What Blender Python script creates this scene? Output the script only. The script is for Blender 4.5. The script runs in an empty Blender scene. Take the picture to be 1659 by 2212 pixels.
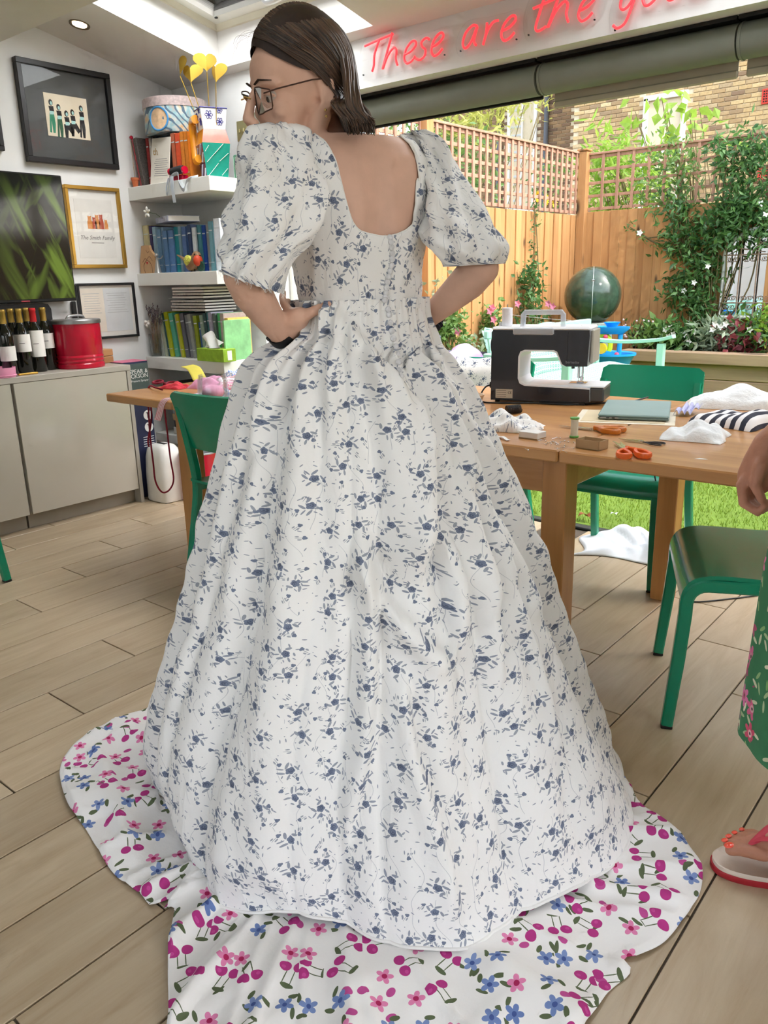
import bpy, bmesh, math, random
import numpy as np
from mathutils import Vector, Matrix, Quaternion
random.seed(7); rng = np.random.default_rng(7)
scn = bpy.context.scene
COL = scn.collection
PI = math.pi

# ------------------------------------------------------------------ camera
FPX, CXP, CYP, EYE = 1721.8, 829.5, 1106.0, Vector((0, 0, 1.18))
YAW, PITCH, ROLL = .69554, .2852, -.0242
_f = Vector((-math.sin(YAW)*math.cos(PITCH), math.cos(YAW)*math.cos(PITCH), -math.sin(PITCH)))
_r0 = Vector((math.cos(YAW), math.sin(YAW), 0)); _u0 = _r0.cross(_f)
_r = math.cos(ROLL)*_r0 + math.sin(ROLL)*_u0
_u = -math.sin(ROLL)*_r0 + math.cos(ROLL)*_u0
cam = bpy.data.cameras.new('camera'); camo = bpy.data.objects.new('camera', cam); COL.objects.link(camo)
cam.sensor_fit = 'HORIZONTAL'; cam.sensor_width = 36; cam.lens = 36*FPX/1659; cam.clip_start = .02
camo.matrix_world = Matrix(((_r.x, _u.x, -_f.x, EYE.x), (_r.y, _u.y, -_f.y, EYE.y), (_r.z, _u.z, -_f.z, EYE.z), (0, 0, 0, 1)))
scn.camera = camo

# ------------------------------------------------------------------ world, sun, window and added fill lamps, exposure
scn.view_settings.view_transform = 'Standard'; scn.view_settings.look = 'None'
scn.view_settings.gamma = 1; scn.view_settings.use_curve_mapping = False
scn.view_settings.exposure = 0.02
try:
    scn.cycles.use_denoising = True
    scn.cycles.max_bounces = 6; scn.cycles.diffuse_bounces = 3; scn.cycles.glossy_bounces = 3; scn.cycles.transmission_bounces = 4; scn.cycles.transparent_max_bounces = 8; scn.cycles.use_adaptive_sampling = True; scn.cycles.adaptive_threshold = .13; scn.cycles.adaptive_min_samples = 14
    scn.cycles.sample_clamp_indirect = 6.0; scn.cycles.caustics_reflective = False; scn.cycles.caustics_refractive = False
except Exception:
    pass
world = bpy.data.worlds.new('sky'); scn.world = world; world.use_nodes = True
wn = world.node_tree; wn.nodes.clear()
sky = wn.nodes.new('ShaderNodeTexSky'); sky.sky_type = 'NISHITA'; sky.sun_disc = False
sky.sun_elevation = math.radians(50); sky.sun_rotation = math.radians(70); sky.dust_density = 2.5; sky.air_density = 1.2
hsv = wn.nodes.new('ShaderNodeHueSaturation'); hsv.inputs['Saturation'].default_value = .45
bg = wn.nodes.new('ShaderNodeBackground'); bg.inputs['Strength'].default_value = .75
wo = wn.nodes.new('ShaderNodeOutputWorld')
wn.links.new(sky.outputs[0], hsv.inputs['Color']); wn.links.new(hsv.outputs[0], bg.inputs['Color']); wn.links.new(bg.outputs[0], wo.inputs['Surface'])

def add_light(name, kind, loc, direction, energy, color=(1, 1, 1), size=None, size_y=None, angle=None, spot=None, blend=.6):
    l = bpy.data.lights.new(name, kind); l.energy = energy; l.color = color
    if kind == 'AREA':
        l.shape = 'RECTANGLE' if size_y else 'DISK'; l.size = size
        if size_y: l.size_y = size_y
    if kind == 'SUN': l.angle = angle
    if kind == 'SPOT': l.spot_size = spot; l.spot_blend = blend; l.shadow_soft_size = size
    o = bpy.data.objects.new(name, l); COL.objects.link(o); o.location = loc
    o.rotation_euler = Vector(direction).to_track_quat('-Z', 'Y').to_euler()
    return o
SUN_TO = Vector((.72, -.34, .78)).normalized()
add_light('sun', 'SUN', (4, 2, 9), -SUN_TO, 2.2, (1, .95, .86), angle=math.radians(1.2))
# fill lamps added to brighten the room, set at made-up rear and side windows
add_light('rear_fill_lamp', 'AREA', (-.9, -2.52, 1.45), (-.12, 1, -.05), 1.5, (1, .98, .95), size=4.2, size_y=1.7)
add_light('side_fill_lamp', 'AREA', (2.42, .3, 1.5), (-1, .12, -.1), 17, (1, .98, .95), size=2.4, size_y=1.5)

add_light('overhead_fill_lamp', 'AREA', (-.75, .25, 2.262), (0, .0, -1), 5, (.95, .98, 1), size=2.3, size_y=1.5)   # overhead fill lamp, added under a made-up roof light
for _x in (-3.1, -.925):   # fill lamps at the sloping roof windows; the right-hand window is added, unseen
    add_light('roof_window_fill', 'AREA', (_x, 2.64, 2.50), (0, -.2, -1), 20 if _x < -2 else 12, (.96, .985, 1), size=.86, size_y=.70)

# ------------------------------------------------------------------ small geometry helpers
def ray(px, py): return (_f*FPX + _r*(px-CXP) - _u*(py-CYP)).normalized()
def on_z(px, py, z): d = ray(px, py); return EYE + d*((z-EYE.z)/d.z)
def on_y(px, py, y): d = ray(px, py); return EYE + d*((y-EYE.y)/d.y)
def on_x(px, py, x): d = ray(px, py); return EYE + d*((x-EYE.x)/d.x)
PC = Vector((-1.2, 1.28, 0)); DV = PC.normalized(); RT = Vector((-DV.y*-1, DV.x*-1, 0))   # where the woman stands, the way she stands from the lens
def loc(a, b, z=0): return PC + RT*a - DV*b + Vector((0, 0, z))      # a: to her right seen from behind, b: behind her back
def on_b(px, py, b=0):
    d = ray(px, py); P = PC - DV*b
    t = ((P-EYE).dot(DV))/(d.dot(DV)); return EYE + d*t
def lin(c): return tuple((x/12.92 if x <= .04045 else ((x+.055)/1.055)**2.4) for x in (v/255 for v in c))
def lerp(a, b, t): return a+(b-a)*t
def smooth(t): t = min(1, max(0, t)); return t*t*(3-2*t)
def interp(x, xs, ys): return float(np.interp(x, xs, ys))
def catmull(pts, n=8, closed=False):
    pts = [Vector(p) for p in pts]; out = []; N = len(pts)
    rngi = range(N) if closed else range(N-1)
    for i in rngi:
        if closed: p0, p1, p2, p3 = pts[i-1], pts[i], pts[(i+1) % N], pts[(i+2) % N]
        else: p0, p1, p2, p3 = pts[max(i-1, 0)], pts[i], pts[i+1], pts[min(i+2, N-1)]
        for k in range(n):
            t = k/n
            out.append(.5*((2*p1)+(-p0+p2)*t+(2*p0-5*p1+4*p2-p3)*t*t+(-p0+3*p1-3*p2+p3)*t**3))
    if not closed: out.append(pts[-1])
    return out

class MB:
    def __init__(s): s.v = []; s.f = []; s.m = []; s.uv = {}
    def add(s, vs, fs, mi=0):
        o = len(s.v); s.v += [tuple(v) for v in vs]; s.f += [tuple(i+o for i in f) for f in fs]; s.m += [mi]*len(fs); return s
    def box(s, c, sz, rz=0, bev=0, mat=None, mi=0):
        hx, hy, hz = [q/2 for q in sz]; M = mat if mat is not None else Matrix.Translation(Vector(c)) @ Matrix.Rotation(rz, 4, 'Z')
        H = (hx, hy, hz)
        if bev <= 0:
            vs = [M @ Vector((x*hx, y*hy, z*hz)) for x in (-1, 1) for y in (-1, 1) for z in (-1, 1)]
            return s.add(vs, [(0, 1, 3, 2), (4, 6, 7, 5), (0, 4, 5, 1), (2, 3, 7, 6), (0, 2, 6, 4), (1, 5, 7, 3)], mi)
        bev = min(bev, .49*min(sz)*1.0); vs = []; ix = {}
        for x in (-1, 1):
            for y in (-1, 1):
                for z in (-1, 1):
                    for a in range(3):
                        p = [sg*(h-(0 if k == a else bev)) for k, (sg, h) in enumerate(zip((x, y, z), H))]
                        ix[(x, y, z, a)] = len(vs); vs.append(M @ Vector(p))
        fs = []
        for a in range(3):
            b, c2 = (a+1) % 3, (a+2) % 3
            for sg in (-1, 1):
                q = []
                for (sb, sc) in ((-1, -1), (1, -1), (1, 1), (-1, 1)):
                    k = [0, 0, 0]; k[a] = sg; k[b] = sb; k[c2] = sc; q.append(ix[(*k, a)])
                fs.append(tuple(q if sg > 0 else q[::-1]))
            for sb in (-1, 1):
                for sc in (-1, 1):
                    k0 = [0, 0, 0]; k0[a] = -1; k0[b] = sb; k0[c2] = sc; k1 = list(k0); k1[a] = 1
                    q = (ix[(*k0, b)], ix[(*k1, b)], ix[(*k1, c2)], ix[(*k0, c2)])
                    fs.append(q if sb*sc < 0 else q[::-1])
        for x in (-1, 1):
            for y in (-1, 1):
                for z in (-1, 1):
                    q = tuple(ix[(x, y, z, a)] for a in range(3)); fs.append(q if x*y*z > 0 else q[::-1])
        return s.add(vs, fs, mi)
    def tube(s, pts, r, n=8, closed=False, cap=True, flat=1.0, up=None, mi=0, rnd=0):
        pts = [Vector(p) for p in pts]; N = len(pts); R = list(r) if hasattr(r, '__len__') else [r]*N
        vs = []; pu = Vector(up) if up else None
        for i, p in enumerate(pts):
            if closed: t = pts[(i+1) % N]-pts[i-1]
            else: t = pts[min(i+1, N-1)]-pts[max(i-1, 0)]
            t = t.normalized() if t.length > 1e-9 else Vector((0, 0, 1))
            if pu is None or abs(pu.dot(t)) > .97: pu = Vector((0, 0, 1)) if abs(t.z) < .9 else Vector((1, 0, 0))
            x = t.cross(pu).normalized(); y = x.cross(t).normalized(); pu = y if not up else Vector(up)
            for k in range(n):
                a = 2*PI*k/n; vs.append(p + x*(R[i]*math.cos(a)) + y*(R[i]*flat*math.sin(a)))
        fs = []
        for i in range(N if closed else N-1):
            j = (i+1) % N
            for k in range(n):
                k2 = (k+1) % n; fs.append((i*n+k, i*n+k2, j*n+k2, j*n+k))
        if cap and not closed:
            fs.append(tuple(range(n-1, -1, -1))); fs.append(tuple((N-1)*n+k for k in range(n)))
        return s.add(vs, fs, mi)
    def capsule(s, pts, r, n=14, flat=1.0, up=None):
        pts = [Vector(p) for p in pts]; R = list(r) if hasattr(r, '__len__') else [r]*len(pts)
        d0 = (pts[0]-pts[1]).normalized(); d1 = (pts[-1]-pts[-2]).normalized()
        pre = []; post = []
        for q in (1, .92, .7, .38):
            pre.append((pts[0]+d0*R[0]*q, R[0]*math.sqrt(max(1-q*q, .004)))); 
        for q in (.38, .7, .92, 1):
            post.append((pts[-1]+d1*R[-1]*q, R[-1]*math.sqrt(max(1-q*q, .004))))
        return s.tube([p for p, _ in pre]+pts+[p for p, _ in post], [q for _, q in pre]+R+[q for _, q in post], n, flat=flat, up=up)
    def lathe(s, prof, c=(0, 0, 0), n=28, M=None, capb=True, capt=True, mi=0, sx=1, sy=1):
        M = M if M is not None else Matrix.Translation(Vector(c)); vs = []; fs = []
        for (r, z) in prof:
            for k in range(n):
                a = 2*PI*k/n; vs.append(M @ Vector((r*sx*math.cos(a), r*sy*math.sin(a), z)))
        for i in range(len(prof)-1):
            for k in range(n):
                k2 = (k+1) % n; fs.append((i*n+k, i*n+k2, (i+1)*n+k2, (i+1)*n+k))
        if capb: fs.append(tuple(range(n-1, -1, -1)))
        if capt: fs.append(tuple((len(prof)-1)*n+k for k in range(n)))
        return s.add(vs, fs, mi)
    def ball(s, c, r, n=16, m=10, M=None):
        r = r if hasattr(r, '__len__') else (r, r, r); M = M if M is not None else Matrix.Translation(Vector(c))
        if M is not None and c is not None and any(c): M = Matrix.Translation(Vector(c)) @ M.to_3x3().to_4x4()
        vs = []; fs = []
        for i in range(1, m):
            th = PI*i/m
            for k in range(n):
                a = 2*PI*k/n; vs.append(M @ Vector((r[0]*math.sin(th)*math.cos(a), r[1]*math.sin(th)*math.sin(a), r[2]*math.cos(th))))
        for i in range(m-2):
            for k in range(n):
                k2 = (k+1) % n; fs.append((i*n+k, (i+1)*n+k, (i+1)*n+k2, i*n+k2))
        t = len(vs); vs += [M @ Vector((0, 0, r[2])), M @ Vector((0, 0, -r[2]))]
        for k in range(n):
            k2 = (k+1) % n; fs.append((t, k, k2)); fs.append((t+1, (m-2)*n+k2, (m-2)*n+k))
        return s.add(vs, fs)
    def prism(s, poly, M, th, mi=0):
        n = len(poly); vs = [M @ Vector((x, y, 0)) for x, y in poly]+[M @ Vector((x, y, th)) for x, y in poly]
        return s.add(vs, [tuple(range(n-1, -1, -1)), tuple(range(n, 2*n))]+[(i, (i+1) % n, n+(i+1) % n, n+i) for i in range(n)], mi)
    def grid(s, rows, closed=False, mi=0):
        R = len(rows); n = len(rows[0]); vs = [p for row in rows for p in row]
        fs = [(i*n+k, i*n+(k+1) % n, (i+1)*n+(k+1) % n, (i+1)*n+k) for i in range(R-1) for k in range(n if closed else n-1)]
        return s.add(vs, fs, mi)
    def sheet(s, fn, nu, nv, th):
        """a thin cloth or paper: fn(u, v) -> point; given real thickness"""
        g = [[Vector(fn(i/nu, j/nv)) for i in range(nu+1)] for j in range(nv+1)]
        W = nu+1; top = []; bot = []
        for j in range(nv+1):
            for i in range(nu+1):
                du = g[j][min(i+1, nu)]-g[j][max(i-1, 0)]; dv = g[min(j+1, nv)][i]-g[max(j-1, 0)][i]
                nn = du.cross(dv); nn = nn.normalized() if nn.length > 1e-12 else Vector((0, 0, 1))
                top.append(g[j][i]+nn*th/2); bot.append(g[j][i]-nn*th/2)
        N = len(top); fs = []
        for j in range(nv):
            for i in range(nu):
                a = j*W+i; fs.append((a, a+1, a+W+1, a+W)); fs.append((N+a, N+a+W, N+a+W+1, N+a+1))
        rim = [i for i in range(W)]+[j*W+nu for j in range(1, nv+1)]+[nv*W+i for i in range(nu-1, -1, -1)]+[j*W for j in range(nv-1, 0, -1)]
        for k in range(len(rim)):
            a, b = rim[k], rim[(k+1) % len(rim)]; fs.append((a, N+a, N+b, b))
        return s.add(top+bot, fs)
    def leaf(s, p, d, nrm, L, W):
        d = d.normalized(); x = d.cross(nrm); x = x.normalized() if x.length > 1e-6 else Vector((1, 0, 0)); n2 = x.cross(d)
        q = [p, p+d*L*.42+x*W*.5+n2*W*.14, p+d*L-n2*L*.10, p+d*L*.42-x*W*.5+n2*W*.14, p+d*L*.45]
        return s.add(q, [(0, 1, 4), (1, 2, 4), (2, 3, 4), (3, 0, 4)])
    def mesh(s, name, mats, sm=False, ang=35, fix=True):
        me = bpy.data.meshes.new(name); me.from_pydata(s.v, [], s.f)
        for m in (mats if isinstance(mats, (list, tuple)) else [mats]): me.materials.append(m)
        if any(s.m): me.polygons.foreach_set('material_index', s.m)
        if fix:
            bm = bmesh.new(); bm.from_mesh(me); bmesh.ops.recalc_face_normals(bm, faces=bm.faces[:]); bm.to_mesh(me); bm.free()
        if sm:
            me.polygons.foreach_set('use_smooth', [True]*len(me.polygons))
            if ang is not None: me.set_sharp_from_angle(angle=math.radians(ang))
        me.update(); return me
    def build(s, name, mats, parent=None, sm=False, ang=35, fix=True):
        o = bpy.data.objects.new(name, s.mesh(name, mats, sm, ang, fix)); COL.objects.link(o)
        if parent: o.parent = parent; o.matrix_parent_inverse = parent_inv(parent)
        return o
def world_of(o):
    M = o.matrix_basis.copy()
    return (world_of(o.parent) @ o.matrix_parent_inverse @ M) if o.parent else M
def parent_inv(p): return world_of(p).inverted()
def link(name, me, parent=None, M=None):
    o = bpy.data.objects.new(name, me); COL.objects.link(o)
    if M is not None: o.matrix_basis = M
    if parent: o.parent = parent; o.matrix_parent_inverse = parent_inv(parent)
    return o
def empty(name, at=(0, 0, 0), rz=0):
    o = bpy.data.objects.new(name, None); COL.objects.link(o); o.location = at; o.rotation_euler = (0, 0, rz); o.empty_display_size = .05
    return o
def tag(o, label=None, cat=None, group=None, kind=None):
    if label: o['label'] = label
    if cat: o['category'] = cat
    if group: o['group'] = group
    if kind: o['kind'] = kind
    return o
def thing(name, label, cat, at=(0, 0, 0), rz=0, group=None): return tag(empty(name, at, rz), label, cat, group)
def struct(o, label=None): return tag(o, label, None, None, 'structure')
def copy_tree(o, parent=None):
    c = o.copy(); COL.objects.link(c)
    if parent: c.parent = parent
    for ch in list(o.children): copy_tree(ch, c)
    return c
def set_uv(o, fn):
    me = o.data; uv = me.uv_layers.new(name='UVMap')
    vi = np.zeros(len(me.loops), dtype=np.int32); me.loops.foreach_get('vertex_index', vi)
    A = np.array(fn, dtype=np.float32)[vi]; uv.data.foreach_set('uv', A.ravel())

# ------------------------------------------------------------------ procedural materials
def nodes_of(name):
    m = bpy.data.materials.new(name); m.use_nodes = True; nt = m.node_tree
    return m, nt, nt.nodes['Principled BSDF']
class E:
    """a value in a node tree; arithmetic on it adds math nodes"""
    def __init__(s, nt, k): s.nt = nt; s.k = k
    def op(s, o, *a, clamp=False):
        n = s.nt.nodes.new('ShaderNodeMath'); n.operation = o; n.use_clamp = clamp
        for i, q in enumerate((s,)+a):
            if isinstance(q, E): s.nt.links.new(q.k, n.inputs[i])
            else: n.inputs[i].default_value = q
        return E(s.nt, n.outputs[0])
    def __add__(s, o): return s.op('ADD', o)
    def __radd__(s, o): return s.op('ADD', o)
    def __sub__(s, o): return s.op('SUBTRACT', o)
    def __rsub__(s, o): return (s*-1)+o
    def __mul__(s, o): return s.op('MULTIPLY', o)
    def __rmul__(s, o): return s.op('MULTIPLY', o)
    def __truediv__(s, o): return s.op('DIVIDE', o)
    def __pow__(s, o): return s.op('POWER', o)
    def lt(s, o): return s.op('LESS_THAN', o)
    def gt(s, o): return s.op('GREATER_THAN', o)
    def abs(s): return s.op('ABSOLUTE')
    def sin(s): return s.op('SINE')
    def cos(s): return s.op('COSINE')
    def max(s, o): return s.op('MAXIMUM', o)
    def min(s, o): return s.op('MINIMUM', o)
    def sqrt(s): return s.op('SQRT')
    def frac(s): return s.op('FRACT')
    def floor(s): return s.op('FLOOR')
def coords(nt, kind='pos'):
    if kind == 'pos':
        n = nt.nodes.new('ShaderNodeNewGeometry'); return n.outputs['Position']
    n = nt.nodes.new('ShaderNodeTexCoord'); return n.outputs[{'obj': 'Object', 'uv': 'UV', 'gen': 'Generated'}[kind]]
def sep(nt, v):
    n = nt.nodes.new('ShaderNodeSeparateXYZ'); nt.links.new(v, n.inputs[0]); return [E(nt, q) for q in n.outputs]
def comb(nt, x, y, z=0.0):
    n = nt.nodes.new('ShaderNodeCombineXYZ')
    for i, q in enumerate((x, y, z)):
        if isinstance(q, E): nt.links.new(q.k, n.inputs[i])
        else: n.inputs[i].default_value = q
    return n.outputs[0]
def noise(nt, vec, scale, detail=3, rough=.55, dist=0):
    n = nt.nodes.new('ShaderNodeTexNoise'); n.inputs['Scale'].default_value = scale; n.inputs['Detail'].default_value = detail
    n.inputs['Roughness'].default_value = rough; n.inputs['Distortion'].default_value = dist
    if vec is not None: nt.links.new(vec, n.inputs['Vector'])
    return E(nt, n.outputs['Fac'])
def vmap(nt, v, sc=(1, 1, 1), rot=(0, 0, 0), off=(0, 0, 0)):
    n = nt.nodes.new('ShaderNodeMapping'); n.inputs['Scale'].default_value = sc; n.inputs['Rotation'].default_value = rot; n.inputs['Location'].default_value = off
    nt.links.new(v, n.inputs[0]); return n.outputs[0]
def mixc(nt, fac, a, b, blend='MIX'):
    n = nt.nodes.new('ShaderNodeMix'); n.data_type = 'RGBA'; n.blend_type = blend; n.clamp_factor = True
    for i, q in ((0, fac), (6, a), (7, b)):
        if isinstance(q, E): nt.links.new(q.k, n.inputs[i])
        elif hasattr(q, 'is_output'): nt.links.new(q, n.inputs[i])
        elif i == 0: n.inputs[0].default_value = q
        else: n.inputs[i].default_value = (*q[:3], 1)
    return n.outputs[2]
def bump(nt, bs, h, strength=.2, dist=.01):
    n = nt.nodes.new('ShaderNodeBump'); n.inputs['Strength'].default_value = strength; n.inputs['Distance'].default_value = dist
    nt.links.new(h.k if isinstance(h, E) else h, n.inputs['Height']); nt.links.new(n.outputs[0], bs.inputs['Normal'])
def ramp(nt, fac, stops):
    n = nt.nodes.new('ShaderNodeValToRGB'); cr = n.color_ramp
    while len(cr.elements) < len(stops): cr.elements.new(.5)
    for e, (p, c) in zip(cr.elements, stops): e.position = p; e.color = (*c[:3], 1)
    nt.links.new(fac.k if isinstance(fac, E) else fac, n.inputs[0]); return n.outputs[0]
MATS = {}
def pm(name, c, rough=.5, metal=0, var=.06, vs=9, bmp=0, bs=60, coat=0, trans=0, ior=1.45, sss=0, sub=(1, .4, .25), emis=None, es=0, alpha=1, spec=.5, sheen=0):
    if name in MATS: return MATS[name]
    m, nt, b = nodes_of(name); L = lin(c); P = coords(nt)
    n = noise(nt, P, vs, 3)
    k = [max(0, min(1, q)) for q in L]
    lo = tuple(q*(1-var) for q in k); hi = tuple(min(1, q*(1+var)) for q in k)
    nt.links.new(mixc(nt, (n-.3)*2.2, lo, hi), b.inputs['Base Color'])
    b.inputs['Roughness'].default_value = rough; b.inputs['Metallic'].default_value = metal; b.inputs['IOR'].default_value = ior
    b.inputs['Coat Weight'].default_value = coat; b.inputs['Coat Roughness'].default_value = .06; b.inputs['Transmission Weight'].default_value = trans
    b.inputs['Specular IOR Level'].default_value = spec; b.inputs['Alpha'].default_value = alpha; b.inputs['Sheen Weight'].default_value = sheen
    if sss: b.inputs['Subsurface Weight'].default_value = sss; b.inputs['Subsurface Radius'].default_value = sub; b.inputs['Subsurface Scale'].default_value = .008
    if emis: b.inputs['Emission Color'].default_value = (*lin(emis), 1); b.inputs['Emission Strength'].default_value = es
    if bmp: bump(nt, b, noise(nt, P, bs, 4), bmp, .01)
    MATS[name] = m; return m
def wood(name, c1, c2, axis='x', scale=7, rough=.45, coat=0, knots=0, rnd=.25, bmp=.15, stretch=14):
    """grain along one axis, tone varied board by board"""
    if name in MATS: return MATS[name]
    m, nt, b = nodes_of(name); P = coords(nt)
    oi = nt.nodes.new('ShaderNodeObjectInfo'); R = E(nt, oi.outputs['Random'])
    sx = {'x': (1, stretch, stretch), 'y': (stretch, 1, stretch), 'z': (stretch, stretch, 1)}[axis]
    v = vmap(nt, P, tuple(q*scale/10 for q in sx)); xs = sep(nt, v)
    w = comb(nt, xs[0]+R*37.0, xs[1]+R*11.0, xs[2]+R*5.0)
    g = noise(nt, w, 1.6, 5, .62, .6); g2 = noise(nt, w, 7, 3, .6, .2)
    f = (g-.32)*2.3*.75+g2*.25
    col = mixc(nt, f, lin(c1), lin(c2))
    if knots:
        vo = nt.nodes.new('ShaderNodeTexVoronoi'); vo.inputs['Scale'].default_value = knots
        ks = {'x': (.35, 1, 1), 'y': (1, .35, 1), 'z': (1, 1, .35)}[axis]
        nt.links.new(vmap(nt, P, ks), vo.inputs['Vector'])
        d = E(nt, vo.outputs['Distance']); col = mixc(nt, (.16-d)*9, col, lin(tuple(q*.45 for q in c1)))
    br = (R-.5)*rnd*2+1.0
    mm = nt.nodes.new('ShaderNodeHueSaturation'); nt.links.new(col, mm.inputs['Color']); nt.links.new(br.k, mm.inputs['Value'])
    nt.links.new(mm.outputs[0], b.inputs['Base Color'])
    b.inputs['Roughness'].default_value = rough; b.inputs['Coat Weight'].default_value = coat; b.inputs['Coat Roughness'].default_value = .12
    if bmp: bump(nt, b, g2, bmp, .003)
    MATS[name] = m; return m
def cells(nt, uv, size, seed, rndm=.7):
    """2-D Voronoi cells over a cloth: local coordinates in metres, turned at random, and three random numbers per cell"""
    v = vmap(nt, uv, (1/size, 1/size, 1), off=(seed*3.17, seed*7.31, 0))
    vo = nt.nodes.new('ShaderNodeTexVoronoi'); vo.voronoi_dimensions = '2D'; vo.inputs['Scale'].default_value = 1; vo.inputs['Randomness'].default_value = rndm
    nt.links.new(v, vo.inputs['Vector'])
    a = sep(nt, v); p = sep(nt, vo.outputs['Position']); c = sep(nt, vo.outputs['Color'])
    x = (a[0]-p[0])*size; y = (a[1]-p[1])*size; th = c[0]*6.2832
    cs, sn = th.cos(), th.sin()
    return x*cs-y*sn, x*sn+y*cs, c
def ell(x, y, cx, cy, rx, ry):
    u = (x-cx)/rx; v = (y-cy)/ry; return (u*u+v*v).lt(1.0)
def flower(x, y, cx, cy, r, n, ph=0.0, dp=.55):
    u = x-cx; v = y-cy; rr = (u*u+v*v).sqrt(); th = v.op('ARCTAN2', u)
    return (rr-((th*(n/2.0)+ph).cos().abs()*dp+(1.0-dp))*r).lt(0.0)

# ------------------------------------------------------------------ particular materials
def mat_print_blue():
    """white cotton printed with slate-blue rose sprigs"""
    m, nt, b = nodes_of('blue_rose_cotton'); uv = vmap(nt, coords(nt, 'uv'), (1.34, 1.34, 1))
    wob = noise(nt, vmap(nt, uv, (1, 1, 1)), 60, 2)
    x, y, c = cells(nt, uv, .078, 1, .62)
    rose = flower(x, y, .0, .0, .0098, 5, 0.0, .22); core = ell(x, y, .001, .001, .0060, .0052)*(1.0-ell(x, y, .002, .0, .0042, .0036)).max(ell(x, y, .0015, .0005, .002, .0018))
    lv = ell(x, y, .012, -.011, .0085, .0030).max(ell(x, y, -.008, -.016, .0028, .0085)).max(ell(x, y, .012, .010, .0030, .0075)).max(ell(x, y, -.0165, .002, .0070, .0024)).max(ell(x, y, .002, -.021, .0018, .0075)).max(ell(x, y, .019, .014, .0050, .0018)).max(ell(x, y, -.006, .0165, .0050, .0022)).max(ell(x, y, -.017, -.010, .0040, .0014))
    x2, y2, c2 = cells(nt, uv, .036, 2, .85)
    bud = flower(x2, y2, 0, .004, .0052, 3, 0.0, .3)*c2[1].gt(.58); st2 = ell(x2, y2, .0005, -.0065, .0006, .009).max(ell(x2, y2, -.004, -.006, .0018, .0045)).max(ell(x2, y2, .0045, -.010, .0016, .0042))*c2[1].gt(.5)
    x3, y3, c3 = cells(nt, uv, .0215, 3, .9)
    l3 = ell(x3, y3, 0, 0, .0048, .0013)*c3[1].gt(.62); d3 = ell(x3, y3, 0, 0, .0013, .0013)*c3[1].lt(.25)
    s = sep(nt, uv); st = ((s[0]*62.0+(s[1]*33.0).sin()*.9+(s[1]*71.0).sin()*.35).sin().abs()).lt(.032)*noise(nt, vmap(nt, uv, (1, 1, 1)), 9, 1).gt(.49)
    dark = lin((108, 120, 144)); mid = lin((134, 142, 161)); grey = lin((152, 158, 170)); pale = lin((178, 180, 188))
    base = mixc(nt, noise(nt, uv, 5, 2), lin((246, 244, 240)), lin((250, 249, 247)))
    col = mixc(nt, st*.7, base, pale)
    col = mixc(nt, l3*.85, col, mid); col = mixc(nt, d3*.8, col, mid)
    col = mixc(nt, st2*.9, col, grey); col = mixc(nt, bud*.95, col, dark)
    col = mixc(nt, lv*.9, col, mixc(nt, c[1], mid, grey)); col = mixc(nt, rose, col, mixc(nt, wob, dark, mid)); col = mixc(nt, core*.8, col, lin((84, 94, 118)))
    nt.links.new(col, b.inputs['Base Color']); b.inputs['Roughness'].default_value = .85; b.inputs['Specular IOR Level'].default_value = .2; b.inputs['Sheen Weight'].default_value = .15
    P = coords(nt); s_ = sep(nt, uv); cr = noise(nt, comb(nt, s_[0]*7.0, s_[1]*2.2, 0.0), 1.0, 3, .5, 1.2); bump(nt, b, noise(nt, P, 38, 4, .6)*.5+noise(nt, P, 9, 3)*1.0+(cr-.5).abs()*-4.0, .32, .009)
    return m
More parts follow.
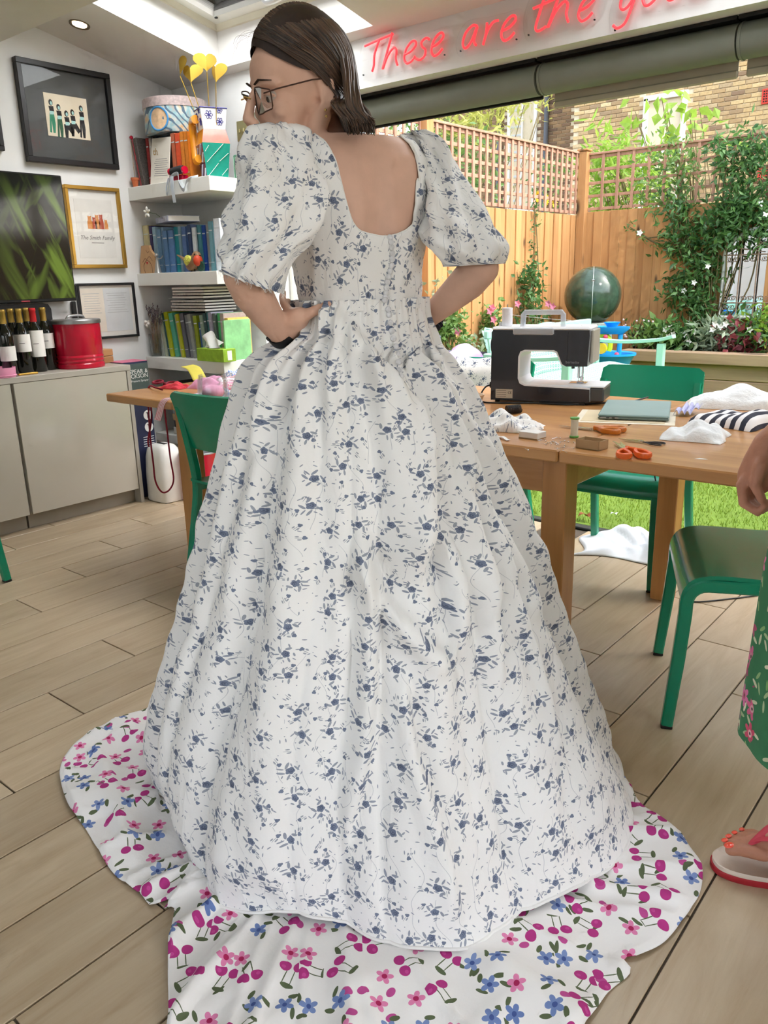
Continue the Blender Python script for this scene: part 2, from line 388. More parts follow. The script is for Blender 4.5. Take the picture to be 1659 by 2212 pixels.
def mat_print_cherry():
    """white cotton printed with magenta cherries, blue and pink blossom and green leaves"""
    m, nt, b = nodes_of('cherry_cotton'); uv = coords(nt, 'uv')
    x, y, c = cells(nt, uv, .057, 4, .62); x, y = x*.76, y*.76; t = c[1]
    ch = ell(x, y, -.009, -.004, .0085, .0078).max(ell(x, y, .010, -.007, .0080, .0078))*t.lt(.42)
    hi = ell(x, y, -.011, -.002, .003, .0025)*t.lt(.42)
    stm = ell(x, y, -.004, .011, .0008, .012).max(ell(x, y, .007, .008, .0008, .0125))*t.lt(.42)
    lf = ell(x, y, .004, .0215, .0095, .0036)*t.lt(.42)
    bl = flower(x, y, 0, 0, .0125, 5)*t.gt(.42)*t.lt(.72); blc = ell(x, y, 0, 0, .0035, .003)*t.gt(.42)*t.lt(.72)
    bll = ell(x, y, .012, -.011, .008, .003).max(ell(x, y, -.013, -.010, .0035, .007))*t.gt(.42)*t.lt(.72)
    pk = flower(x, y, 0, 0, .0125, 5, .6)*t.gt(.72); pkc = ell(x, y, 0, 0, .0038, .0038)*t.gt(.72)
    x2, y2, c2 = cells(nt, uv, .042, 5, .9); x2, y2 = x2*.74, y2*.74
    lone = ell(x2, y2, 0, 0, .0075, .0052)*c2[1].gt(.84); l2 = ell(x2, y2, 0, 0, .0085, .0028)*c2[1].lt(.16)
    base = mixc(nt, noise(nt, uv, 6, 2), lin((243, 240, 236)), lin((250, 248, 245)))
    grn = lin((96, 108, 78))
    col = mixc(nt, l2, base, grn); col = mixc(nt, lone, col, lin((196, 84, 150)))
    col = mixc(nt, bll, col, grn); col = mixc(nt, bl, col, mixc(nt, c[2], lin((104, 128, 184)), lin((140, 160, 205)))); col = mixc(nt, blc, col, lin((72, 92, 150)))
    col = mixc(nt, pk, col, lin((232, 138, 182))); col = mixc(nt, pkc, col, lin((178, 40, 92)))
    col = mixc(nt, stm, col, grn); col = mixc(nt, lf, col, grn); col = mixc(nt, ch, col, lin((186, 60, 134))); col = mixc(nt, hi*.5, col, lin((222, 96, 172)))
    nt.links.new(col, b.inputs['Base Color']); b.inputs['Roughness'].default_value = .85; b.inputs['Specular IOR Level'].default_value = .2
    P = coords(nt); bump(nt, b, noise(nt, P, 30, 4, .6), .3, .006)
    return m
def mat_print_green():
    m, nt, b = nodes_of('green_floral_skirt'); uv = coords(nt, 'uv')
    s = sep(nt, uv); band = noise(nt, uv, 7, 2).gt(.50)
    x, y, c = cells(nt, uv, .042, 6, .8); t = c[1]
    fl = flower(x, y, 0, 0, .021, 6)*band; ct = ell(x, y, 0, 0, .007, .007)*band; c0 = ell(x, y, 0, 0, .003, .003)*band
    x2, y2, c2 = cells(nt, uv, .026, 7, .9); lf = ell(x2, y2, 0, 0, .011, .0035)*c2[1].gt(.45)
    base = mixc(nt, noise(nt, uv, 30, 3), lin((38, 104, 66)), lin((52, 128, 80)))
    col = mixc(nt, lf, base, mixc(nt, c2[2], lin((120, 170, 100)), lin((226, 214, 190))))
    col = mixc(nt, fl, col, ramp(nt, t, [(0, lin((196, 34, 60))), (.4, lin((222, 120, 170))), (.7, lin((150, 24, 60))), (1, lin((238, 226, 214)))]))
    col = mixc(nt, ct, col, ramp(nt, t, [(0, lin((240, 200, 200))), (.5, lin((170, 30, 80))), (1, lin((210, 50, 70)))])); col = mixc(nt, c0, col, lin((40, 30, 30)))
    nt.links.new(col, b.inputs['Base Color']); b.inputs['Roughness'].default_value = .7
    return m
def mat_gingham(name, c, sz=.006, stripe=False):
    m, nt, b = nodes_of(name); uv = coords(nt, 'uv'); s = sep(nt, uv)
    a = (s[0]/sz).frac().lt(.5); d = (s[1]/sz).frac().lt(.5)
    f = a if stripe else (a+d)*.5
    nt.links.new(mixc(nt, f, lin((246, 242, 240)), lin(c)), b.inputs['Base Color']); b.inputs['Roughness'].default_value = .85
    return m
def mat_tile():
    m, nt, b = nodes_of('oak_look_floor_tile'); P = coords(nt)
    oi = nt.nodes.new('ShaderNodeObjectInfo'); R = E(nt, oi.outputs['Random'])
    s = sep(nt, P); w = comb(nt, s[0]*13.0+R*91.0, s[1]*1.5+R*37.0, R*9.0)
    g = noise(nt, w, 1.5, 6, .66, .9); g2 = noise(nt, comb(nt, s[0]*70.0, s[1]*5.0+R*7.0, R*3.0), 1.4, 4, .6)
    col = mixc(nt, (g-.3)*2.2, lin((176, 152, 120)), lin((205, 186, 156)))
    col = mixc(nt, (g2-.35)*1.2, col, lin((196, 178, 150)))
    h = nt.nodes.new('ShaderNodeHueSaturation'); nt.links.new(col, h.inputs['Color']); nt.links.new((R*.20+.88).k, h.inputs['Value']); nt.links.new(h.outputs[0], b.inputs['Base Color'])
    nt.links.new((g2*.16+.26).k, b.inputs['Roughness']); b.inputs['Specular IOR Level'].default_value = .5
    bump(nt, b, g2+g*.6, .16, .004)
    return m
def mat_glass(name='clear_pane', tint=(1, 1, 1), gl=.10, fk=1.0):
    if name in MATS: return MATS[name]
    m = bpy.data.materials.new(name); m.use_nodes = True; nt = m.node_tree; nt.nodes.clear()
    o = nt.nodes.new('ShaderNodeOutputMaterial'); t = nt.nodes.new('ShaderNodeBsdfTransparent'); g = nt.nodes.new('ShaderNodeBsdfGlossy'); mx = nt.nodes.new('ShaderNodeMixShader'); fr = nt.nodes.new('ShaderNodeFresnel')
    t.inputs[0].default_value = (*tint, 1); g.inputs['Roughness'].default_value = .02; fr.inputs[0].default_value = 1.4
    k = E(nt, fr.outputs[0])*fk+gl*.3
    nt.links.new(k.k, mx.inputs[0]); nt.links.new(t.outputs[0], mx.inputs[1]); nt.links.new(g.outputs[0], mx.inputs[2]); nt.links.new(mx.outputs[0], o.inputs[0])
    MATS[name] = m; return m
def mat_leaf(name, c1, c2, tr=.35):
    if name in MATS: return MATS[name]
    m, nt, b = nodes_of(name); P = coords(nt); n = noise(nt, P, 14, 2); gi = nt.nodes.new('ShaderNodeNewGeometry'); r = E(nt, gi.outputs['Random Per Island'])
    col = mixc(nt, r*.7+n*.3, lin(c1), lin(c2)); nt.links.new(col, b.inputs['Base Color']); b.inputs['Roughness'].default_value = .45
    o = nt.nodes['Material Output']; t = nt.nodes.new('ShaderNodeBsdfTranslucent'); mx = nt.nodes.new('ShaderNodeMixShader'); mx.inputs[0].default_value = tr
    nt.links.new(col, t.inputs[0]); nt.links.new(b.outputs[0], mx.inputs[1]); nt.links.new(t.outputs[0], mx.inputs[2]); nt.links.new(mx.outputs[0], o.inputs[0])
    MATS[name] = m; return m
BLUE = mat_print_blue(); CHERRY = mat_print_cherry(); TILE = mat_tile(); GLASS = mat_glass()
WALL = pm('white_wall_paint', (228, 229, 228), .6, var=.015, bmp=.03, bs=90)
CEIL = pm('ceiling_paint', (226, 224, 220), .7, var=.015)
TRIM = pm('white_gloss_trim', (238, 238, 232), .35, var=.02)
GREY = pm('grey_metal', (70, 72, 74), .35, .7)
BLACK = pm('black_plastic', (20, 20, 22), .4, var=.1)
DARK = pm('dark_cavity', (26, 24, 22), .8)
WHITE = pm('white_plastic', (236, 236, 234), .3, var=.015)
CHROME = pm('chrome', (210, 212, 215), .15, 1)
PAPER = pm('white_paper', (240, 238, 232), .8, var=.02)
OAK = wood('golden_oak', (164, 110, 58), (212, 158, 98), 'x', 6, .38, coat=.25, rnd=.02)
OAKZ = wood('golden_oak_leg', (162, 108, 56), (208, 152, 90), 'z', 6, .4, coat=.15, rnd=.04)
GOLD = pm('gold_paint', (196, 154, 72), .35, .85)

# ------------------------------------------------------------------ the room
XL, YE, YO = -4.15, 3.157, 3.46
SL = -.2135
def zc(y): return 2.244 + SL*(y-YE)
b = MB(); b.box((-.85, .33, -.06), (6.7, 6.26, .11)); floor = struct(b.build('floor', pm('tile_grout', (92, 82, 70), .9)))
TW, TL = .2027, .9155
b = MB(); b.box((0, 0, 0), (TW-.0046, TL-.0046, .012), bev=.0012); tile_me = b.mesh('floor_tile', TILE)
for k in range(-12, 17):
    xr = -.56 - TW*(k+.5); y0 = .70 + .3052*(k-3)
    y0 -= math.floor((y0+2.75)/TL)*TL; y = y0 - TL/2
    while y < 3.4:
        if XL-.08 < xr < 2.45:
            ya, yb = max(y-TL/2, -2.75), min(y+TL/2, 3.40)
            if yb-ya > .05 and yb > -1.2:
                M = Matrix.Translation((xr, (ya+yb)/2, -.0055)) @ Matrix.Diagonal((1, (yb-ya)/TL, 1, 1)); link('floor_tile', tile_me, floor, M)
        y += TL
b = MB(); b.box((XL-.06, .35, 1.4), (.12, 6.3, 2.9)); struct(b.build('wall_left', WALL))
b = MB(); b.box(((XL-3.48)/2, (YE+YO)/2, 1.3), (-3.48-XL, YO-YE, 2.7)); b.box((-.49, (YE+YO)/2, 2.3485), (5.98, YO-YE, .623)); b.box((2.25, (YE+YO)/2, 1.3), (.5, YO-YE, 2.7))
struct(b.build('wall_garden', WALL))
b = MB()
for (x0, x1, z0, z1) in ((XL, -3.05, 0, 2.6), (1.25, 2.5, 0, 2.6), (-3.05, 1.25, 0, .55), (-3.05, 1.25, 2.25, 2.6)): b.box(((x0+x1)/2, -2.7, (z0+z1)/2), (x1-x0, .2, z1-z0))
struct(b.build('wall_rear', WALL))
b = MB()
for (y0, y1, z0, z1) in ((-2.7, -.95, 0, 2.6), (1.55, YE, 0, 2.6), (-.95, 1.55, 0, .7), (-.95, 1.55, 2.28, 2.6)): b.box((2.56, (y0+y1)/2, (z0+z1)/2), (.12, y1-y0, z1-z0))
struct(b.build('wall_right', WALL))
def window_frame(name, c, w, h, axis, nm):
    """a wall window: outer frame, mullions and panes"""
    def S(a, t, hh): return (a, t, hh) if axis == 'x' else (t, a, hh)
    def at(a, z): return (c[0]+a, c[1], c[2]+z) if axis == 'x' else (c[0], c[1]+a, c[2]+z)
    b = MB()
    for sg in (-1, 1): b.box(at(0, sg*(h/2-.03)), S(w, .07, .06)); b.box(at(sg*(w/2-.03), 0), S(.06, .07, h-.12))
    o = struct(b.build(name, TRIM))
    for k in range(1, nm):
        b = MB(); b.box(at(-w/2+w*k/nm, 0), S(.05, .06, h-.12)); b.build('mullion', TRIM, o)
    for k in range(nm):
        b = MB(); b.box(at(-w/2+w*(k+.5)/nm, 0), S(w/nm-.07, .006, h-.13)); b.build('pane', GLASS, o)
window_frame('window_3', (-.9, -2.66, 1.4), 4.3, 1.7, 'x', 4)  # rear window added out of view to go with its fill lamp
window_frame('window_4', (2.54, .3, 1.49), 2.5, 1.58, 'y', 3)  # unseen side window, made up as the place of the side fill lamp
# flat kitchen ceiling, then the lean-to slope with its roof light and a second one added out of view
b = MB(); RX0, RX1, RY0, RY1 = -1.95, .45, -.55, 1.05
for (x0, x1, y0, y1) in ((XL, RX0, -2.6, 2.13), (RX1, 2.51, -2.6, 2.13), (RX0, RX1, -2.6, RY0), (RX0, RX1, RY1, 2.13)): b.box(((x0+x1)/2, (y0+y1)/2, 2.44), (x1-x0, y1-y0, .30))
struct(b.build('ceiling', CEIL))
b = MB()
for (x0, x1, y0, y1) in ((RX0, RX0+.06, RY0, RY1), (RX1-.06, RX1, RY0, RY1), (RX0+.06, RX1-.06, RY0, RY0+.06), (RX0+.06, RX1-.06, RY1-.06, RY1)): b.box(((x0+x1)/2, (y0+y1)/2, 2.315), (x1-x0, y1-y0, .06))
rw = struct(b.build('window_5', TRIM), 'frame of an added, unseen roof light above the overhead fill lamp'); fm = bpy.data.materials.new('added_rooflight_pane'); fm.use_nodes = True; fm.node_tree.nodes['Principled BSDF'].inputs['Base Color'].default_value = (.85, .88, .9, 1); fm.node_tree.nodes['Principled BSDF'].inputs['Roughness'].default_value = .6  # roof light invented to house the overhead fill lamp
for k in range(3): b = MB(); w_ = (RX1-RX0-.12)/3; b.box((RX0+.06+w_*(k+.5), (RY0+RY1)/2, 2.31), (w_-.01, RY1-RY0-.12, .012)); b.build('pane', fm, rw)
def slope_piece(bld, x0, x1, y0, y1, z0=0.0, z1=.17):
    vs = [(x, y, zc(y)+z) for x in (x0, x1) for y in (y0, y1) for z in (z0, z1)]
    bld.add(vs, [(0, 1, 3, 2), (4, 6, 7, 5), (0, 4, 5, 1), (2, 3, 7, 6), (0, 2, 6, 4), (1, 5, 7, 3)])
HX = [(-3.63, -2.57), (-1.45, -.40)]; HY = (2.2, 3.085)  # second opening is an addition that lets in more light
b = MB(); xs = [XL, HX[0][0], HX[0][1], HX[1][0], HX[1][1], 2.5]
for i in range(5):
    if i % 2 == 0: slope_piece(b, xs[i], xs[i+1], 2.128, 3.2)
    else: slope_piece(b, xs[i], xs[i+1], 2.128, HY[0]); slope_piece(b, xs[i], xs[i+1], HY[1], 3.2)
struct(b.build('ceiling_slope', CEIL))
CREAM = pm('cream_frame_paint', (226, 220, 200), .45, var=.03)
for i, (x0, x1) in enumerate(HX):
    b = MB(); y0, y1 = HY; w = .055
    slope_piece(b, x0-.05, x0+.012, y0-.05, y1+.05, .17, .235); slope_piece(b, x1-.012, x1+.05, y0-.05, y1+.05, .17, .235)
    slope_piece(b, x0-.05, x1+.05, y0-.05, y0+.012, .17, .235); slope_piece(b, x0-.05, x1+.05, y1-.012, y1+.05, .17, .235)
    o = struct(b.build(f'window_{i+1}', CREAM))
    b = MB(); q = .012
    slope_piece(b, x0+q, x0+q+w, y0+q, y1-q, .20, .25); slope_piece(b, x1-q-w, x1-q, y0+q, y1-q, .20, .25)
    slope_piece(b, x0+q+w, x1-q-w, y0+q, y0+q+w, .20, .25); slope_piece(b, x0+q+w, x1-q-w, y1-q-w, y1-q, .20, .25)
    sa = b.build('window_sash', TRIM, o)
    b = MB(); slope_piece(b, x0+q+w, x1-q-w, y0+q+w, y1-q-w, .226, .234); b.build('pane', GLASS, o)
    b = MB(); hx = (x0+x1)/2-.02; hy = y1-.075; hz = zc(hy)+.185
    b.tube(catmull([(hx-.07, hy, hz+.014), (hx-.03, hy-.012, hz-.012), (hx+.05, hy-.012, hz-.012), (hx+.075, hy, hz+.014)], 5), .011, 8); b.build('handle', WHITE, o, True)
    b = MB(); b.lathe([(.009, 0), (.009, .004)], (x0+.075, y1-.062, zc(y1-.06)+.195), 10); b.build('hinge_screw', GREY, o)
b = MB(); b.box((-.69, 3.43, .004), (5.55, .05, .012), bev=.003); struct(b.build('trim_1', GREY), 'grey metal threshold of the garden doors')
b = MB(); b.box((-3.467, 3.40, 1.0), (.026, .07, 2.0), bev=.004); struct(b.build('trim_2', TRIM), 'white door jamb lining')
for x in (2.0, 1.9, 1.8):   # the glazed doors stand folded back at the far end of the opening
    dd = struct(empty('door_1' if x == 2.0 else ('door_2' if x == 1.9 else 'door_3'), (x, 3.3, 0)))
    b = MB()
    for (y, z, sy, sz) in ((3.06, 1.0, .06, 2.0), (3.78, 1.0, .06, 2.0), (3.42, .06, .66, .12), (3.42, 1.96, .66, .08)): b.box((x, y+.45, z+.005), (.05, sy, sz), bev=.004)
    b.build('door_frame', GREY, dd); b = MB(); b.box((x, 3.87, 1.02), (.01, .66, 1.8)); b.build('pane', GLASS, dd)
# recessed downlights: one in the slope, eight in the flat ceiling
LAMPW = pm('lamp_lens', (255, 240, 214), .4, emis=(255, 236, 205), es=9)
def downlight(x, y, z, label, tilt=0, energy=9):
    o = thing('downlight', label, 'ceiling light', (x, y, z), 0, 'recessed ceiling downlights'); M = Matrix.Translation((x, y, z)) @ Matrix.Rotation(tilt, 4, 'X')
    b = MB(); b.lathe([(.034, -.001), (.047, -.006), (.049, -.002), (.049, .004)], n=24, M=M, capb=False, capt=False); b.build('bezel', pm('bronze_rim', (120, 108, 90), .35, .6), o, True)
    b = MB(); b.lathe([(.034, -.003), (.03, -.0015)], n=20, M=M); b.build('lens', LAMPW, o)
    if energy: add_light('downlight_lamp', 'SPOT', Vector((x, y, z-.02)), (0, 0, -1), energy, (1, .88, .72), size=.04, spot=math.radians(120), blend=.8).parent = None
p = Vector((-3.893, 2.453, zc(2.453))); downlight(p.x, p.y, p.z, 'lit round downlight in the sloped white ceiling', math.atan(SL), 1.5)
o = thing('light_switch', 'brass double light switch on the white wall above the shelves', 'light switch', (-3.5635, YE-.006, 1.96)); b = MB(); b.box((-3.5635, YE-.003, 1.96), (.08, .006, .10), bev=.002); b.build('plate', pm('aged_brass', (176, 164, 120), .35, .7), o)
for dx in (-.016, .016): b = MB(); b.box((-3.5635+dx, YE-.009, 1.96), (.012, .010, .022), bev=.003); b.build('toggle', pm('aged_brass', (176, 164, 120)), o)
# roller blinds in the head of the opening
BL = pm('blind_grey_green', (126, 130, 120), .6, var=.05); BL2 = pm('blind_fabric', (176, 172, 152), .7, var=.04)
ends = [(-3.42, on_y(1170, 180, 3.30).x-.005), (on_y(1173, 180, 3.30).x+.0, on_y(1596, 110, 3.30).x), (on_y(1600, 110, 3.30).x, 1.0)]
lab = ['dark grey roller blind wound up fully, left of the joint', 'grey roller blind with beige fabric and bar hanging a little below its tube', 'grey roller blind over the far end of the opening']
for i, (x0, x1) in enumerate(ends):
    o = thing('roller_blind', lab[i], 'blind', ((x0+x1)/2, 3.30, 1.97), 0, 'roller blinds over the garden opening')
    b = MB(); b.tube([(x0, 3.30, 1.962), (x1, 3.30, 1.962)], .060, 28); b.build('tube', BL, o, True, 40)
    b = MB(); b.box(((x0+x1)/2, 3.30, 2.0295), (x1-x0, .11, .013)); b.build('fixing_rail', BLACK, o)
    b = MB(); b.tube([(x0+.006, 3.30, 1.962), (x0+.012, 3.30, 1.962)], .0625, 28); b.build('end_cap', BL, o, True, 40)
    if i:
        f0 = x0+.03 if i == 1 else x0+.012; f1 = x1-.012; b = MB(); b.box(((f0+f1)/2, 3.352, 1.915), (f1-f0, .004, .11)); b.build('blind_fabric', BL2, o)
        b = MB(); b.box(((f0+f1)/2, 3.352, 1.868), (f1-f0, .016, .028), bev=.005); b.build('bottom_bar', BL2, o)
    else:
        b = MB(); b.box(((x0+x1)/2, 3.33, 1.902), (x1-x0, .012, .018), bev=.004); b.build('bottom_bar', BLACK, o)

# ------------------------------------------------------------------ neon lettering on the beam
NEON = pm('neon_red', (250, 70, 78), .3, emis=(255, 62, 70), es=1.15); ACR = mat_glass('acrylic_sheet', (.99, .99, .99), .0, .25)
sign = thing('neon_sign', 'pink-red neon lettering on clear acrylic, fixed to the white beam', 'neon sign', (-1.9, YE-.01, 2.12))
def arc(cx, cy, rx, ry, a0, a1, n=14): return [(cx+rx*math.cos(math.radians(a0+(a1-a0)*i/n)), cy+ry*math.sin(math.radians(a0+(a1-a0)*i/n))) for i in range(n+1)]
GL = {'T': [[(-.10, 1.42), (.5, 1.56), (1.1, 1.66)], [(.52, 1.55), (.40, .9), (.44, .3), (.40, 0)]],
      'h': [[(.30, 1.75), (.16, .9), (.02, 0), (.22, .62), (.5, .95), (.72, .82), (.76, .4), (.95, .02)]],
      'e': [[(.10, .46), (.55, .55), (.88, .78), (.80, 1.0), (.5, 1.02), (.16, .72), (.12, .28), (.40, .0), (.75, .06), (1.0, .26)]],
      's': [[(.9, .9), (.6, 1.0), (.3, .85), (.42, .62), (.72, .42), (.72, .12), (.4, .0), (.05, .10)]],
      'a': [[(.82, .92), (.5, 1.0), (.14, .72), (.08, .26), (.32, .0), (.62, .26), (.84, .92), (.78, .3), (1.0, .02)]],
      'r': [[(.12, 1.0), (.2, .5), (.14, 0), (.26, .58), (.55, .94), (.95, .98)]],
      't': [[(.46, 1.7), (.36, .9), (.30, .2), (.5, .0), (.85, .12)], [(-.05, 1.06), (.45, 1.14), (.95, 1.24)]],
      'g': [[(.85, .95), (.5, 1.0), (.14, .7), (.14, .24), (.4, .06), (.7, .3), (.86, .95), (.80, .1), (.66, -.5), (.3, -.66), (.0, -.5)]],
      'o': [[(.55, 1.0), (.18, .78), (.12, .3), (.42, .0), (.8, .2), (.9, .7), (.58, 1.0)]],
      'd': [[(.82, .92), (.5, 1.0), (.14, .72), (.08, .26), (.32, .0), (.62, .2), (.86, .9), (.98, 1.7), (.86, .5), (1.0, .0)]]}
words = [('These', [(42, 132), (118, 182), (196, 246), (248, 298), (304, 354)]), ('are', [(430, 492), (512, 566), (580, 640)]), ('the', [(702, 780), (776, 864), (886, 950)]), ('good', [(1026, 1108), (1130, 1196), (1206, 1272), (1290, 1360)])]
base_px = lambda zx: interp(zx, [40, 82, 355, 490, 640, 865, 950, 1100, 1400], [303, 294, 219, 190, 160, 96, 84, 52, -28])
XH = .078
for w, spans in words:
    top = []; bot = []
    z0 = on_y(760+spans[0][0]/1.845, base_px(spans[0][0])/1.845, YE-.03).z; z1 = on_y(760+spans[-1][1]/1.845, base_px(spans[-1][1])/1.845, YE-.03).z; zb = 2.055 if w != 'good' else 2.06
    for chx, (s0, s1) in zip(w, spans):
        if w == 'good':
            xg = on_y(760+950/1.845, base_px(950)/1.845, YE-.03).x + .10; i0 = [i for i, q in enumerate(spans) if q[0] == s0][0]; xa = xg + i0*.085; xb = xa+.07
        else: xa, xb = on_y(760+s0/1.845, base_px(s0)/1.845, YE-.03).x, on_y(760+s1/1.845, base_px(s1)/1.845, YE-.03).x
        zb2 = on_y(760+s0/1.845, base_px((s0+s1)/2)/1.845, YE-.03).z if w != 'good' else z_prev
        z_prev = zb2
        for st in GL[chx]:
            pts = catmull([(xa+(xb-xa)*u+.02*v, YE-.024, zb2+XH*v) for u, v in st], 6)
            b = MB(); b.tube(pts, .0052, 8); b.build('neon_tube', NEON, sign, True, None)
        hi = 1.95 if chx in 'Thtd' else 1.3; lo = -.95 if chx == 'g' else -.3
        bot += [(xa-.012, zb2+XH*lo), (xb+.004, zb2+XH*lo)]; top += [(xa+.018, zb2+XH*hi), (xb+.03, zb2+XH*hi)]
    poly = bot+top[::-1]; poly = [(bot[0][0]-.02, (bot[0][1]+top[0][1])/2)]+bot+[(bot[-1][0]+.05, (bot[-1][1]+top[-1][1])/2)]+top[::-1]
    cp = [(p.x, p.y) for p in catmull([(x, z, 0) for x, z in poly], 4, True)]
    M = Matrix(((1, 0, 0, 0), (0, 0, -1, YE-.006), (0, 1, 0, 0), (0, 0, 0, 1))); b = MB(); b.prism(cp, M, .006); b.build('acrylic_backing', ACR, sign)
    for q in (bot[0], bot[-1]): b = MB(); b.lathe([(.0032, 0), (.0032, .006)], n=10, M=Matrix.Translation((q[0]+.006, YE-.012, q[1]+.02)) @ Matrix.Rotation(PI/2, 4, 'X')); b.build('stud', GREY, sign)

# ------------------------------------------------------------------ people: skin grown as one surface
from mathutils.bvhtree import BVHTree
SKIN = pm('skin', (226, 182, 158), .5, var=.05, vs=25, bmp=.04, bs=300, spec=.35)
def remesh(b, name, mat, parent, voxel=.0045, it=5):
    me = b.mesh(name+'_raw', mat, fix=False); o = bpy.data.objects.new(name+'_raw', me); COL.objects.link(o)
    r = o.modifiers.new('r', 'REMESH'); r.mode = 'VOXEL'; r.voxel_size = voxel; r.adaptivity = 0
    s = o.modifiers.new('s', 'SMOOTH'); s.factor = .5; s.iterations = it
    bpy.context.view_layer.update(); dg = bpy.context.evaluated_depsgraph_get()
    m2 = bpy.data.meshes.new_from_object(o.evaluated_get(dg)); m2.name = name
    bpy.data.objects.remove(o); bpy.data.meshes.remove(me)
    m2.materials.clear(); m2.materials.append(mat)
    m2.polygons.foreach_set('use_smooth', [True]*len(m2.polygons))
    return link(name, m2, parent)
def ray_at_dist(px, py, P, L, far=False):
    d = ray(px, py); q = EYE-P; bb = d.dot(q); cc = q.dot(q)-L*L; D = bb*bb-cc
    if D < 0: return EYE + d*(-bb)
    return EYE + d*(-bb+(math.sqrt(D) if far else -math.sqrt(D)))
def frame_M(o, f, l, u): return Matrix(((f.x, l.x, u.x, o.x), (f.y, l.y, u.y, o.y), (f.z, l.z, u.z, o.z), (0, 0, 0, 1)))
def hand_chain(b, base, tip, bend, r0=.0085, r1=.0068):
    base, tip, bend = Vector(base), Vector(tip), Vector(bend)
    m1 = base.lerp(tip, .42)+bend; m2 = base.lerp(tip, .75)+bend*.9
    b.capsule([base, m1, m2, tip], [r0, r0*.98, (r0+r1)/2, r1], 10)

woman = thing('person', 'woman seen from behind in a long white dress with blue floral print, hands on hips', 'person', loc(.06, 0))
# torso frame: her back is turned a little to the right of the lens
PSI = math.radians(24)
SV = RT*math.cos(PSI)+DV*math.sin(PSI); NV = RT*math.sin(PSI)-DV*math.cos(PSI); UPV = Vector((0, 0, 1))
TC = loc(.062, -.005)
TZ = [.70, .90, 1.0, 1.08, 1.135, 1.20, 1.28, 1.36, 1.41, 1.44, 1.465, 1.49]
TSX = [.150, .172, .165, .135, .120, .127, .141, .152, .150, .128, .088, .058]
TSN = [.105, .120, .115, .103, .096, .100, .108, .104, .094, .082, .068, .056]
TOFF = [0, 0, 0, 0, 0, 0, 0, .0, .004, .004, .0, -.006]
def torso_pt(th, z, off=0.0, spine=True):
    sx = interp(z, TZ, TSX)+off; sn = interp(z, TZ, TSN)+off
    c, s = math.cos(th), math.sin(th); e = .86
    x = sx*math.copysign(abs(c)**e, c); y = sn*math.copysign(abs(s)**e, s)
    if spine and s > 0:
        dth = th-PI/2
        y += -.008*math.exp(-(dth/.14)**2)*math.exp(-((z-1.30)/.12)**2) + .0050*math.exp(-((abs(dth)-.62)/.22)**2)*math.exp(-((z-1.35)/.055)**2)
    lean = (z-1.13)*.10
    return TC + SV*(x-.01*(z-1.13)) + NV*(y+interp(z, TZ, TOFF)-lean*.25) + UPV*z
bb = MB(); rows = [[torso_pt(2*PI*k/64, z) for k in range(64)] for z in np.linspace(.70, 1.452, 56)]
n0 = len(bb.v); bb.grid(rows, True); bb.f += [tuple(range(n0+63, n0-1, -1)), tuple(n0+55*64+k for k in range(64))]; bb.m += [0, 0]
for sg in (-1, 1):   # legs under the skirt
    h = TC+SV*sg*.085; bb.capsule([h+UPV*.86, h+UPV*.48+NV*-.01, h+UPV*.09+NV*.01], [.085, .055, .038]); bb.capsule([h+UPV*.035+NV*.03, h+UPV*.03-NV*.15], [.034, .028], flat=.8)
# head
HS = 1.05
FH = (-RT*math.cos(math.radians(25))-DV*math.sin(math.radians(25))); pd = math.radians(9)
FH = (FH*math.cos(pd)-UPV*math.sin(pd)).normalized(); LH = UPV.cross(FH).normalized(); UH = FH.cross(LH).normalized()
rl = math.radians(5); LH, UH = (LH*math.cos(rl)-UH*math.sin(rl)), (UH*math.cos(rl)+LH*math.sin(rl))
EAR = on_b(698, 206, .085); HC = EAR-LH*.079*HS
HM = frame_M(HC, FH*HS, LH*HS, UH*HS)
def hp(f, l, u): return HM @ Vector((f, l, u))
def hw(f, l, u): return hp(f*(.90+.08*smooth((.075-u)/.11)) if f < 0 else f, l, u)
HR = frame_M(Vector(), FH*HS, LH*HS, UH*HS)
def hb(c, r): bb.ball(hp(*c), r, 20, 14, HR)
hb((-.002, 0, .045), (.092, .077, .098)); hb((.045, 0, .048), (.052, .062, .055)); hb((.048, 0, -.012), (.047, .058, .062)); hb((.036, 0, -.058), (.048, .052, .042))
hb((.083, 0, -.088), (.018, .02, .016))
for s in (-1, 1):
    bb.capsule([hp(.0, s*.06, -.03), hp(.02, s*.055, -.065), hp(.065, s*.028, -.088)], [.02*HS, .018*HS, .015*HS], 10)
    bb.capsule([hp(.091, s*.010, .030), hp(.088, s*.028, .034), hp(.074, s*.048, .028)], [.0075*HS]*3, 8)
    hb((.112, s*.0105, -.029), (.010, .0075, .0075))
    hb((.066, s*.040, -.012), (.022, .020, .020))
    # ear: helix, lobe and bowl
    e = [(.008, .076, -.018), (-.010, .081, -.020), (-.020, .084, .000), (-.018, .085, .022), (-.004, .083, .031), (.008, .080, .022)]
    bb.capsule([hp(f, s*l, u) for f, l, u in e], [.0048*HS]*6, 8); hb((-.005, s*.078, .002), (.013, .005, .022)); hb((.000, s*.0775, -.024), (.008, .0055, .009))
bb.capsule([hp(.094, 0, .026), hp(.108, 0, .006), hp(.119, 0, -.020)], [.0075*HS, .0085*HS, .0105*HS], 10); hb((.1195, 0, -.022), (.0105, .0105, .009))
hb((.102, 0, -.050), (.008, .021, .006)); hb((.0995, 0, -.0605), (.0085, .019, .0065)); hb((.09, 0, -.075), (.012, .02, .008))
NK0 = TC+UPV*1.35; NK1 = hp(-.018, 0, -.05); NB = NK0.lerp(NK1, .42)
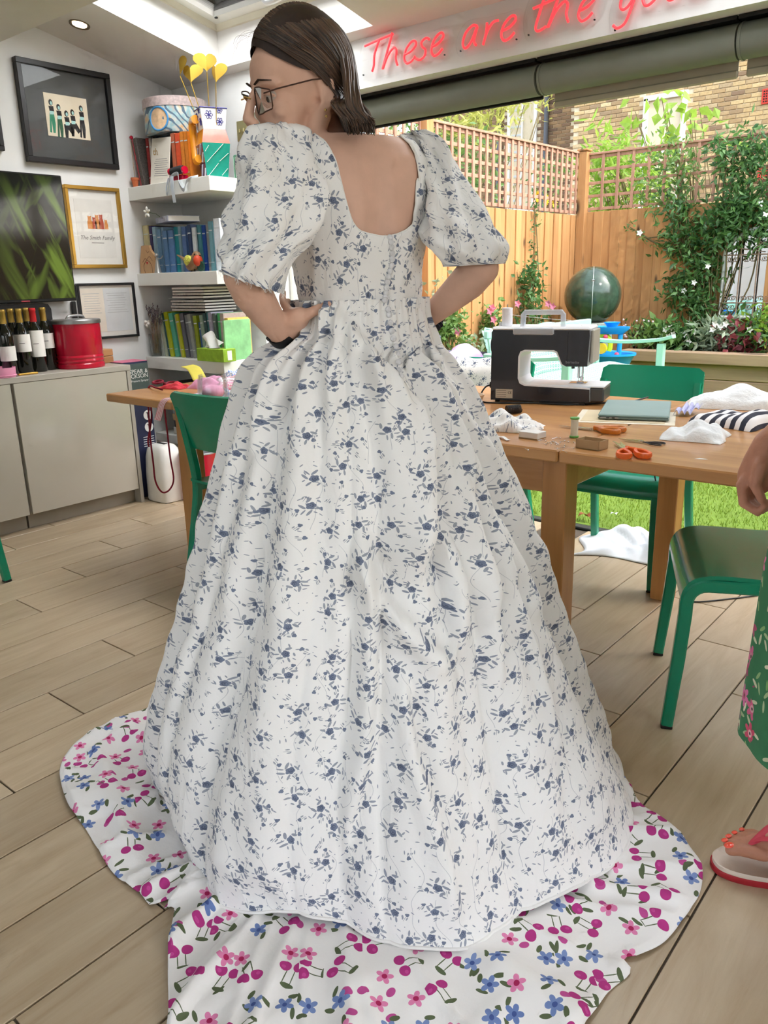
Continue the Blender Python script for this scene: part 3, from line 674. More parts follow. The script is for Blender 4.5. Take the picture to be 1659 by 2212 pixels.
bb.capsule([NK0, NB, NK0.lerp(NK1, .75), NK1, hp(-.012, 0, .0)], [.064, .054, .048, .049*HS, .05*HS], 18)
for s in (-1, 1): bb.capsule([TC+SV*s*.140+UPV*1.390-NV*.015, TC+SV*s*.080+UPV*1.425-NV*.018, NB-NV*.005], [.040, .032, .036], 12)
# arms
SHL = TC-SV*.150+UPV*1.395; SHR = TC+SV*.150+UPV*1.395
ELL = ray_at_dist(522, 598, SHL, .275); WRL = ray_at_dist(613, 733, ELL, .205, True)
ELR = ray_at_dist(1042, 580, SHR, .275); WRR = ray_at_dist(921, 690, ELR, .225, True)
for S, Eb, W in ((SHL, ELL, WRL), (SHR, ELR, WRR)):
    bb.capsule([S, S.lerp(Eb, .5), Eb], [.046, .041, .034], 16); bb.capsule([Eb, Eb.lerp(W, .22), Eb.lerp(W, .6), W], [.034, .0385, .031, .0225], 16)
def hand_on_hip(W, waist_pts, thumb_tip, palm):
    """palm from the wrist, thumb trailing back along the waist, four fingers round the side"""
    bb.capsule([W, W.lerp(palm, .5), palm], [.0235, .027, .030], 12, flat=.72)
    for i, (kn, tp, bend) in enumerate(waist_pts):
        bb.capsule([W.lerp(palm, .45), Vector(kn)], [.012, .0105], 10); hand_chain(bb, kn, tp, bend, .0092-.0004*i, .007)
    m = palm.lerp(thumb_tip, .45)-DV*.008; bb.capsule([W.lerp(palm, .35), palm.lerp(m, .6), m, thumb_tip], [.015, .0135, .0115, .0085], 10)
pl = on_b(640, 690, .10)
hand_on_hip(WRL, [(on_b(628, 676, .105), on_b(612, 632, .02), -RT*.006-DV*.010), (on_b(634, 680, .10), on_b(622, 650, .005), -RT*.008-DV*.010),
                  (on_b(640, 690, .09), on_b(632, 668, -.01), -RT*.008-DV*.008), (on_b(640, 702, .085), on_b(634, 690, -.012), -RT*.006-DV*.006)], on_b(708, 658, .112), pl)
pr = WRR + (TC+SV*.15+UPV*1.07-WRR).normalized()*.075
hand_on_hip(WRR, [(pr+UPV*(.02-.014*i)-NV*.02, pr+UPV*(.03-.016*i)-NV*.085-SV*.02, SV*.012) for i in range(4)], pr+NV*.01+UPV*.055-SV*.03, pr)
body = remesh(bb, 'body', SKIN, woman, .0042, 4)
# eyes, brow, lips, stud earring, glasses
for s in (-1, 1):
    b = MB(); b.ball(hp(.0765, s*.031, .008), .0125*HS, 14, 10); eye = b.build('eye', pm('eye_white', (190, 176, 166), .3), woman, True)
    b = MB(); b.ball(hp(.0868, s*.031, .0055), (.003, .0055, .0055), 12, 8, HR); b.build('iris', pm('iris_brown', (60, 40, 28), .15), eye, True)
    b = MB(); b.capsule([hp(.0875, s*.016, .0135), hp(.0885, s*.031, .0150), hp(.080, s*.046, .0095)], [.0020, .0036, .0024], 8); b.build('eyelid', SKIN, eye, True)
    b = MB(); b.tube([hp(.1005, s*.012, .032), hp(.0985, s*.028, .0375), hp(.083, s*.050, .034)], [.0025, .003, .0012], 8, flat=.6); b.build('eyebrow', pm('brow_brown', (52, 34, 24), .8), woman, True)
b = MB()
for i in range(2): b.ball(hp(.1045-.002*i, 0, -.0495-.0115*i), (.0065, .019, .0042+.0008*i), 16, 10, HR)
b.build('lips', pm('lips', (158, 84, 76), .45), woman, True)
for u in (-.024, -.034):
    b = MB(); b.ball(hp(.002, .0845, u), .0026, 10, 8); b.build('earring', pm('gold_stud', (232, 200, 130), .2, 1), woman, True)
TORT = pm('tortoiseshell', (74, 46, 34), .3, var=.5, vs=90); gl = empty('glasses', hp(.1, 0, .01)); gl.parent = woman; gl.matrix_parent_inverse = parent_inv(woman)
for s in (-1, 1):
    ring = [hp(.109-.006*abs(l-.033)/.02+(-.012 if l > .05 else 0), s*l, u) for l, u in [(.033+.0245*math.cos(a)*(1-.08*math.cos(4*a)), .004+.023*math.sin(a)*(1-.06*math.cos(4*a))) for a in [2*PI*k/28 for k in range(28)]]]
    b = MB(); b.tube(ring, .0013, 7, closed=True); b.build('rim', TORT, gl, True)
    c = sum(ring, Vector())/28; b = MB(); b.add([c]+ring, [(0, 1+k, 1+(k+1) % 28) for k in range(28)]); b.build('lens', GLASS, gl)
    b = MB(); b.tube([hp(.104, s*.056, .014), hp(.085, s*.074, .018), hp(.02, s*.084, .026), hp(-.016, s*.087, .026), hp(-.032, s*.085, .006)], .0014, 7); b.build('temple_arm', GOLD if s < 0 else TORT, gl, True)
b = MB(); b.tube(catmull([hp(.112, -.011, .010), hp(.120, 0, .015), hp(.112, .011, .010)], 4), .0013, 7); b.build('bridge', GOLD, gl, True)
# hair: cap and strands, tucked behind the ear, falling down her back
def mat_hair():
    m, nt, bs = nodes_of('brown_hair'); g = nt.nodes.new('ShaderNodeNewGeometry'); r = E(nt, g.outputs['Random Per Island'])
    nt.links.new(mixc(nt, r, lin((38, 25, 18)), lin((104, 76, 56))), bs.inputs['Base Color']); bs.inputs['Roughness'].default_value = .38; bs.inputs['Specular IOR Level'].default_value = .6; bs.inputs['Anisotropic'].default_value = .5
    return m
HAIR = mat_hair()
b = MB(); cap = []
LOWA = [0, 20, 45, 65, 82, 92, 104, 125, 180]; LOWU = [.094, .087, .066, .047, .037, .020, -.045, -.085, -.090]
for i in range(19):      # hair close to the skull, down to the hairline and the nape
    row = []
    for k in range(64):
        a = 2*PI*k/64; aw = abs((a+PI) % (2*PI)-PI); low = interp(math.degrees(aw), LOWA, LOWU)
        u = low+(.1535-low)*(1-(i/18)**1.6); w = (u-.050)/.1035; rr = math.sqrt(max(0, 1-w*w)) if w > 0 else 1-.10*w*w
        row.append(hw(.103*rr*math.cos(a)-.007, .0815*rr*math.sin(a), u))
    cap.append(row)
b.grid(cap, True); b.f.append(tuple(range(63, -1, -1))); b.m.append(0)
hair = b.build('hair', pm('hair_under', (46, 31, 23), .5, var=.3, vs=120), woman, True, None)
b = MB(); hr = random.Random(3)
def skull(f, l, u, k):
    v = Vector(((f+.007)/.103, l/.0815, (u-.05)/.1035)); v.normalize(); v *= 1+k
    return Vector((v.x*.103-.007, v.y*.0815, v.z*.1035+.05))
for i in range(900):
    q = hr.random(); far = hr.random() < .22; sd = -1 if far else 1; k = hr.uniform(.015, .075)
    f0 = lerp(.098, -.075, q)+hr.uniform(-.012, .012)
    P0 = skull(f0, sd*.002, .14-.25*max(0, f0-.05), k*.5)
    P1 = skull(lerp(.068, -.090, q), sd*.060, lerp(.086, .105, q), k*.8)
    P2 = skull(lerp(.014, -.100, q), sd*lerp(.084, .055, q), lerp(.042, .055, q)+hr.uniform(-.006, .008), k)
    Q = Vector((lerp(-.026, -.118, q)+hr.uniform(-.006, .006), sd*lerp(.085, .030, q)+hr.uniform(-.006, .006), lerp(-.004, -.010, q)))
    W = [hw(*p) for p in (P0, P1, P2, Q)]
    e = hr.random(); g = hr.uniform(-1, 1)
    if far: T = on_b(lerp(770, 808, q)+4*g, lerp(272, 286, e), .07+.03*e); Mx = 716+58*q
    else: T = on_b(lerp(748, 810, q)+5*g, 293-34*e*e-8*abs(g), .125+.035*hr.random()); Mx = 716+56*q
    T2 = on_b(lerp(Mx, lerp(748, 810, q), .62)+4+4*g, 258-6*e, (.075 if far else .135)+.02*hr.random()); 
    M1 = on_b(Mx+9*q, 226, (.06 if far else .125)+.02*hr.random())
    P = catmull(W[:3]+([W[3]] if q < .5 else [])+[M1, T2, T], 3); N = len(P); rr = hr.uniform(.0022, .0042)
    b.tube(P, [rr*min(1, (j+2)/3)*(1 if j < N-5 else (N-j)/5.5+.05) for j in range(N)], 5, flat=.5, cap=False)
b.build('hair_strands', HAIR, hair, True, None); hair.children[0]['kind'] = 'stuff'
b = MB()
for i in range(9):      # loose wisps round the forehead
    s0 = hp(*skull(.08, .04*hr.uniform(-1, 1.6), .12, .03)); e0 = hp(.118+.02*hr.random(), .04*hr.uniform(-1, 1.6), .06+.05*hr.random())
    b.tube(catmull([s0, s0.lerp(e0, .5)+UH*.010+FH*.004, s0.lerp(e0, .8)], 4), .00022, 3)
b.build('wisp', HAIR, hair, True, None)
for P0, P1, nm, c in ((ELL.lerp(WRL, .87), ELL.lerp(WRL, .97), 'watch_strap', (22, 22, 24)),):
    d = (P1-P0).normalized(); b = MB(); b.tube([P0, P0.lerp(P1, .33), P0.lerp(P1, .66), P1], [.0275, .028, .0275, .0268], 24, cap=True); ws = b.build(nm, pm('black_rubber', c, .5), woman, True)
    b = MB(); b.box((0, 0, 0), (.018, .034, .011), bev=.004, mat=frame_M(P0.lerp(P1, .5)-DV*.022-RT*.012, d, d.cross(DV).normalized(), DV)); b.build('watch_case', BLACK, ws)
b = MB(); d = (WRR-ELR).normalized(); c0 = ELR.lerp(WRR, .955)
for j in range(2):
    xa = d.cross(UPV).normalized(); ya = xa.cross(d)
    b.tube([c0+d*(.012*j)+(xa*math.cos(2*PI*k/36)+ya*math.sin(2*PI*k/36))*.029 for k in range(36)], [.0085*(1+.22*math.sin(k*2.6+j)) for k in range(36)], 8, closed=True)
b.build('scrunchie', pm('navy_scrunchie', (26, 27, 40), .9), woman, True)

# ------------------------------------------------------------------ the dress: bodice, sleeves, skirt, buttons
nl_px = [(664, 284), (684, 292), (706, 312), (726, 346), (738, 388), (744, 430), (754, 468), (776, 496), (806, 507), (838, 509), (868, 502), (892, 482), (904, 450), (907, 410), (902, 366), (890, 330), (872, 302), (862, 288)]
sg_th = np.linspace(-.5, PI+.5, 150); sg_z = np.linspace(1.15, 1.475, 90)
SP = []; SQ = []
for th in sg_th:
    for z in sg_z:
        p = torso_pt(th, z, .006, False); n2 = torso_pt(th, z, .016, False)-p
        if n2.dot(p-EYE) < 0:
            v = p-EYE; zz = v.dot(_f); SP.append((th, z)); SQ.append((CXP+FPX*v.dot(_r)/zz, CYP-FPX*v.dot(_u)/zz))
SP = np.array(SP); SQ = np.array(SQ)
nl = []
for q in [(p.x, p.y) for p in catmull([(x, y, 0) for x, y in nl_px], 6)]:
    i = int(np.argmin(((SQ-np.array(q))**2).sum(1))); nl.append((SP[i][0], SP[i][1]))
nl.sort(key=lambda t: t[0]); ths = [t for t, _ in nl]; zzs = [z for _, z in nl]
def neck_h(th):
    t = th if th > -PI/2 else th+2*PI
    if t > 1.5*PI: t -= 2*PI
    if t < ths[0] or t > ths[-1]:
        return 1.455 if -.3 < t < PI+.3 else 1.40
    return interp(t, ths, zzs)
NCOL = 300; hs = np.array([neck_h(2*PI*k/NCOL-PI/2) for k in range(NCOL)])
for _ in range(3): hs = (np.roll(hs, 1)+2*hs+np.roll(hs, -1))/4
b = MB(); rows = []; NR = 34
for j in range(NR+1):
    t = j/NR; row = []
    for k in range(NCOL):
        th = 2*PI*k/NCOL-PI/2; z = 1.118+(hs[k]-1.118)*t
        wr = .0022*math.sin(7*th+55*z)*math.sin(z*90+th*4)+.0016*math.sin(th*13+z*30)
        row.append(torso_pt(th, z, .0105+wr-(.0035 if j == NR else 0), False))
    rows.append(row)
b.grid(rows, True); uvs = []
rf = [torso_pt(2*PI*k/NCOL-PI/2, 1.26, .0075, False) for k in range(NCOL)]; uref = [0.0]
for k in range(1, NCOL): uref.append(uref[-1]+(rf[k]-rf[k-1]).length)
for j in range(NR+1):
    for k in range(NCOL): uvs.append((uref[k]+.31, rows[j][k].z))
dress = b.build('dress', BLUE, woman, True, None); set_uv(dress, uvs); dress['label'] = 'white cotton dress printed with slate-blue roses'
b = MB(); edge = [Vector(p) for p in rows[NR]]; b.tube(edge, .0017, 6, closed=True); b.build('neck_binding', pm('white_cotton', (244, 242, 238), .9), dress, True)
def sleeve(pairs, depth, seed, raw, fold=.0105):
    L = catmull([on_b(*p[0], p[2]) for p in pairs], 6); R = catmull([on_b(*p[1], p[2]) for p in pairs], 6); D = np.interp(np.linspace(0, 1, len(L)), np.linspace(0, 1, len(depth)), depth)
    r = random.Random(seed); ph = [r.uniform(0, 6.28) for _ in range(8)]; n = 72; rows = []; uv = []; vv = 0
    for i, (a, c) in enumerate(zip(L, R)):
        m = (a+c)/2; x = (c-a)/2; t = i/(len(L)-1); row = []; acc = 0
        if i: vv += (m-(L[i-1]+R[i-1])/2).length
        for k in range(n):
            an = 2*PI*k/n; s, co = math.sin(an), math.cos(an)
            f = fold*(math.sin(4*an+ph[0]+5*t)*math.sin(PI*min(1, t*1.1))+.7*math.sin(7*an+ph[1]-9*t)+.5*math.sin(3*an+14*t+ph[2])*math.sin(11*t+ph[3]))
            f += .35*fold*math.sin(11*an+ph[5]+16*t)*math.sin(7*t+2*an)+.25*fold*math.sin(27*t+5*an+ph[6])
            f += .008*math.sin(19*an+ph[4])*(math.exp(-t/.10)+.8*math.exp(-(1-t)/.05))
            q = m + x*co*(1+f/max(x.length, .02)) - DV*(s*(D[i]+f)) 
            if raw and i == len(L)-1: q = q-UPV*(.0025*r.random())
            if k: acc += (q-row[-1]).length
            row.append(q); uv.append((acc, -vv))
        rows.append(row)
    b = MB(); b.grid(rows, True); b.f.append(tuple(range(n-1, -1, -1))); b.m.append(0)
    o = b.build('sleeve', BLUE, dress, True, None); set_uv(o, uv); return rows
bl = [p.dot(-DV)+PC.dot(DV) for p in (SHL, ELL, SHR, ELR)]
Ls = sleeve([((580, 270), (630, 268), bl[0]), ((540, 284), (664, 286), bl[0]), ((516, 325), (686, 330), bl[0]+.01), ((508, 390), (692, 400), lerp(bl[0], bl[1], .35)), ((498, 450), (690, 458), lerp(bl[0], bl[1], .6)),
             ((489, 505), (672, 512), lerp(bl[0], bl[1], .8)), ((483, 555), (630, 558), bl[1]), ((484, 590), (596, 628), bl[1])], [.02, .060, .082, .088, .084, .072, .060, .053], 5, True)
Rs = sleeve([((868, 292), (915, 284), bl[2]), ((884, 318), (955, 306), bl[2]), ((900, 372), (984, 360), bl[2]), ((910, 440), (1012, 428), lerp(bl[2], bl[3], .45)), ((913, 496), (1056, 480), lerp(bl[2], bl[3], .8)),
             ((934, 540), (1088, 536), bl[3]), ((972, 576), (1080, 570), bl[3])], [.03, .055, .070, .078, .080, .068, .050], 9, False)
b = MB(); r = random.Random(4)
for k in range(90):      # frayed threads on the raw cuff
    p = Ls[-1][r.randrange(72)]; b.tube([p, p-UPV*(.003+.006*r.random())+RT*r.uniform(-.006, .006)-DV*r.uniform(-.004, .004)], .0003, 3)
b.build('frayed_thread', pm('white_cotton', (244, 242, 238), .9), dress)['kind'] = 'stuff'

ZR = [1.140, 1.118, 1.09, 1.044, .95, .85, .70, .50, .30, .10, .05]
AL = [-.066, -.075, -.105, -.155, -.204, -.236, -.283, -.342, -.418, -.487, -.505]
AR = [.182, .186, .203, .228, .292, .348, .412, .480, .530, .575, .588]
BB = [.100, .105, .128, .160, .205, .245, .290, .350, .410, .478, .500]
BF = [-.100, -.105, -.12, -.15, -.20, -.24, -.28, -.33, -.38, -.42, -.43]
hem_ab = [(-.524, -.131), (-.500, -.022), (-.440, .09), (-.352, .20), (-.328, .355), (-.272, .450), (-.151, .480), (-.044, .526), (.066, .574), (.192, .592), (.305, .546), (.42, .485), (.551, .378), (.636, .24), (.655, .05), (.612, -.129), (.50, -.33), (.22, -.45), (-.1, -.46), (-.40, -.34)]
HCn = (.06, .03); hpol = sorted((math.atan2(bq-HCn[1], aq-HCn[0]) % (2*PI), math.hypot(aq-HCn[0], bq-HCn[1])) for aq, bq in hem_ab)
ha = np.array([q[0] for q in hpol]); hrd = np.array([q[1] for q in hpol]); HA = np.concatenate([ha-2*PI, ha, ha+2*PI]); HRr = np.tile(hrd, 3)
NU = 480; PH = np.arange(NU)*2*PI/NU; cosP, sinP = np.cos(PH), np.sin(PH)
def hem_r(ph): return np.interp(ph % (2*PI), HA, HRr)
def path_az(pts): 
    o = [(on_b(x, y, bq)-PC, bq) for x, y, bq in pts]; return np.array([(p.dot(RT), p.z) for p, _ in o])
drape1 = path_az([(714, 652, .10), (775, 720, .14), (840, 795, .18), (905, 880, .22), (935, 960, .26), (942, 1085, .31), (930, 1200, .36), (925, 1270, .39)])
drape2 = path_az([(790, 1180, .33), (835, 1310, .38), (900, 1400, .42), (985, 1485, .45), (1005, 1440, .44), (1000, 1330, .41), (985, 1250, .38)])
drape3 = path_az([(640, 760, .12), (555, 960, .16), (530, 1000, .18)])
drape4 = path_az([(1030, 880, .18), (1100, 1150, .26), (1180, 1500, .34), (1230, 1700, .40)])
drape5 = path_az([(960, 760, .14), (1040, 1000, .24), (1075, 1250, .32), (1100, 1500, .38)])
drape6 = path_az([(880, 1500, .44), (900, 1650, .47), (960, 1830, .50), (985, 1950, .53)])
drape7 = path_az([(800, 1180, .33), (820, 1450, .42), (800, 1650, .46), (740, 1850, .5)])
def seg_dist(A, Z, path):
    """signed distance in the (a, z) plane: positive to the right of the path"""
    best = np.full(A.shape, 9.0); sg = np.zeros(A.shape)
    for (a0, z0), (a1, z1) in zip(path[:-1], path[1:]):
        dx, dz = a1-a0, z1-z0; L2 = dx*dx+dz*dz; t = np.clip(((A-a0)*dx+(Z-z0)*dz)/L2, 0, 1)
        d = np.hypot(A-(a0+t*dx), Z-(z0+t*dz)); s = np.sign((A-a0)*(-dz)-(Z-z0)*(-dx)); m = d < best
        best = np.where(m, d, best); sg = np.where(m, s, sg)
    return best*sg
def skirt_ring(z, k=1.0):
    al, ar, bk, bf = (float(np.interp(-z, [-q for q in ZR], y)) for y in (AL, AR, BB, BF))
    ca = (al+ar)/2; ra = (ar-al)/2; rb = np.where(sinP > 0, bk, -bf)
    return ca+ra*cosP, rb*sinP
zrows = list(1.140-(1.140-.012)*np.linspace(0, 1, 200)); A = []; Bv = []; Zv = []
tp = [torso_pt(p+PSI, 1.135, .011, False)-PC for p in PH]; tA = np.array([p.dot(RT) for p in tp]); tB = np.array([-p.dot(DV) for p in tp])
hr_ = hem_r(PH); ha_, hb_ = HCn[0]+hr_*cosP, HCn[1]+hr_*sinP
for z in zrows:
    a, bq = skirt_ring(z); wt = smooth((z-1.00)/.13); a, bq = a*(1-wt)+tA*wt, bq*(1-wt)+tB*wt
    t = (z-.012)/.50; wh = float(np.clip(1-t, 0, 1))**2.6; a, bq = a*(1-wh)+ha_*wh, bq*(1-wh)+hb_*wh
    if z > .80:
        tq = [torso_pt(p+PSI, z, .014, False)-PC for p in PH]; qa = np.array([p.dot(RT) for p in tq]); qb = np.array([-p.dot(DV) for p in tq])
        ins = ((a-.062)*cosP+bq*sinP) < ((qa-.062)*cosP+qb*sinP); a, bq = np.where(ins, qa, a), np.where(ins, qb, bq)
    A.append(a); Bv.append(bq); Zv.append(np.full(NU, z))
A, Bv, Zv = np.array(A), np.array(Bv), np.array(Zv); NRr = len(A)
dz = 1.14-Zv; PHg = np.tile(PH, (NRr, 1)); tt = np.clip(dz/1.1, 0, 1)
fade = np.clip((Zv-.0)/.10, .45, 1)
def crease(x): return np.abs(np.sin(x))**.65
f = .0055*np.cos(62*PHg)*np.exp(-dz/.07)+.008*np.cos(31*PHg+1.1*np.sin(5*PHg))*np.exp(-((dz-.10)/.12)**2)
drift = 1.6*np.sin(2*PHg+.6)*tt+.9*np.sin(3*PHg+2)*tt*tt
f += (.007+.046*np.clip(tt*1.5, 0, 1))*(crease(5.5*PHg+drift*.8+.4)-.62)*np.clip(dz/.15, 0, 1)
f += (.004+.018*np.clip(tt*1.5, 0, 1))*(crease(9.5*PHg+1.3+drift)-.62)*np.clip(dz/.10, 0, 1)
f += .007*np.sin(19*PHg+2.2*drift+4*tt)*np.clip(dz/.1, 0, 1)*(1-.4*tt)
f += .004*np.sin(23*A+17*Zv+3*np.sin(11*Zv))*np.sin(13*PHg+9*Zv)+.0022*np.sin(61*A-40*Zv)*np.sin(37*Zv+29*A+2*np.sin(15*A))
back = np.clip(sinP*2.2+.15, 0, 1)[None, :]
for path, step, dec, rid, w in ((drape1, .060, .26, .034, .030), (drape2, .050, .12, .030, .026), (drape3, .024, .07, .009, .016), (drape4, .024, .10, .012, .016), (drape5, .032, .10, .014, .016), (drape6, .034, .10, .016, .020), (drape7, .022, .10, .012, .02)):
    d = seg_dist(A, Zv, path); zt, zb = path[0][1], path[-1][1]; en = np.clip((max(zt, path[:, 1].max())+.02-Zv)/.08, 0, 1)*np.clip((Zv-(path[:, 1].min()-.03))/.10, 0, 1)
    dp = np.clip(d, 0, None); f += back*en*(-step*np.clip(d/.010, 0, 1)*(.55*np.exp(-dp/.030)+.5*np.exp(-dp/dec))+rid*np.exp(-((d+.012)/w)**2))
f *= fade*1.18
na, nb = np.where(True, cosP, 0)[None, :]*np.ones_like(A), sinP[None, :]*np.ones_like(A)
A2, B2 = A+f*na, Bv+f*nb
for i, z in enumerate(zrows):
    if z > .80:
        tq = [torso_pt(p+PSI, z, .010, False)-PC for p in PH]; qa = np.array([p.dot(RT) for p in tq]); qb = np.array([-p.dot(DV) for p in tq])
        ins = ((A2[i]-.062)*cosP+B2[i]*sinP) < ((qa-.062)*cosP+qb*sinP)+.003; k_ = f[i]*.25+.004; A2[i] = np.where(ins, qa+k_*cosP, A2[i]); B2[i] = np.where(ins, qb+k_*sinP, B2[i])
rt_ = np.clip((.07-Zv)/.058, 0, 1)
Z2 = Zv+rt_*(.007*np.sin(7*PHg+1)+.004*np.sin(13*PHg+2)+.006)
Z2 = np.maximum(Z2, .010)
V3 = np.stack([PC.x+RT.x*A2-DV.x*B2, PC.y+RT.y*A2-DV.y*B2, Z2], -1)
AB = np.stack([A, Bv], -1); arc_u = np.concatenate([np.zeros((NRr, 1)), np.cumsum(np.linalg.norm(np.diff(AB, axis=1), axis=2), axis=1)], 1)
kb = NU//4; arc_u = arc_u-arc_u[:, kb:kb+1]; ABZ = np.stack([A, Bv, Zv], -1); arc_v = np.concatenate([np.zeros((1, NU)), np.cumsum(np.linalg.norm(np.diff(ABZ, axis=0), axis=2), axis=0)], 0)
b = MB(); b.v = [tuple(p) for p in V3.reshape(-1, 3)]; b.f = [(i*NU+k, i*NU+(k+1) % NU, (i+1)*NU+(k+1) % NU, (i+1)*NU+k) for i in range(NRr-1) for k in range(NU)]; b.m = [0]*len(b.f)
skirt = b.build('skirt', BLUE, dress, True, None); set_uv(skirt, np.stack([arc_u.ravel()*.93+3.0, -arc_v.ravel()], -1))
b = MB(); b.tube([Vector(V3[-1, k]) for k in range(0, NU, 2)], .0035, 6, closed=True); b.build('hem', pm('white_cotton', (244, 242, 238), .9), dress, True)
def bvh(o): return BVHTree.FromPolygons([tuple(world_of(o) @ v.co) for v in o.data.vertices], [tuple(p.vertices) for p in o.data.polygons])
tr1, tr2 = bvh(dress), bvh(skirt); bm_ = MB(); bm_.lathe([(.0005, .005), (.0035, .0046), (.0058, .003), (.0064, .0), (.005, -.002)], n=14, capt=True); btn = bm_.mesh('button', pm('covered_button', (226, 226, 228), .7, var=.18, vs=120), True)
for P in (catmull([(842, 514, 0), (846, 560, 0), (836, 610, 0), (831, 648, 0)], 4)+catmull([(838, 668, 0), (846, 715, 0), (858, 765, 0), (866, 812, 0)], 3)):
    d = ray(P.x, P.y); hit = None
    for T in (tr1, tr2):
        h = T.ray_cast(EYE, d)
        if h[0] is not None and (hit is None or h[3] < hit[3]): hit = h
    if hit:
        n = hit[1] if hit[1].dot(d) < 0 else -hit[1]; link('button', btn, dress, Matrix.Translation(hit[0]+n*.001) @ n.to_track_quat('Z', 'Y').to_matrix().to_4x4())
b = MB(); seam = [torso_pt(PI/2-.02+.01*math.sin(z*30), z, .0105, False) for z in np.linspace(1.135, 1.262, 10)]; b.tube(seam, .0007, 5); b.build('placket', pm('white_cotton', (244, 242, 238), .9), dress, True)

# ------------------------------------------------------------------ the cherry-print cloth spread under the train
out = [(-.735, -.055), (-.732, -.16), (-.663, -.269), (-.52, -.36), (-.25, -.40), (.2, -.30), (.60, -.10), (.66, .10), (.665, .226), (.705, .297), (.712, .38), (.709, .44), (.665, .515), (.566, .608), (.50, .640), (.472, .642), (.475, .672), (.432, .70), (.386, .745), (.30, .82), (.1, .90), (-.15, .90), (-.30, .82), (-.318, .70), (-.345, .56), (-.358, .43), (-.39, .452), (-.43, .405), (-.508, .33), (-.60, .19), (-.672, .09)]
cc = (-.01, .20); pol = [(math.atan2(q[1]-cc[1], q[0]-cc[0]), math.hypot(q[0]-cc[0], q[1]-cc[1])) for q in [(p.x, p.y) for p in catmull([(x, y, 0) for x, y in out], 5, True)]]
pol.sort(); pa = np.array([q[0] for q in pol]); prr = np.array([q[1] for q in pol]); PA = np.concatenate([pa-2*PI, pa, pa+2*PI]); PRR = np.tile(prr, 3)
NT, NRc = 420, 90; TH = np.arange(NT)*2*PI/NT; base_r = np.interp(TH, PA, PRR); rows = []; uv = []
for j in range(NRc+1):
    t = (j/NRc)**.8; rr = base_r*t; a = cc[0]+rr*np.cos(TH); bq = cc[1]+rr*np.sin(TH)
    d = np.clip((t-.35)/.5, 0, 1)
    fold = np.maximum(0, .016*(1-np.abs(np.sin(8.5*TH+1.5*np.sin(3*TH)+.8*t)))**2.5+.010*(1-np.abs(np.sin(14*TH+4*t+1)))**3+.006*np.sin(9*a+21*bq)*np.sin(17*a-8*bq))*d
    fold *= 1.5
    fold += .006*np.maximum(0, np.sin(40*a+23*bq+3*np.sin(9*bq))*np.sin(31*bq-12*a))*d
    sd = seg_dist(a, bq, np.array([(-.60, -.22), (-.66, -.12), (-.60, .0), (-.55, .12), (-.50, .24)])); fold += .022*np.exp(-(sd/.018)**2)*d
    sd = seg_dist(a, bq, np.array([(-.36, .42), (-.33, .3), (-.2, .2)])); fold += .018*np.clip(sd/.012, 0, 1)*np.exp(-np.clip(sd, 0, 1)/.05)*d
    z = .003+fold*np.clip((1-t)/.02, .35, 1)+.003*(1-d)
    lift = .003*np.maximum(0, np.sin(23*TH+2*np.sin(7*TH)))*np.exp(-(1-t)/.03); z = np.minimum(z+lift, .03)
    keep = np.hypot((a-.06)/.52, (bq-.05)/.46) < 1; z = np.where(keep, np.minimum(z, .007), z)
    rows.append([PC+RT*float(x)-DV*float(y)+UPV*float(q) for x, y, q in zip(a, bq, z)]); uv += [(float(x), float(y)) for x, y in zip(a, bq)]
b = MB(); b.grid(rows, True); cl = b.build('fabric_sheet', CHERRY, None, True, None, fix=True); set_uv(cl, uv)
sol = cl.modifiers.new('thickness', 'SOLIDIFY'); sol.thickness = .0015; sol.offset = 1
tag(cl, 'white cherry-print cloth spread on the floor under the dress train', 'fabric')

# ------------------------------------------------------------------ the second person, at the table end
per2 = thing('person', 'person in a green floral dress and red sandals standing by the table end', 'person', (-.13, 1.46, 0))
b2 = MB(); C2 = Vector((-.10, 1.47, 0)); F2 = Vector((-.985, -.17, 0)).normalized(); L2 = UPV.cross(F2)
SK2 = pm('skin_tanned', (190, 132, 106), .5, var=.08, vs=40, bmp=.12, bs=160)
for z0, z1, r0, r1 in ((.80, 1.0, .15, .14), (1.0, 1.2, .14, .135), (1.2, 1.38, .135, .15)): b2.capsule([C2+UPV*z0, C2+UPV*z1], [r0, r1], 20, flat=.75, up=F2)
b2.capsule([C2+L2*.15+UPV*1.38, C2-L2*.15+UPV*1.38], [.055, .055], 14); b2.capsule([C2+UPV*1.38, C2+F2*.02+UPV*1.52], [.055, .052], 14)
H2 = C2+F2*.03+UPV*1.60; HM2 = frame_M(Vector(), F2, L2, UPV)
for c, rr in (((0, 0, .03), (.098, .077, .098)), ((.045, 0, -.02), (.05, .058, .07)), ((.075, 0, -.085), (.02, .024, .018)), ((.105, 0, -.02), (.016, .012, .014)), ((.09, 0, .0), (.012, .01, .022))): b2.ball(H2+HM2 @ Vector(c), rr, 18, 12, HM2)
for s in (-1, 1): b2.ball(H2+HM2 @ Vector((0, s*.08, -.005)), (.015, .008, .03), 12, 8, HM2)
WR2 = on_y(1659, 962, 1.60); EL2 = C2-L2*.22+UPV*1.07+F2*.06; SH2 = C2-L2*.16+UPV*1.37
b2.capsule([SH2, SH2.lerp(EL2, .5), EL2], [.05, .045, .04], 14); b2.capsule([EL2, EL2.lerp(WR2, .35), WR2], [.042, .040, .029], 14)
KN = on_y(1634, 1030, 1.60); b2.capsule([WR2, WR2.lerp(KN, .5), KN], [.029, .034, .036], 14, flat=.8, up=(0, 1, 0))
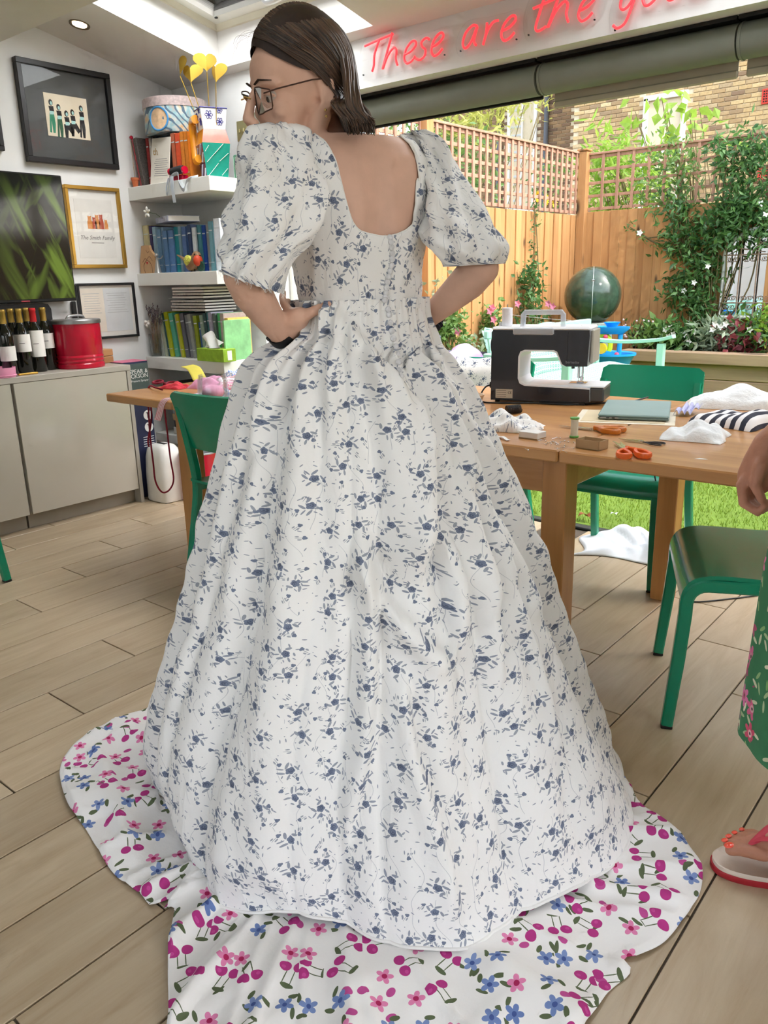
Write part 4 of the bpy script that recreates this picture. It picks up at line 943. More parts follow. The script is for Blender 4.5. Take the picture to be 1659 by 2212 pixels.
for i in range(4):
    k = KN+Vector((-.016+.002*i, -.030+.019*i, -.012)); b2.capsule([WR2.lerp(KN, .6), k], [.014, .0125], 10)
    t1 = k+Vector((.006, 0, -.036)); t2 = k+Vector((.034, .002, -.050)); t3 = k+Vector((.046, .002, -.030)); b2.capsule([k, t1, t2, t3], [.0115, .0105, .0095, .008], 10)
k = WR2.lerp(KN, .45)+Vector((.006, -.032, -.006)); b2.capsule([WR2.lerp(KN, .2), k, k+Vector((-.004, -.010, -.035)), k+Vector((.010, -.006, -.062))], [.017, .0145, .0115, .009], 10)
WL2 = C2+L2*.24+UPV*.82+F2*.02; EL3 = C2+L2*.24+UPV*1.08-F2*.04
b2.capsule([C2+L2*.16+UPV*1.37, EL3], [.05, .04], 12); b2.capsule([EL3, WL2, WL2-UPV*.09], [.041, .029, .03], 12)
for i in range(4): b2.capsule([WL2-UPV*.09+F2*(.02-.014*i), WL2-UPV*.16+F2*(.026-.014*i)], [.010, .0075], 8)
b2.capsule([WL2-UPV*.05+F2*.02, WL2-UPV*.11+F2*.045], [.011, .008], 8)
toe = on_z(1561, 1838, .03); heel = toe+Vector((.215, .062, 0)); fd = (toe-heel).normalized(); fl = UPV.cross(fd)
feet = [(heel, 0), (heel+Vector((.27, -.12, 0)), 1)]
for hl, q in feet:
    an = hl+fd*.035+UPV*.085; b2.capsule([Vector((an.x+.02, an.y, .9)), Vector((an.x+.01, an.y, .45)), Vector((an.x+.012, an.y, .30)), an], [.08, .055, .054, .036], 14)
    b2.capsule([hl+fd*.022+UPV*.045, an-UPV*.02], [.030, .034], 12); b2.capsule([an-UPV*.012, hl+fd*.11+UPV*.052, hl+fd*.165+UPV*.036], [.034, .031, .022], 14); b2.capsule([hl+fd*.02+UPV*.04, hl+fd*.10+UPV*.036, hl+fd*.16+UPV*.033], [.026, .032, .036], 12, flat=.55, up=(0, 0, 1))
    for i in range(5):
        lo = (.031-.0165*i)*(1 if q == 0 else -1); ln = (.218, .226, .219, .208, .194)[i]; rr = (.0125, .0088, .0084, .0078, .0074)[i]
        b2.capsule([hl+fd*.15+fl*lo*.9+UPV*.034, hl+fd*(ln-.022)+fl*lo+UPV*.036, hl+fd*(ln-.008)+fl*lo+UPV*.030], [rr*1.1, rr*1.05, rr], 10)
remesh(b2, 'body', SK2, per2, .0045, 3)
for hl, q in feet:
    for i in range(5):
        lo = (.031-.0165*i)*(1 if q == 0 else -1); ln = (.218, .226, .219, .208, .194)[i]; rr = (.0125, .0088, .0084, .0078, .0074)[i]
        b = MB(); b.ball(hl+fd*(ln-.003)+fl*lo+UPV*(.0315+rr*.72), (rr*.78, rr*.78, rr*.30), 12, 8, frame_M(Vector(), fd, fl, UPV) @ Matrix.Rotation(.35, 4, 'Y')); b.build('toenail', pm('coral_polish', (255, 92, 70), .15, coat=.6), per2, True)
    sole = [hl+fd*x+fl*y*(1 if q == 0 else -1) for x, y in [(-.012, 0), (.0, -.026), (.05, -.032), (.11, -.036), (.17, -.044), (.215, -.034), (.242, -.004), (.244, .022), (.225, .046), (.18, .052), (.11, .042), (.05, .034), (.0, .026)]]
    sole = [p for p in catmull(sole, 4, True)]; n = len(sole); c = sum(sole, Vector())/n
    def ring(z, k): return [(c+(p-c)*k)*1.0+UPV*(z-c.z) for p in sole]
    for nm, mt, zs in (('sandal', pm('red_sole', (176, 40, 50), .5), [(.0, .96), (.003, 1.0), (.014, 1.0), (.0155, .985)]), ('footbed', pm('cream_footbed', (222, 206, 190), .7, bmp=.1), [(.0155, .975), (.024, .975), (.0255, .95), (.0225, .88)])):
        b = MB(); b.grid([ring(z, k) for z, k in zs], True); b.f += [tuple(range(n-1, -1, -1)), tuple((len(zs)-1)*n+k for k in range(n))]; b.m += [0, 0]
        so = b.build(nm, mt, per2 if nm == 'sandal' else so, True, 50)
    for sg in (-1, 1):
        b = MB(); P = catmull([hl+fd*.185+fl*.012*(1 if q == 0 else -1)+UPV*.034, hl+fd*.165+fl*.014*(1 if q == 0 else -1)+UPV*.056, hl+fd*.125+fl*(sg*.030)+UPV*.073, hl+fd*.075+fl*(sg*.043)+UPV*.045, hl+fd*.065+fl*(sg*.043)+UPV*.018], 4)
        b.tube(P, .009, 8, flat=.32, up=(0, 0, 1)); b.build('strap', pm('coral_strap', (206, 62, 82), .5), so, True)
rows = []; uv = []
ZK = [.36, .40, .5, .7, .9, 1.02, 1.15, 1.30, 1.40]; RX = [.234, .234, .232, .228, .20, .158, .165, .172, .14]; RY = [.215, .213, .205, .20, .195, .175, .17, .185, .19]
for z in np.linspace(.36, 1.40, 60):
    row = []; acc = 0
    for k in range(90):
        a = 2*PI*k/90; q = max(0, (1.0-z)); fo = .012*q*math.sin(7*a+2*z)+.006*q*math.sin(13*a+1)
        p = C2+F2*((interp(z, ZK, RX)+fo)*math.cos(a))+L2*((interp(z, ZK, RY)+fo)*math.sin(a))+UPV*z
        if k: acc += (p-row[-1]).length
        row.append(p); uv.append((acc, z))
    rows.append(row)
b = MB(); b.grid(rows, True); o = b.build('dress', mat_print_green(), per2, True, None); set_uv(o, uv); o['label'] = 'green dress printed with pink and red flowers'
b = MB(); HM3 = HM2; b.ball(H2+HM2 @ Vector((-.012, 0, .042)), (.106, .09, .104), 20, 14, HM2); b.ball(H2+HM2 @ Vector((-.05, 0, -.03)), (.06, .082, .10), 18, 12, HM2); b.build('hair', pm('hair_under', (40, 27, 20), .5), per2, True)

# ------------------------------------------------------------------ the left wall: pictures, screen, cabinets
def text_part(txt, size, M, mat, parent, name='lettering', th=.0004, align='CENTER', shear=0):
    c = bpy.data.curves.new(name, 'FONT'); c.body = txt; c.size = size; c.align_x = align; c.align_y = 'CENTER'; c.extrude = th; c.shear = shear; c.resolution_u = 2
    o = bpy.data.objects.new(name, c); COL.objects.link(o); bpy.context.view_layer.update()
    me = bpy.data.meshes.new_from_object(o.evaluated_get(bpy.context.evaluated_depsgraph_get())); me.name = name
    bpy.data.objects.remove(o); me.materials.clear(); me.materials.append(mat)
    return link(name, me, parent, M)
def wallM(x, y, z): return Matrix(((0, 0, 1, x), (1, 0, 0, y), (0, 1, 0, z), (0, 0, 0, 1)))      # drawing plane on the left wall, facing +x
def shelfM(x, y, z): return Matrix(((1, 0, 0, x), (0, 0, -1, y), (0, 1, 0, z), (0, 0, 0, 1)))    # drawing plane facing -y
def disc_poly(cx, cy, rx, ry, n=14): return [(cx+rx*math.cos(2*PI*k/n), cy+ry*math.sin(2*PI*k/n)) for k in range(n)]
INK = pm('ink_black', (34, 32, 34), .8); TEALI = pm('ink_green', (66, 150, 118), .8); AQUAI = pm('ink_aqua', (176, 220, 216), .8)
PGLASS = mat_glass('picture_glass', (1, 1, 1), .0, .35)
def picture(y0, y1, z0, z1, fw, fd, fmat, bmat, label, gloss=True):
    o = thing('picture_frame', label, 'picture', (XL+.001, (y0+y1)/2, z0), 0, 'framed pictures on the side wall'); x = XL+.001
    for (a0, a1, c0, c1) in ((y0, y1, z1-fw, z1), (y0, y1, z0, z0+fw), (y0, y0+fw, z0+fw, z1-fw), (y1-fw, y1, z0+fw, z1-fw)):
        b = MB(); b.box((x+fd/2, (a0+a1)/2, (c0+c1)/2), (fd, a1-a0, c1-c0), bev=.002); b.build('frame_bar', fmat, o)
    b = MB(); b.box((x+fd*.35, (y0+y1)/2, (z0+z1)/2), (.004, y1-y0-fw*2, z1-z0-fw*2)); b.build('mount_board', bmat, o)
    if gloss: b = MB(); b.box((x+fd*.8, (y0+y1)/2, (z0+z1)/2), (.002, y1-y0-fw*2, z1-z0-fw*2)); b.build('glass', PGLASS, o)
    return o, x+fd*.35+.002
BLKF = pm('black_frame', (30, 30, 32), .35, var=.1)
o, px_ = picture(2.221, 2.737, 1.785, 2.257, .026, .036, BLKF, pm('charcoal_mount', (74, 76, 76), .5), 'large black frame with a small card of five sketched figures on a dark mount')
b = MB(); b.box((px_+.001, 2.472, 2.019), (.002, .238, .200)); card = b.build('card', pm('cream_card', (236, 224, 200), .8), o)
figs = [(-.085, .062, 1.0, INK, TEALI), (-.045, .045, .95, INK, pm('ink_dgreen', (50, 96, 70), .8)), (-.005, .02, .8, INK, INK), (.03, .03, .85, INK, INK), (.082, .055, 1.0, INK, INK)]
for i, (fx, top, k, c1, c2) in enumerate(figs):
    M = wallM(px_+.002, 2.472, 2.014); dr = MB()
    dr.prism(disc_poly(fx, top, .011, .015), M, .0006); dr.prism([(fx-.014, top-.017), (fx+.012, top-.016), (fx+.014, top-.042), (fx-.010, top-.046)], M, .0006); dr.build('sketched_figure', c1, card)
    dr = MB(); dr.prism(disc_poly(fx+.002, top-.003, .006, .009), M, .0010); dr.prism([(fx-.010, top-.040), (fx+.012, top-.040), (fx+.010, top-.055), (fx-.012, top-.057)], M, .0008); dr.build('sketched_figure', AQUAI, card)
    dr = MB()
    if i in (2, 3): dr.prism([(fx-.02, top-.052), (fx+.016, top-.05), (fx+.036, top-.085), (fx+.022, top-.10), (fx+.002, top-.075), (fx-.004, top-.115), (fx-.018, top-.115)], M, .0007)
    else: dr.prism([(fx-.013, top-.05), (fx+.011, top-.05), (fx+.014, top-.10), (fx+.008, top-.142), (fx-.004, top-.142), (fx-.006, top-.08), (fx-.012, top-.142), (fx-.022, top-.14)], M, .0007)
    dr.build('sketched_figure', c2, card)
o, px_ = picture(2.398, 2.726, 1.270, 1.690, .019, .028, GOLD, PAPER, 'gold frame with a small drawing of orange bears above handwriting')
b = MB(); b.box((px_+.0006, 2.562, 1.475), (.0012, .225, .300)); card = b.build('card', pm('warm_card', (232, 230, 224), .8), o)
OR = [pm('bear_orange', (214, 138, 62), .8), pm('bear_red', (188, 86, 62), .8)]
for i, (fx, h, w) in enumerate([(-.045, .062, .018), (-.018, .058, .016), (.0, .072, .018), (.024, .075, .017), (.052, .045, .014)]):
    M = wallM(px_+.0012, 2.575, 1.478); dr = MB(); dr.prism(disc_poly(fx, h*.36, w*.85, h*.42, 16), M, .0008); dr.prism(disc_poly(fx, h*.80, w*.6, w*.6, 14), M, .0008+.0003)
    for s in (-1, 1): dr.prism(disc_poly(fx+s*w*.45, h*.80+w*.5, w*.2, w*.2, 8), M, .001)
    dr.prism([(fx-w*.8, -.004), (fx-w*.1, -.004), (fx-w*.1, .012), (fx-w*.8, .012)], M, .001); dr.prism([(fx+w*.1, -.004), (fx+w*.8, -.004), (fx+w*.8, .012), (fx+w*.1, .012)], M, .001); dr.build('sketched_bear', OR[i % 2], card)
GINK = pm('pencil_grey', (130, 128, 124), .8)
text_part('The Smith Family', .030, wallM(px_+.002, 2.565, 1.428), GINK, card, shear=.3); b = MB(); b.box((px_+.0014, 2.565, 1.402), (.0006, .075, .003)); b.build('pencil_line', GINK, card)
o, px_ = picture(2.402, 2.761, .889, 1.191, .013, .022, BLKF, PAPER, 'thin black landscape frame holding two handwritten letter sheets')
for k, (yc, w, c) in enumerate(((2.49, .14, (244, 236, 222)), (2.645, .17, (228, 232, 234)))):
    b = MB(); b.box((px_+.001, yc, 1.045), (.001, w, .235)); sh = b.build('letter_sheet', pm(f'letter_{k}', c, .85), o)
    rr = random.Random(k)
    for i in range(9): b = MB(); b.box((px_+.0018, yc-.008*rr.random(), 1.135-.013*i), (.0004, w*(.55+.25*rr.random()), .0022)); b.build('ink_line', pm('faint_ink', (196, 198, 200), .9), sh)
o, px_ = picture(1.80, 2.108, 1.822, 2.05, .022, .03, BLKF, PAPER, 'black frame cut off beside the large black picture frame')
# television
tv = thing('television', 'flat television showing bright green leaves, mounted on the wall', 'television', (XL, 1.80, 1.10))
b = MB(); b.box((XL+.027, 1.74, 1.4), (.046, .7, .4), bev=.01); b.build('back_box', BLACK, tv)
b = MB(); b.box((-4.092, 1.745, 1.4135), (.024, 1.238, .622), bev=.004); b.build('casing', pm('tv_bezel', (30, 32, 33), .3, .4), tv)
def mat_screen():
    m, nt, bs = nodes_of('leaf_screen'); P = coords(nt); s = sep(nt, P)
    y, z = s[1]-1.74, s[2]-1.41
    v = comb(nt, y*1.0+z*.42, z*.16-y*.05, 0.0); w = noise(nt, v, 13, 3, .5, .5); w2 = noise(nt, comb(nt, y*1.0-z*.55, z*.2, 3.0), 11, 2, .5, .7)
    msk = ((y-.20)*4.0).op('MAXIMUM', 0.0).op('MINIMUM', 1.0)*((.34-z)*5.0).op('MAXIMUM', 0.0).op('MINIMUM', 1.0)
    leaf = ((w-.52)*7.0).op('MAXIMUM', 0.0).op('MINIMUM', 1.0).max(((w2-.55)*7.0).op('MAXIMUM', 0.0).op('MINIMUM', 1.0)*.8)*msk
    col = mixc(nt, leaf, lin((10, 16, 8)), lin((136, 168, 62))); bar = (y-.165).abs().lt(.035)  # bar is a grey reflection painted into the screen colour
    col = mixc(nt, bar*.6, col, lin((80, 92, 98)))
    nt.links.new(col, bs.inputs['Emission Color']); bs.inputs['Emission Strength'].default_value = .55; bs.inputs['Base Color'].default_value = (.01, .01, .01, 1); bs.inputs['Roughness'].default_value = .08
    return m
b = MB(); b.box((-4.079, 1.745, 1.418), (.003, 1.222, .598)); b.build('screen', mat_screen(), tv)
b = MB(); b.box((-4.0795, 2.08, 1.1095), (.002, .045, .006)); b.build('logo', pm('logo_red', (150, 50, 60), .5), tv)
b = MB(); b.box((XL+.014, 2.372, .97), (.022, .022, .26), bev=.003); b.build('cable_trunking', BLACK, tv)
# glossy cabinets
CAB = pm('grey_gloss_lacquer', (186, 180, 166), .10, var=.01, coat=.6); CABM = pm('grey_cabinet_side', (172, 166, 154), .4, var=.02); PLI = pm('grey_plinth', (150, 142, 128), .45)
for (y0, y1, lb) in ((1.19, 1.815, 'glossy grey handleless base cabinet under the television'), (1.825, 2.448, 'glossy grey handleless base cabinet at the end under the red tin')):
    o = thing('base_cabinet', lb, 'cabinet', (-4.0, (y0+y1)/2, 0), 0, 'glossy grey base cabinets')
    b = MB(); b.box((-3.995, (y0+y1)/2, .409), (.306, y1-y0, .652)); b.build('carcass', CABM, o)
    b = MB(); b.box((-3.829, (y0+y1)/2, .409), (.018, y1-y0-.006, .652), bev=.0015); b.build('door', CAB, o)
    b = MB(); b.box((-4.01, (y0+y1)/2, .041), (.27, y1-y0, .08)); b.build('plinth', PLI, o)
b = MB(); b.box((-3.985, 2.461, .368), (.33, .022, .735), bev=.001); o = b.build('end_panel', CABM); tag(o, 'grey panel closing the end of the cabinet run', 'panel')
b = MB(); b.box((-3.985, 1.83, .751), (.334, 1.29, .029), bev=.002); tag(b.build('worktop', CABM), 'long grey worktop over the glossy cabinets', 'worktop')
ZW = .7658
# things on the worktop
b = MB(); pts = [(y, z) for y, z in ((1.55, 0), (2.20, 0), (2.232, .02), (2.232, .300), (2.218, .325), (2.19, .33), (1.55, .33))]
b.prism([(y, z) for y, z in pts], wallM(XL+.003, 0, ZW), .030); tag(b.build('speaker_panel', pm('black_satin', (16, 16, 17), .45)), 'black rounded panel standing behind the wine bottles', 'panel')
GLB = pm('bottle_glass', (14, 18, 12), .08, var=.1, coat=.5); LABW = pm('label_white', (232, 230, 224), .7); CAPG = pm('capsule_gold', (188, 156, 78), .3, .7); CAPR = pm('capsule_red', (196, 34, 42), .3)
for i, (pxc, x, cap, lh, lz, ll) in enumerate([(3, -3.93, CAPG, .07, .07, 'dark wine bottle with gold capsule beside the television edge'), (21, -4.03, CAPG, .10, .08, 'dark wine bottle with gold capsule and a narrow barcode label'), (39, -3.96, CAPG, .085, .105, 'dark wine bottle with gold capsule and wide white label'),
                                           (55, -4.06, CAPG, .07, .09, 'dark wine bottle with gold capsule standing behind its neighbours'), (69, -3.96, CAPR, .13, .075, 'wine bottle with red capsule and tall white label'), (91, -4.00, CAPG, .075, .11, 'dark wine bottle with gold capsule next to the red tin')]):
    yc = on_x(pxc, 672, x).y; o = thing('wine_bottle', ll, 'bottle', (x, yc, ZW), 0, 'wine bottles under the television')
    R = .037; b = MB(); b.lathe([(.030, 0), (R, .006), (R, .185), (.034, .205), (.022, .228), (.0155, .245), (.0142, .30), (.0155, .302), (.0155, .310)], (x, yc, ZW), 28); b.build('body', GLB, o, True, 50)
    b = MB(); b.lathe([(.0158, .246), (.0152, .296), (.0168, .298), (.0168, .308), (.0155, .3125), (.006, .313)], (x, yc, ZW), 24, capb=False); b.build('capsule', cap, o, True, 40)
    b = MB(); rows = [[Vector((x+(R+.0006)*math.cos(a), yc+(R+.0006)*math.sin(a), ZW+lz+q*lh)) for a in np.linspace(-1.75, (.95 if i != 1 else -.9), 18)] for q in (0, 1)]; b.grid(rows); lbm = b.build('label', LABW, o, True)
    if i in (2, 4, 5): 
        a = -.55; M = Matrix.Translation((x+(R+.001)*math.cos(a), yc+(R+.001)*math.sin(a), ZW+lz+lh*.5)) @ Matrix.Rotation(a+PI/2, 4, 'Z') @ Matrix.Rotation(PI/2, 4, 'X')
        b = MB(); b.box(None, (.026, .0022, .0006), mat=M); b.build('printed_line', INK, lbm)
RED = pm('red_enamel', (190, 14, 48), .22, var=.04, coat=.5); TIN = pm('tin_grey', (150, 150, 150), .35, .8)
yt = on_x(170, 745, -3.965).y; o = thing('storage_tin', 'big round red enamel tin with ribbed foot and grey lid', 'tin', (-3.965, yt, ZW))
b = MB(); b.lathe([(.118, 0), (.121, .004), (.121, .022), (.116, .028), (.1215, .038), (.1165, .048), (.1215, .058), (.1165, .068), (.119, .075), (.119, .228)], (-3.965, yt, ZW), 48); b.build('body', RED, o, True, 30)
b = MB(); b.lathe([(.1235, .226), (.1235, .242), (.119, .247), (.05, .250), (.0005, .250)], (-3.965, yt, ZW), 48); b.build('lid', TIN, o, True, 40)
b = MB(); b.tube(catmull([(-3.965, yt-.05, ZW+.248), (-3.965, yt-.04, ZW+.262), (-3.965, yt, ZW+.266), (-3.965, yt+.04, ZW+.262), (-3.965, yt+.05, ZW+.248)], 4), .006, 8); b.build('handle', TIN, o, True)
yp = on_x(2, 800, -3.88).y; o = thing('pink_dish', 'round pink tin dish on the worktop edge', 'dish', (-3.88, yp, ZW)); b = MB(); b.lathe([(.062, 0), (.064, .004), (.066, .044), (.0665, .047), (.064, .047), (.062, .008), (.0005, .006)], (-3.88, yp, ZW), 36); b.build('bowl', pm('pink_tin', (236, 158, 190), .4), o, True, 40)
b = MB(); b.tube([(-3.88+.0668*math.cos(2*PI*k/36), yp+.0668*math.sin(2*PI*k/36), ZW+.010) for k in range(36)], .002, 6, closed=True); b.build('rib', pm('pink_tin', (236, 158, 190)), o, True)
b = MB(); b.box((-3.868, on_x(60, 806, -3.868).y, ZW+.005), (.018, .10, .009), bev=.002, rz=.05); tag(b.build('folding_rule', GOLD), 'thin brass rule lying on the worktop edge', 'ruler')
for k in range(2): b = MB(); b.box((-4.06, on_x(228, 775, -4.06).y-.03, ZW+.019+.038*k), (.10, .10, .036), bev=.003, rz=.05*k); tag(b.build('wood_block', wood('light_block', (176, 130, 80), (212, 170, 116), 'y', 8)), ['pale wooden block under another behind the red tin', 'upper pale wooden block behind the red tin'][k], 'wooden block', 'stacked wooden blocks')

# ------------------------------------------------------------------ alcove shelves
SHX = (XL, -3.437); SHD = (2.80, YE)
for i, (z0, z1, lb) in enumerate(((1.630, 1.700, 'thick white floating shelf carrying the vase and round tin'), (1.170, 1.238, 'thick white floating shelf carrying the row of blue books'), (.700, .768, 'thick white floating shelf carrying the green books'))):
    b = MB(); b.box(((SHX[0]+SHX[1])/2, (SHD[0]+SHD[1])/2, (z0+z1)/2), (SHX[1]-SHX[0], SHD[1]-SHD[0], z1-z0), bev=.0015); tag(b.build('floating_shelf', TRIM), lb, 'shelf', 'white floating shelves in the corner')
b = MB(); b.box(((SHX[0]+SHX[1])/2, 2.985, .285), (SHX[1]-SHX[0], .34, .05), bev=.0015); tag(b.build('floating_shelf', TRIM), 'lowest white shelf half hidden behind the table leg', 'shelf', 'white floating shelves in the corner')
def book(xc, w, h, d, z, c, label, y=2.845, lean=0, title=None, tcol=None, group='books', rough=.55, y_lean=0):
    o = thing('book', label, 'book', (xc, y+d/2, z), 0, group); M = Matrix.Translation((xc, y, z)) @ Matrix.Rotation(lean, 4, 'Y')
    cm = pm('cloth_%02x%02x%02x' % tuple(c), c, rough, var=.10, vs=60); t = min(.0025, w*.15)
    b = MB(); b.box(None, (w, .003, h), bev=.001, mat=M @ Matrix.Translation((0, .0015, h/2)))
    for s in (-1, 1): b.box(None, (t, d, h), mat=M @ Matrix.Translation((s*(w/2-t/2), d/2, h/2)))
    b.build('cover', cm, o); b = MB(); b.box(None, (w-2*t, d-.008, h-.008), mat=M @ Matrix.Translation((0, d/2+.001, h/2))); b.build('pages', PAPER, o)
    if title:
        TM = M @ Matrix.Translation((0, -.0006, h*.55)) @ Matrix(((0, -1, 0, 0), (0, 0, -1, 0), (1, 0, 0, 0), (0, 0, 0, 1))) 
        text_part(title, min(w*.75, .02), TM @ Matrix.Rotation(PI, 4, 'Z'), pm('title_%d%d%d' % tcol, tcol, .6), o, 'spine_title')
    else:
        b = MB(); b.box(None, (w*.8, .0008, .006), mat=M @ Matrix.Translation((0, -.0004, h*.82))); b.box(None, (w*.8, .0008, .003), mat=M @ Matrix.Translation((0, -.0004, h*.18))); b.build('spine_band', pm('band_pale', (206, 214, 216), .6), o)
    return o
bx = [-4.140, -4.088, -4.063, -4.051, -4.019, -3.984, -3.960, -3.917, -3.867, -3.814, -3.792, -3.754, -3.732, -3.703, -3.667, -3.645, -3.616, -3.588, -3.553, -3.518, -3.468]
bc = [(206, 196, 150), (62, 52, 104), (150, 92, 60), (150, 182, 200), (112, 150, 184), (132, 164, 190), (90, 130, 176), (92, 132, 184), (22, 130, 142), (120, 150, 166), (86, 116, 168), (76, 108, 160), (40, 60, 96), (214, 222, 228), (36, 92, 100), (60, 122, 134), (30, 70, 150), (150, 152, 150), (104, 152, 164), (226, 232, 238)]
bh = [.262, .258, .235, .25, .235, .245, .225, .225, .24, .24, .235, .24, .245, .228, .24, .238, .235, .24, .25, .262]
bn = ['cream', 'dark purple', 'thin brown', 'pale blue', 'mid blue', 'powder blue', 'denim blue', 'bright blue', 'deep teal', 'blue-grey', 'slate blue', 'cornflower blue', 'navy', 'white-spined', 'dark green-blue', 'sea green', 'royal blue', 'grey', 'aqua', 'white and blue patterned']
for i in range(20): book((bx[i]+bx[i+1])/2, bx[i+1]-bx[i]-.0012, bh[i], .17, 1.2385, bc[i], f'{bn[i]} book standing on the middle shelf', group='blue books on the middle shelf', y=2.862+.006*(i % 3))
o = book(0, .03, .24, .18, 0, (196, 200, 220), 'pale lilac book lying across the tops of the blue books', group='blue books on the middle shelf', y=0); o.matrix_basis = Matrix.Translation((-3.80, 2.90, 1.521)) @ Matrix.Rotation(-.35, 4, 'Z') @ Matrix.Rotation(math.radians(-90), 4, 'Y')
gx = [(-4.075, .024), (-4.048, .022), (-4.018, .030), (-3.985, .034), (-3.944, .038), (-3.905, .020), (-3.880, .024), (-3.845, .036), (-3.808, .030), (-3.770, .028), (-3.738, .032), (-3.704, .026), (-3.676, .026), (-3.649, .022), (-3.624, .024), (-3.597, .026), (-3.569, .022), (-3.545, .030), (-3.512, .028), (-3.482, .026)]
gc = [(190, 196, 188), (196, 206, 180), (60, 110, 112), (176, 188, 30), (84, 176, 146), (190, 176, 130), (184, 190, 40), (92, 96, 104), (120, 126, 130), (150, 156, 150), (140, 158, 34), (62, 96, 150), (146, 170, 150), (54, 84, 84), (70, 130, 136), (176, 172, 192), (112, 132, 128), (84, 196, 122), (186, 168, 160), (244, 206, 110)]
gn = ['pale grey', 'cream green', 'dark teal patterned', 'lime yellow', 'mint green', 'buff', 'narrow lime', 'charcoal', 'stone grey', 'silver grey', 'olive green', 'short blue', 'sage', 'dark green', 'sea blue', 'lilac grey', 'grey-green', 'bright green', 'dusty pink', 'yellow-spined']
gh = [.24, .235, .25, .255, .25, .24, .245, .25, .24, .245, .235, .20, .24, .25, .255, .255, .25, .25, .25, .225]
for i in range(20): book(gx[i][0]+.012, gx[i][1], gh[i], .16, .7685, gc[i], f'{gn[i]} book leaning on the lower shelf', lean=-math.radians(7 if i < 10 else 4 if i < 17 else 0), group='green books on the lower shelf', y=2.862+.005*(i % 3))
o = thing('book', 'pale green picture book turned face out at the end of the lower shelf', 'book', (-3.45, 2.83, .7685), 0, 'green books on the lower shelf'); b = MB(); b.box((-3.44, 2.845, .876), (.012, .05, .215)); b.box((-3.452, 2.93, .876), (.012, .17, .215), bev=.002); b.build('cover', pm('pale_green_cover', (150, 214, 150), .5, var=.25, vs=14), o)
NBW = pm('notebook_black', (26, 26, 28), .6)
for i in range(8):
    z = 1.028+.0158*i+(.006 if i > 3 else 0); r = random.Random(i); xa = -3.945+.012*r.random()+(.02 if i > 3 else 0); xb = -3.640+.012*r.random(); rzz = r.uniform(-.02, .02)
    o = thing('notebook', ['black spiral notebook at the bottom of the stack', 'second black spiral notebook up the stack on the green books', 'third black spiral notebook up the stack', 'fourth spiral notebook up the stack', 'fifth notebook up, with a loose sheet under it', 'cream-edged notebook with a rope spiral', 'plain notebook second from the top of the stack', 'pale grey folder on top of the notebook stack'][i], 'notebook', ((xa+xb)/2, 2.97, z), rzz, 'notebooks stacked on the green books')
    xc = (xa+xb)/2
    for q, nm, mt in ((.0012, 'cover', NBW if i < 7 else CABM), (.0068, 'pages', PAPER), (.0126, 'cover', NBW if i < 7 else CABM)):
        b = MB(); b.box((xc, 2.972, z+q), (xb-xa-(.004 if nm == 'pages' else 0), .22, .0018 if nm == 'cover' else .0092)); b.build(nm, mt, o)
    if i < 4 or i == 5:
        b = MB()
        for k in range(26): xk = xa+.012+(xb-xa-.024)*k/25; b.tube([(xk, 2.862+.0075*math.cos(t), z+.0068+.0072*math.sin(t)) for t in np.linspace(0, 2*PI, 9)[:-1]], .0009, 4, closed=True)
        b.build('spiral_binding', CHROME, o)
b = MB(); b.sheet(lambda u, v: (-3.96+.30*u, 2.865+.2*v, 1.096+.004*math.sin(5*u+3*v)), 8, 6, .0012); o = b.build('loose_sheet', PAPER); tag(o, 'crumpled sheet sticking out of the notebook stack', 'paper')
o.hide_render = False
# tissue box
o = thing('tissue_box', 'lime green tissue box with a white tissue pulled up', 'tissue box', (-3.51, 2.885, .7685)); b = MB(); b.box((-3.512, 2.815, .8025), (.225, .088, .068), bev=.002); b.build('carton', pm('lime_carton', (146, 186, 50), .5, var=.2, vs=30), o)
b = MB(); b.lathe([(.05, 0), (.05, .0008)], (-3.53, 2.815, .8365), 24, sx=1, sy=.5); b.build('opening', DARK, o)
def tis(u, v): a = (u-.5)*.13; h = v*.075*(1-.5*abs(u-.35)*2); return (-3.545+a+.03*v*(u-.3), 2.815+.018*math.sin(9*u+4*v)*(1-.3*v)+.01*v, .835+h*1.25)
b = MB(); b.sheet(tis, 16, 10, .0008); b.build('tissue', pm('tissue', (246, 246, 244), .9), o, True)
b = MB(); b.box((-3.3992, 2.815, .8025), (.0008, .03, .05)); b.build('carton_label', PAPER, o)
# dried lavender in a glass
o = thing('dried_flowers', 'dried lavender stems standing in a clear glass on the lower shelf', 'dried flowers', (-4.088, 2.842, .7685)); b = MB(); b.lathe([(.030, .001), (.032, .006), (.036, .13), (.034, .13), (.030, .010), (.0005, .008)], (-4.095, 2.838, .7685), 28); b.build('glass', mat_glass('vase_glass', (.95, .97, .96), .1, .5), o, True, 40)
r = random.Random(11); b = MB(); b2_ = MB()
for i in range(34):
    a = r.uniform(0, 6.28); rr = r.uniform(0, .018); p0 = Vector((-4.095+rr*math.cos(a), 2.838+rr*math.sin(a), .785)); t = Vector((-4.075+r.uniform(-.04, .055), 2.83+r.uniform(-.02, .02), 1.0+r.uniform(-.03, .075)))
    b.tube([p0, p0.lerp(t, .5)+Vector((r.uniform(-.004, .004), 0, 0)), t], .0009, 4)
    for k in range(7): q = t+(p0-t).normalized()*(.005*k)+Vector((r.uniform(-.003, .003), r.uniform(-.003, .003), 0)); b2_.ball(q, (.0026, .0026, .0036), 6, 4)
b.build('stems', pm('dry_stem', (150, 132, 104), .9), o); b2_.build('lavender_heads', pm('dry_lavender', (92, 80, 92), .9), o, True); 
for c in o.children:
    if c.name.startswith(('stems', 'lav')): c['kind'] = 'stuff'
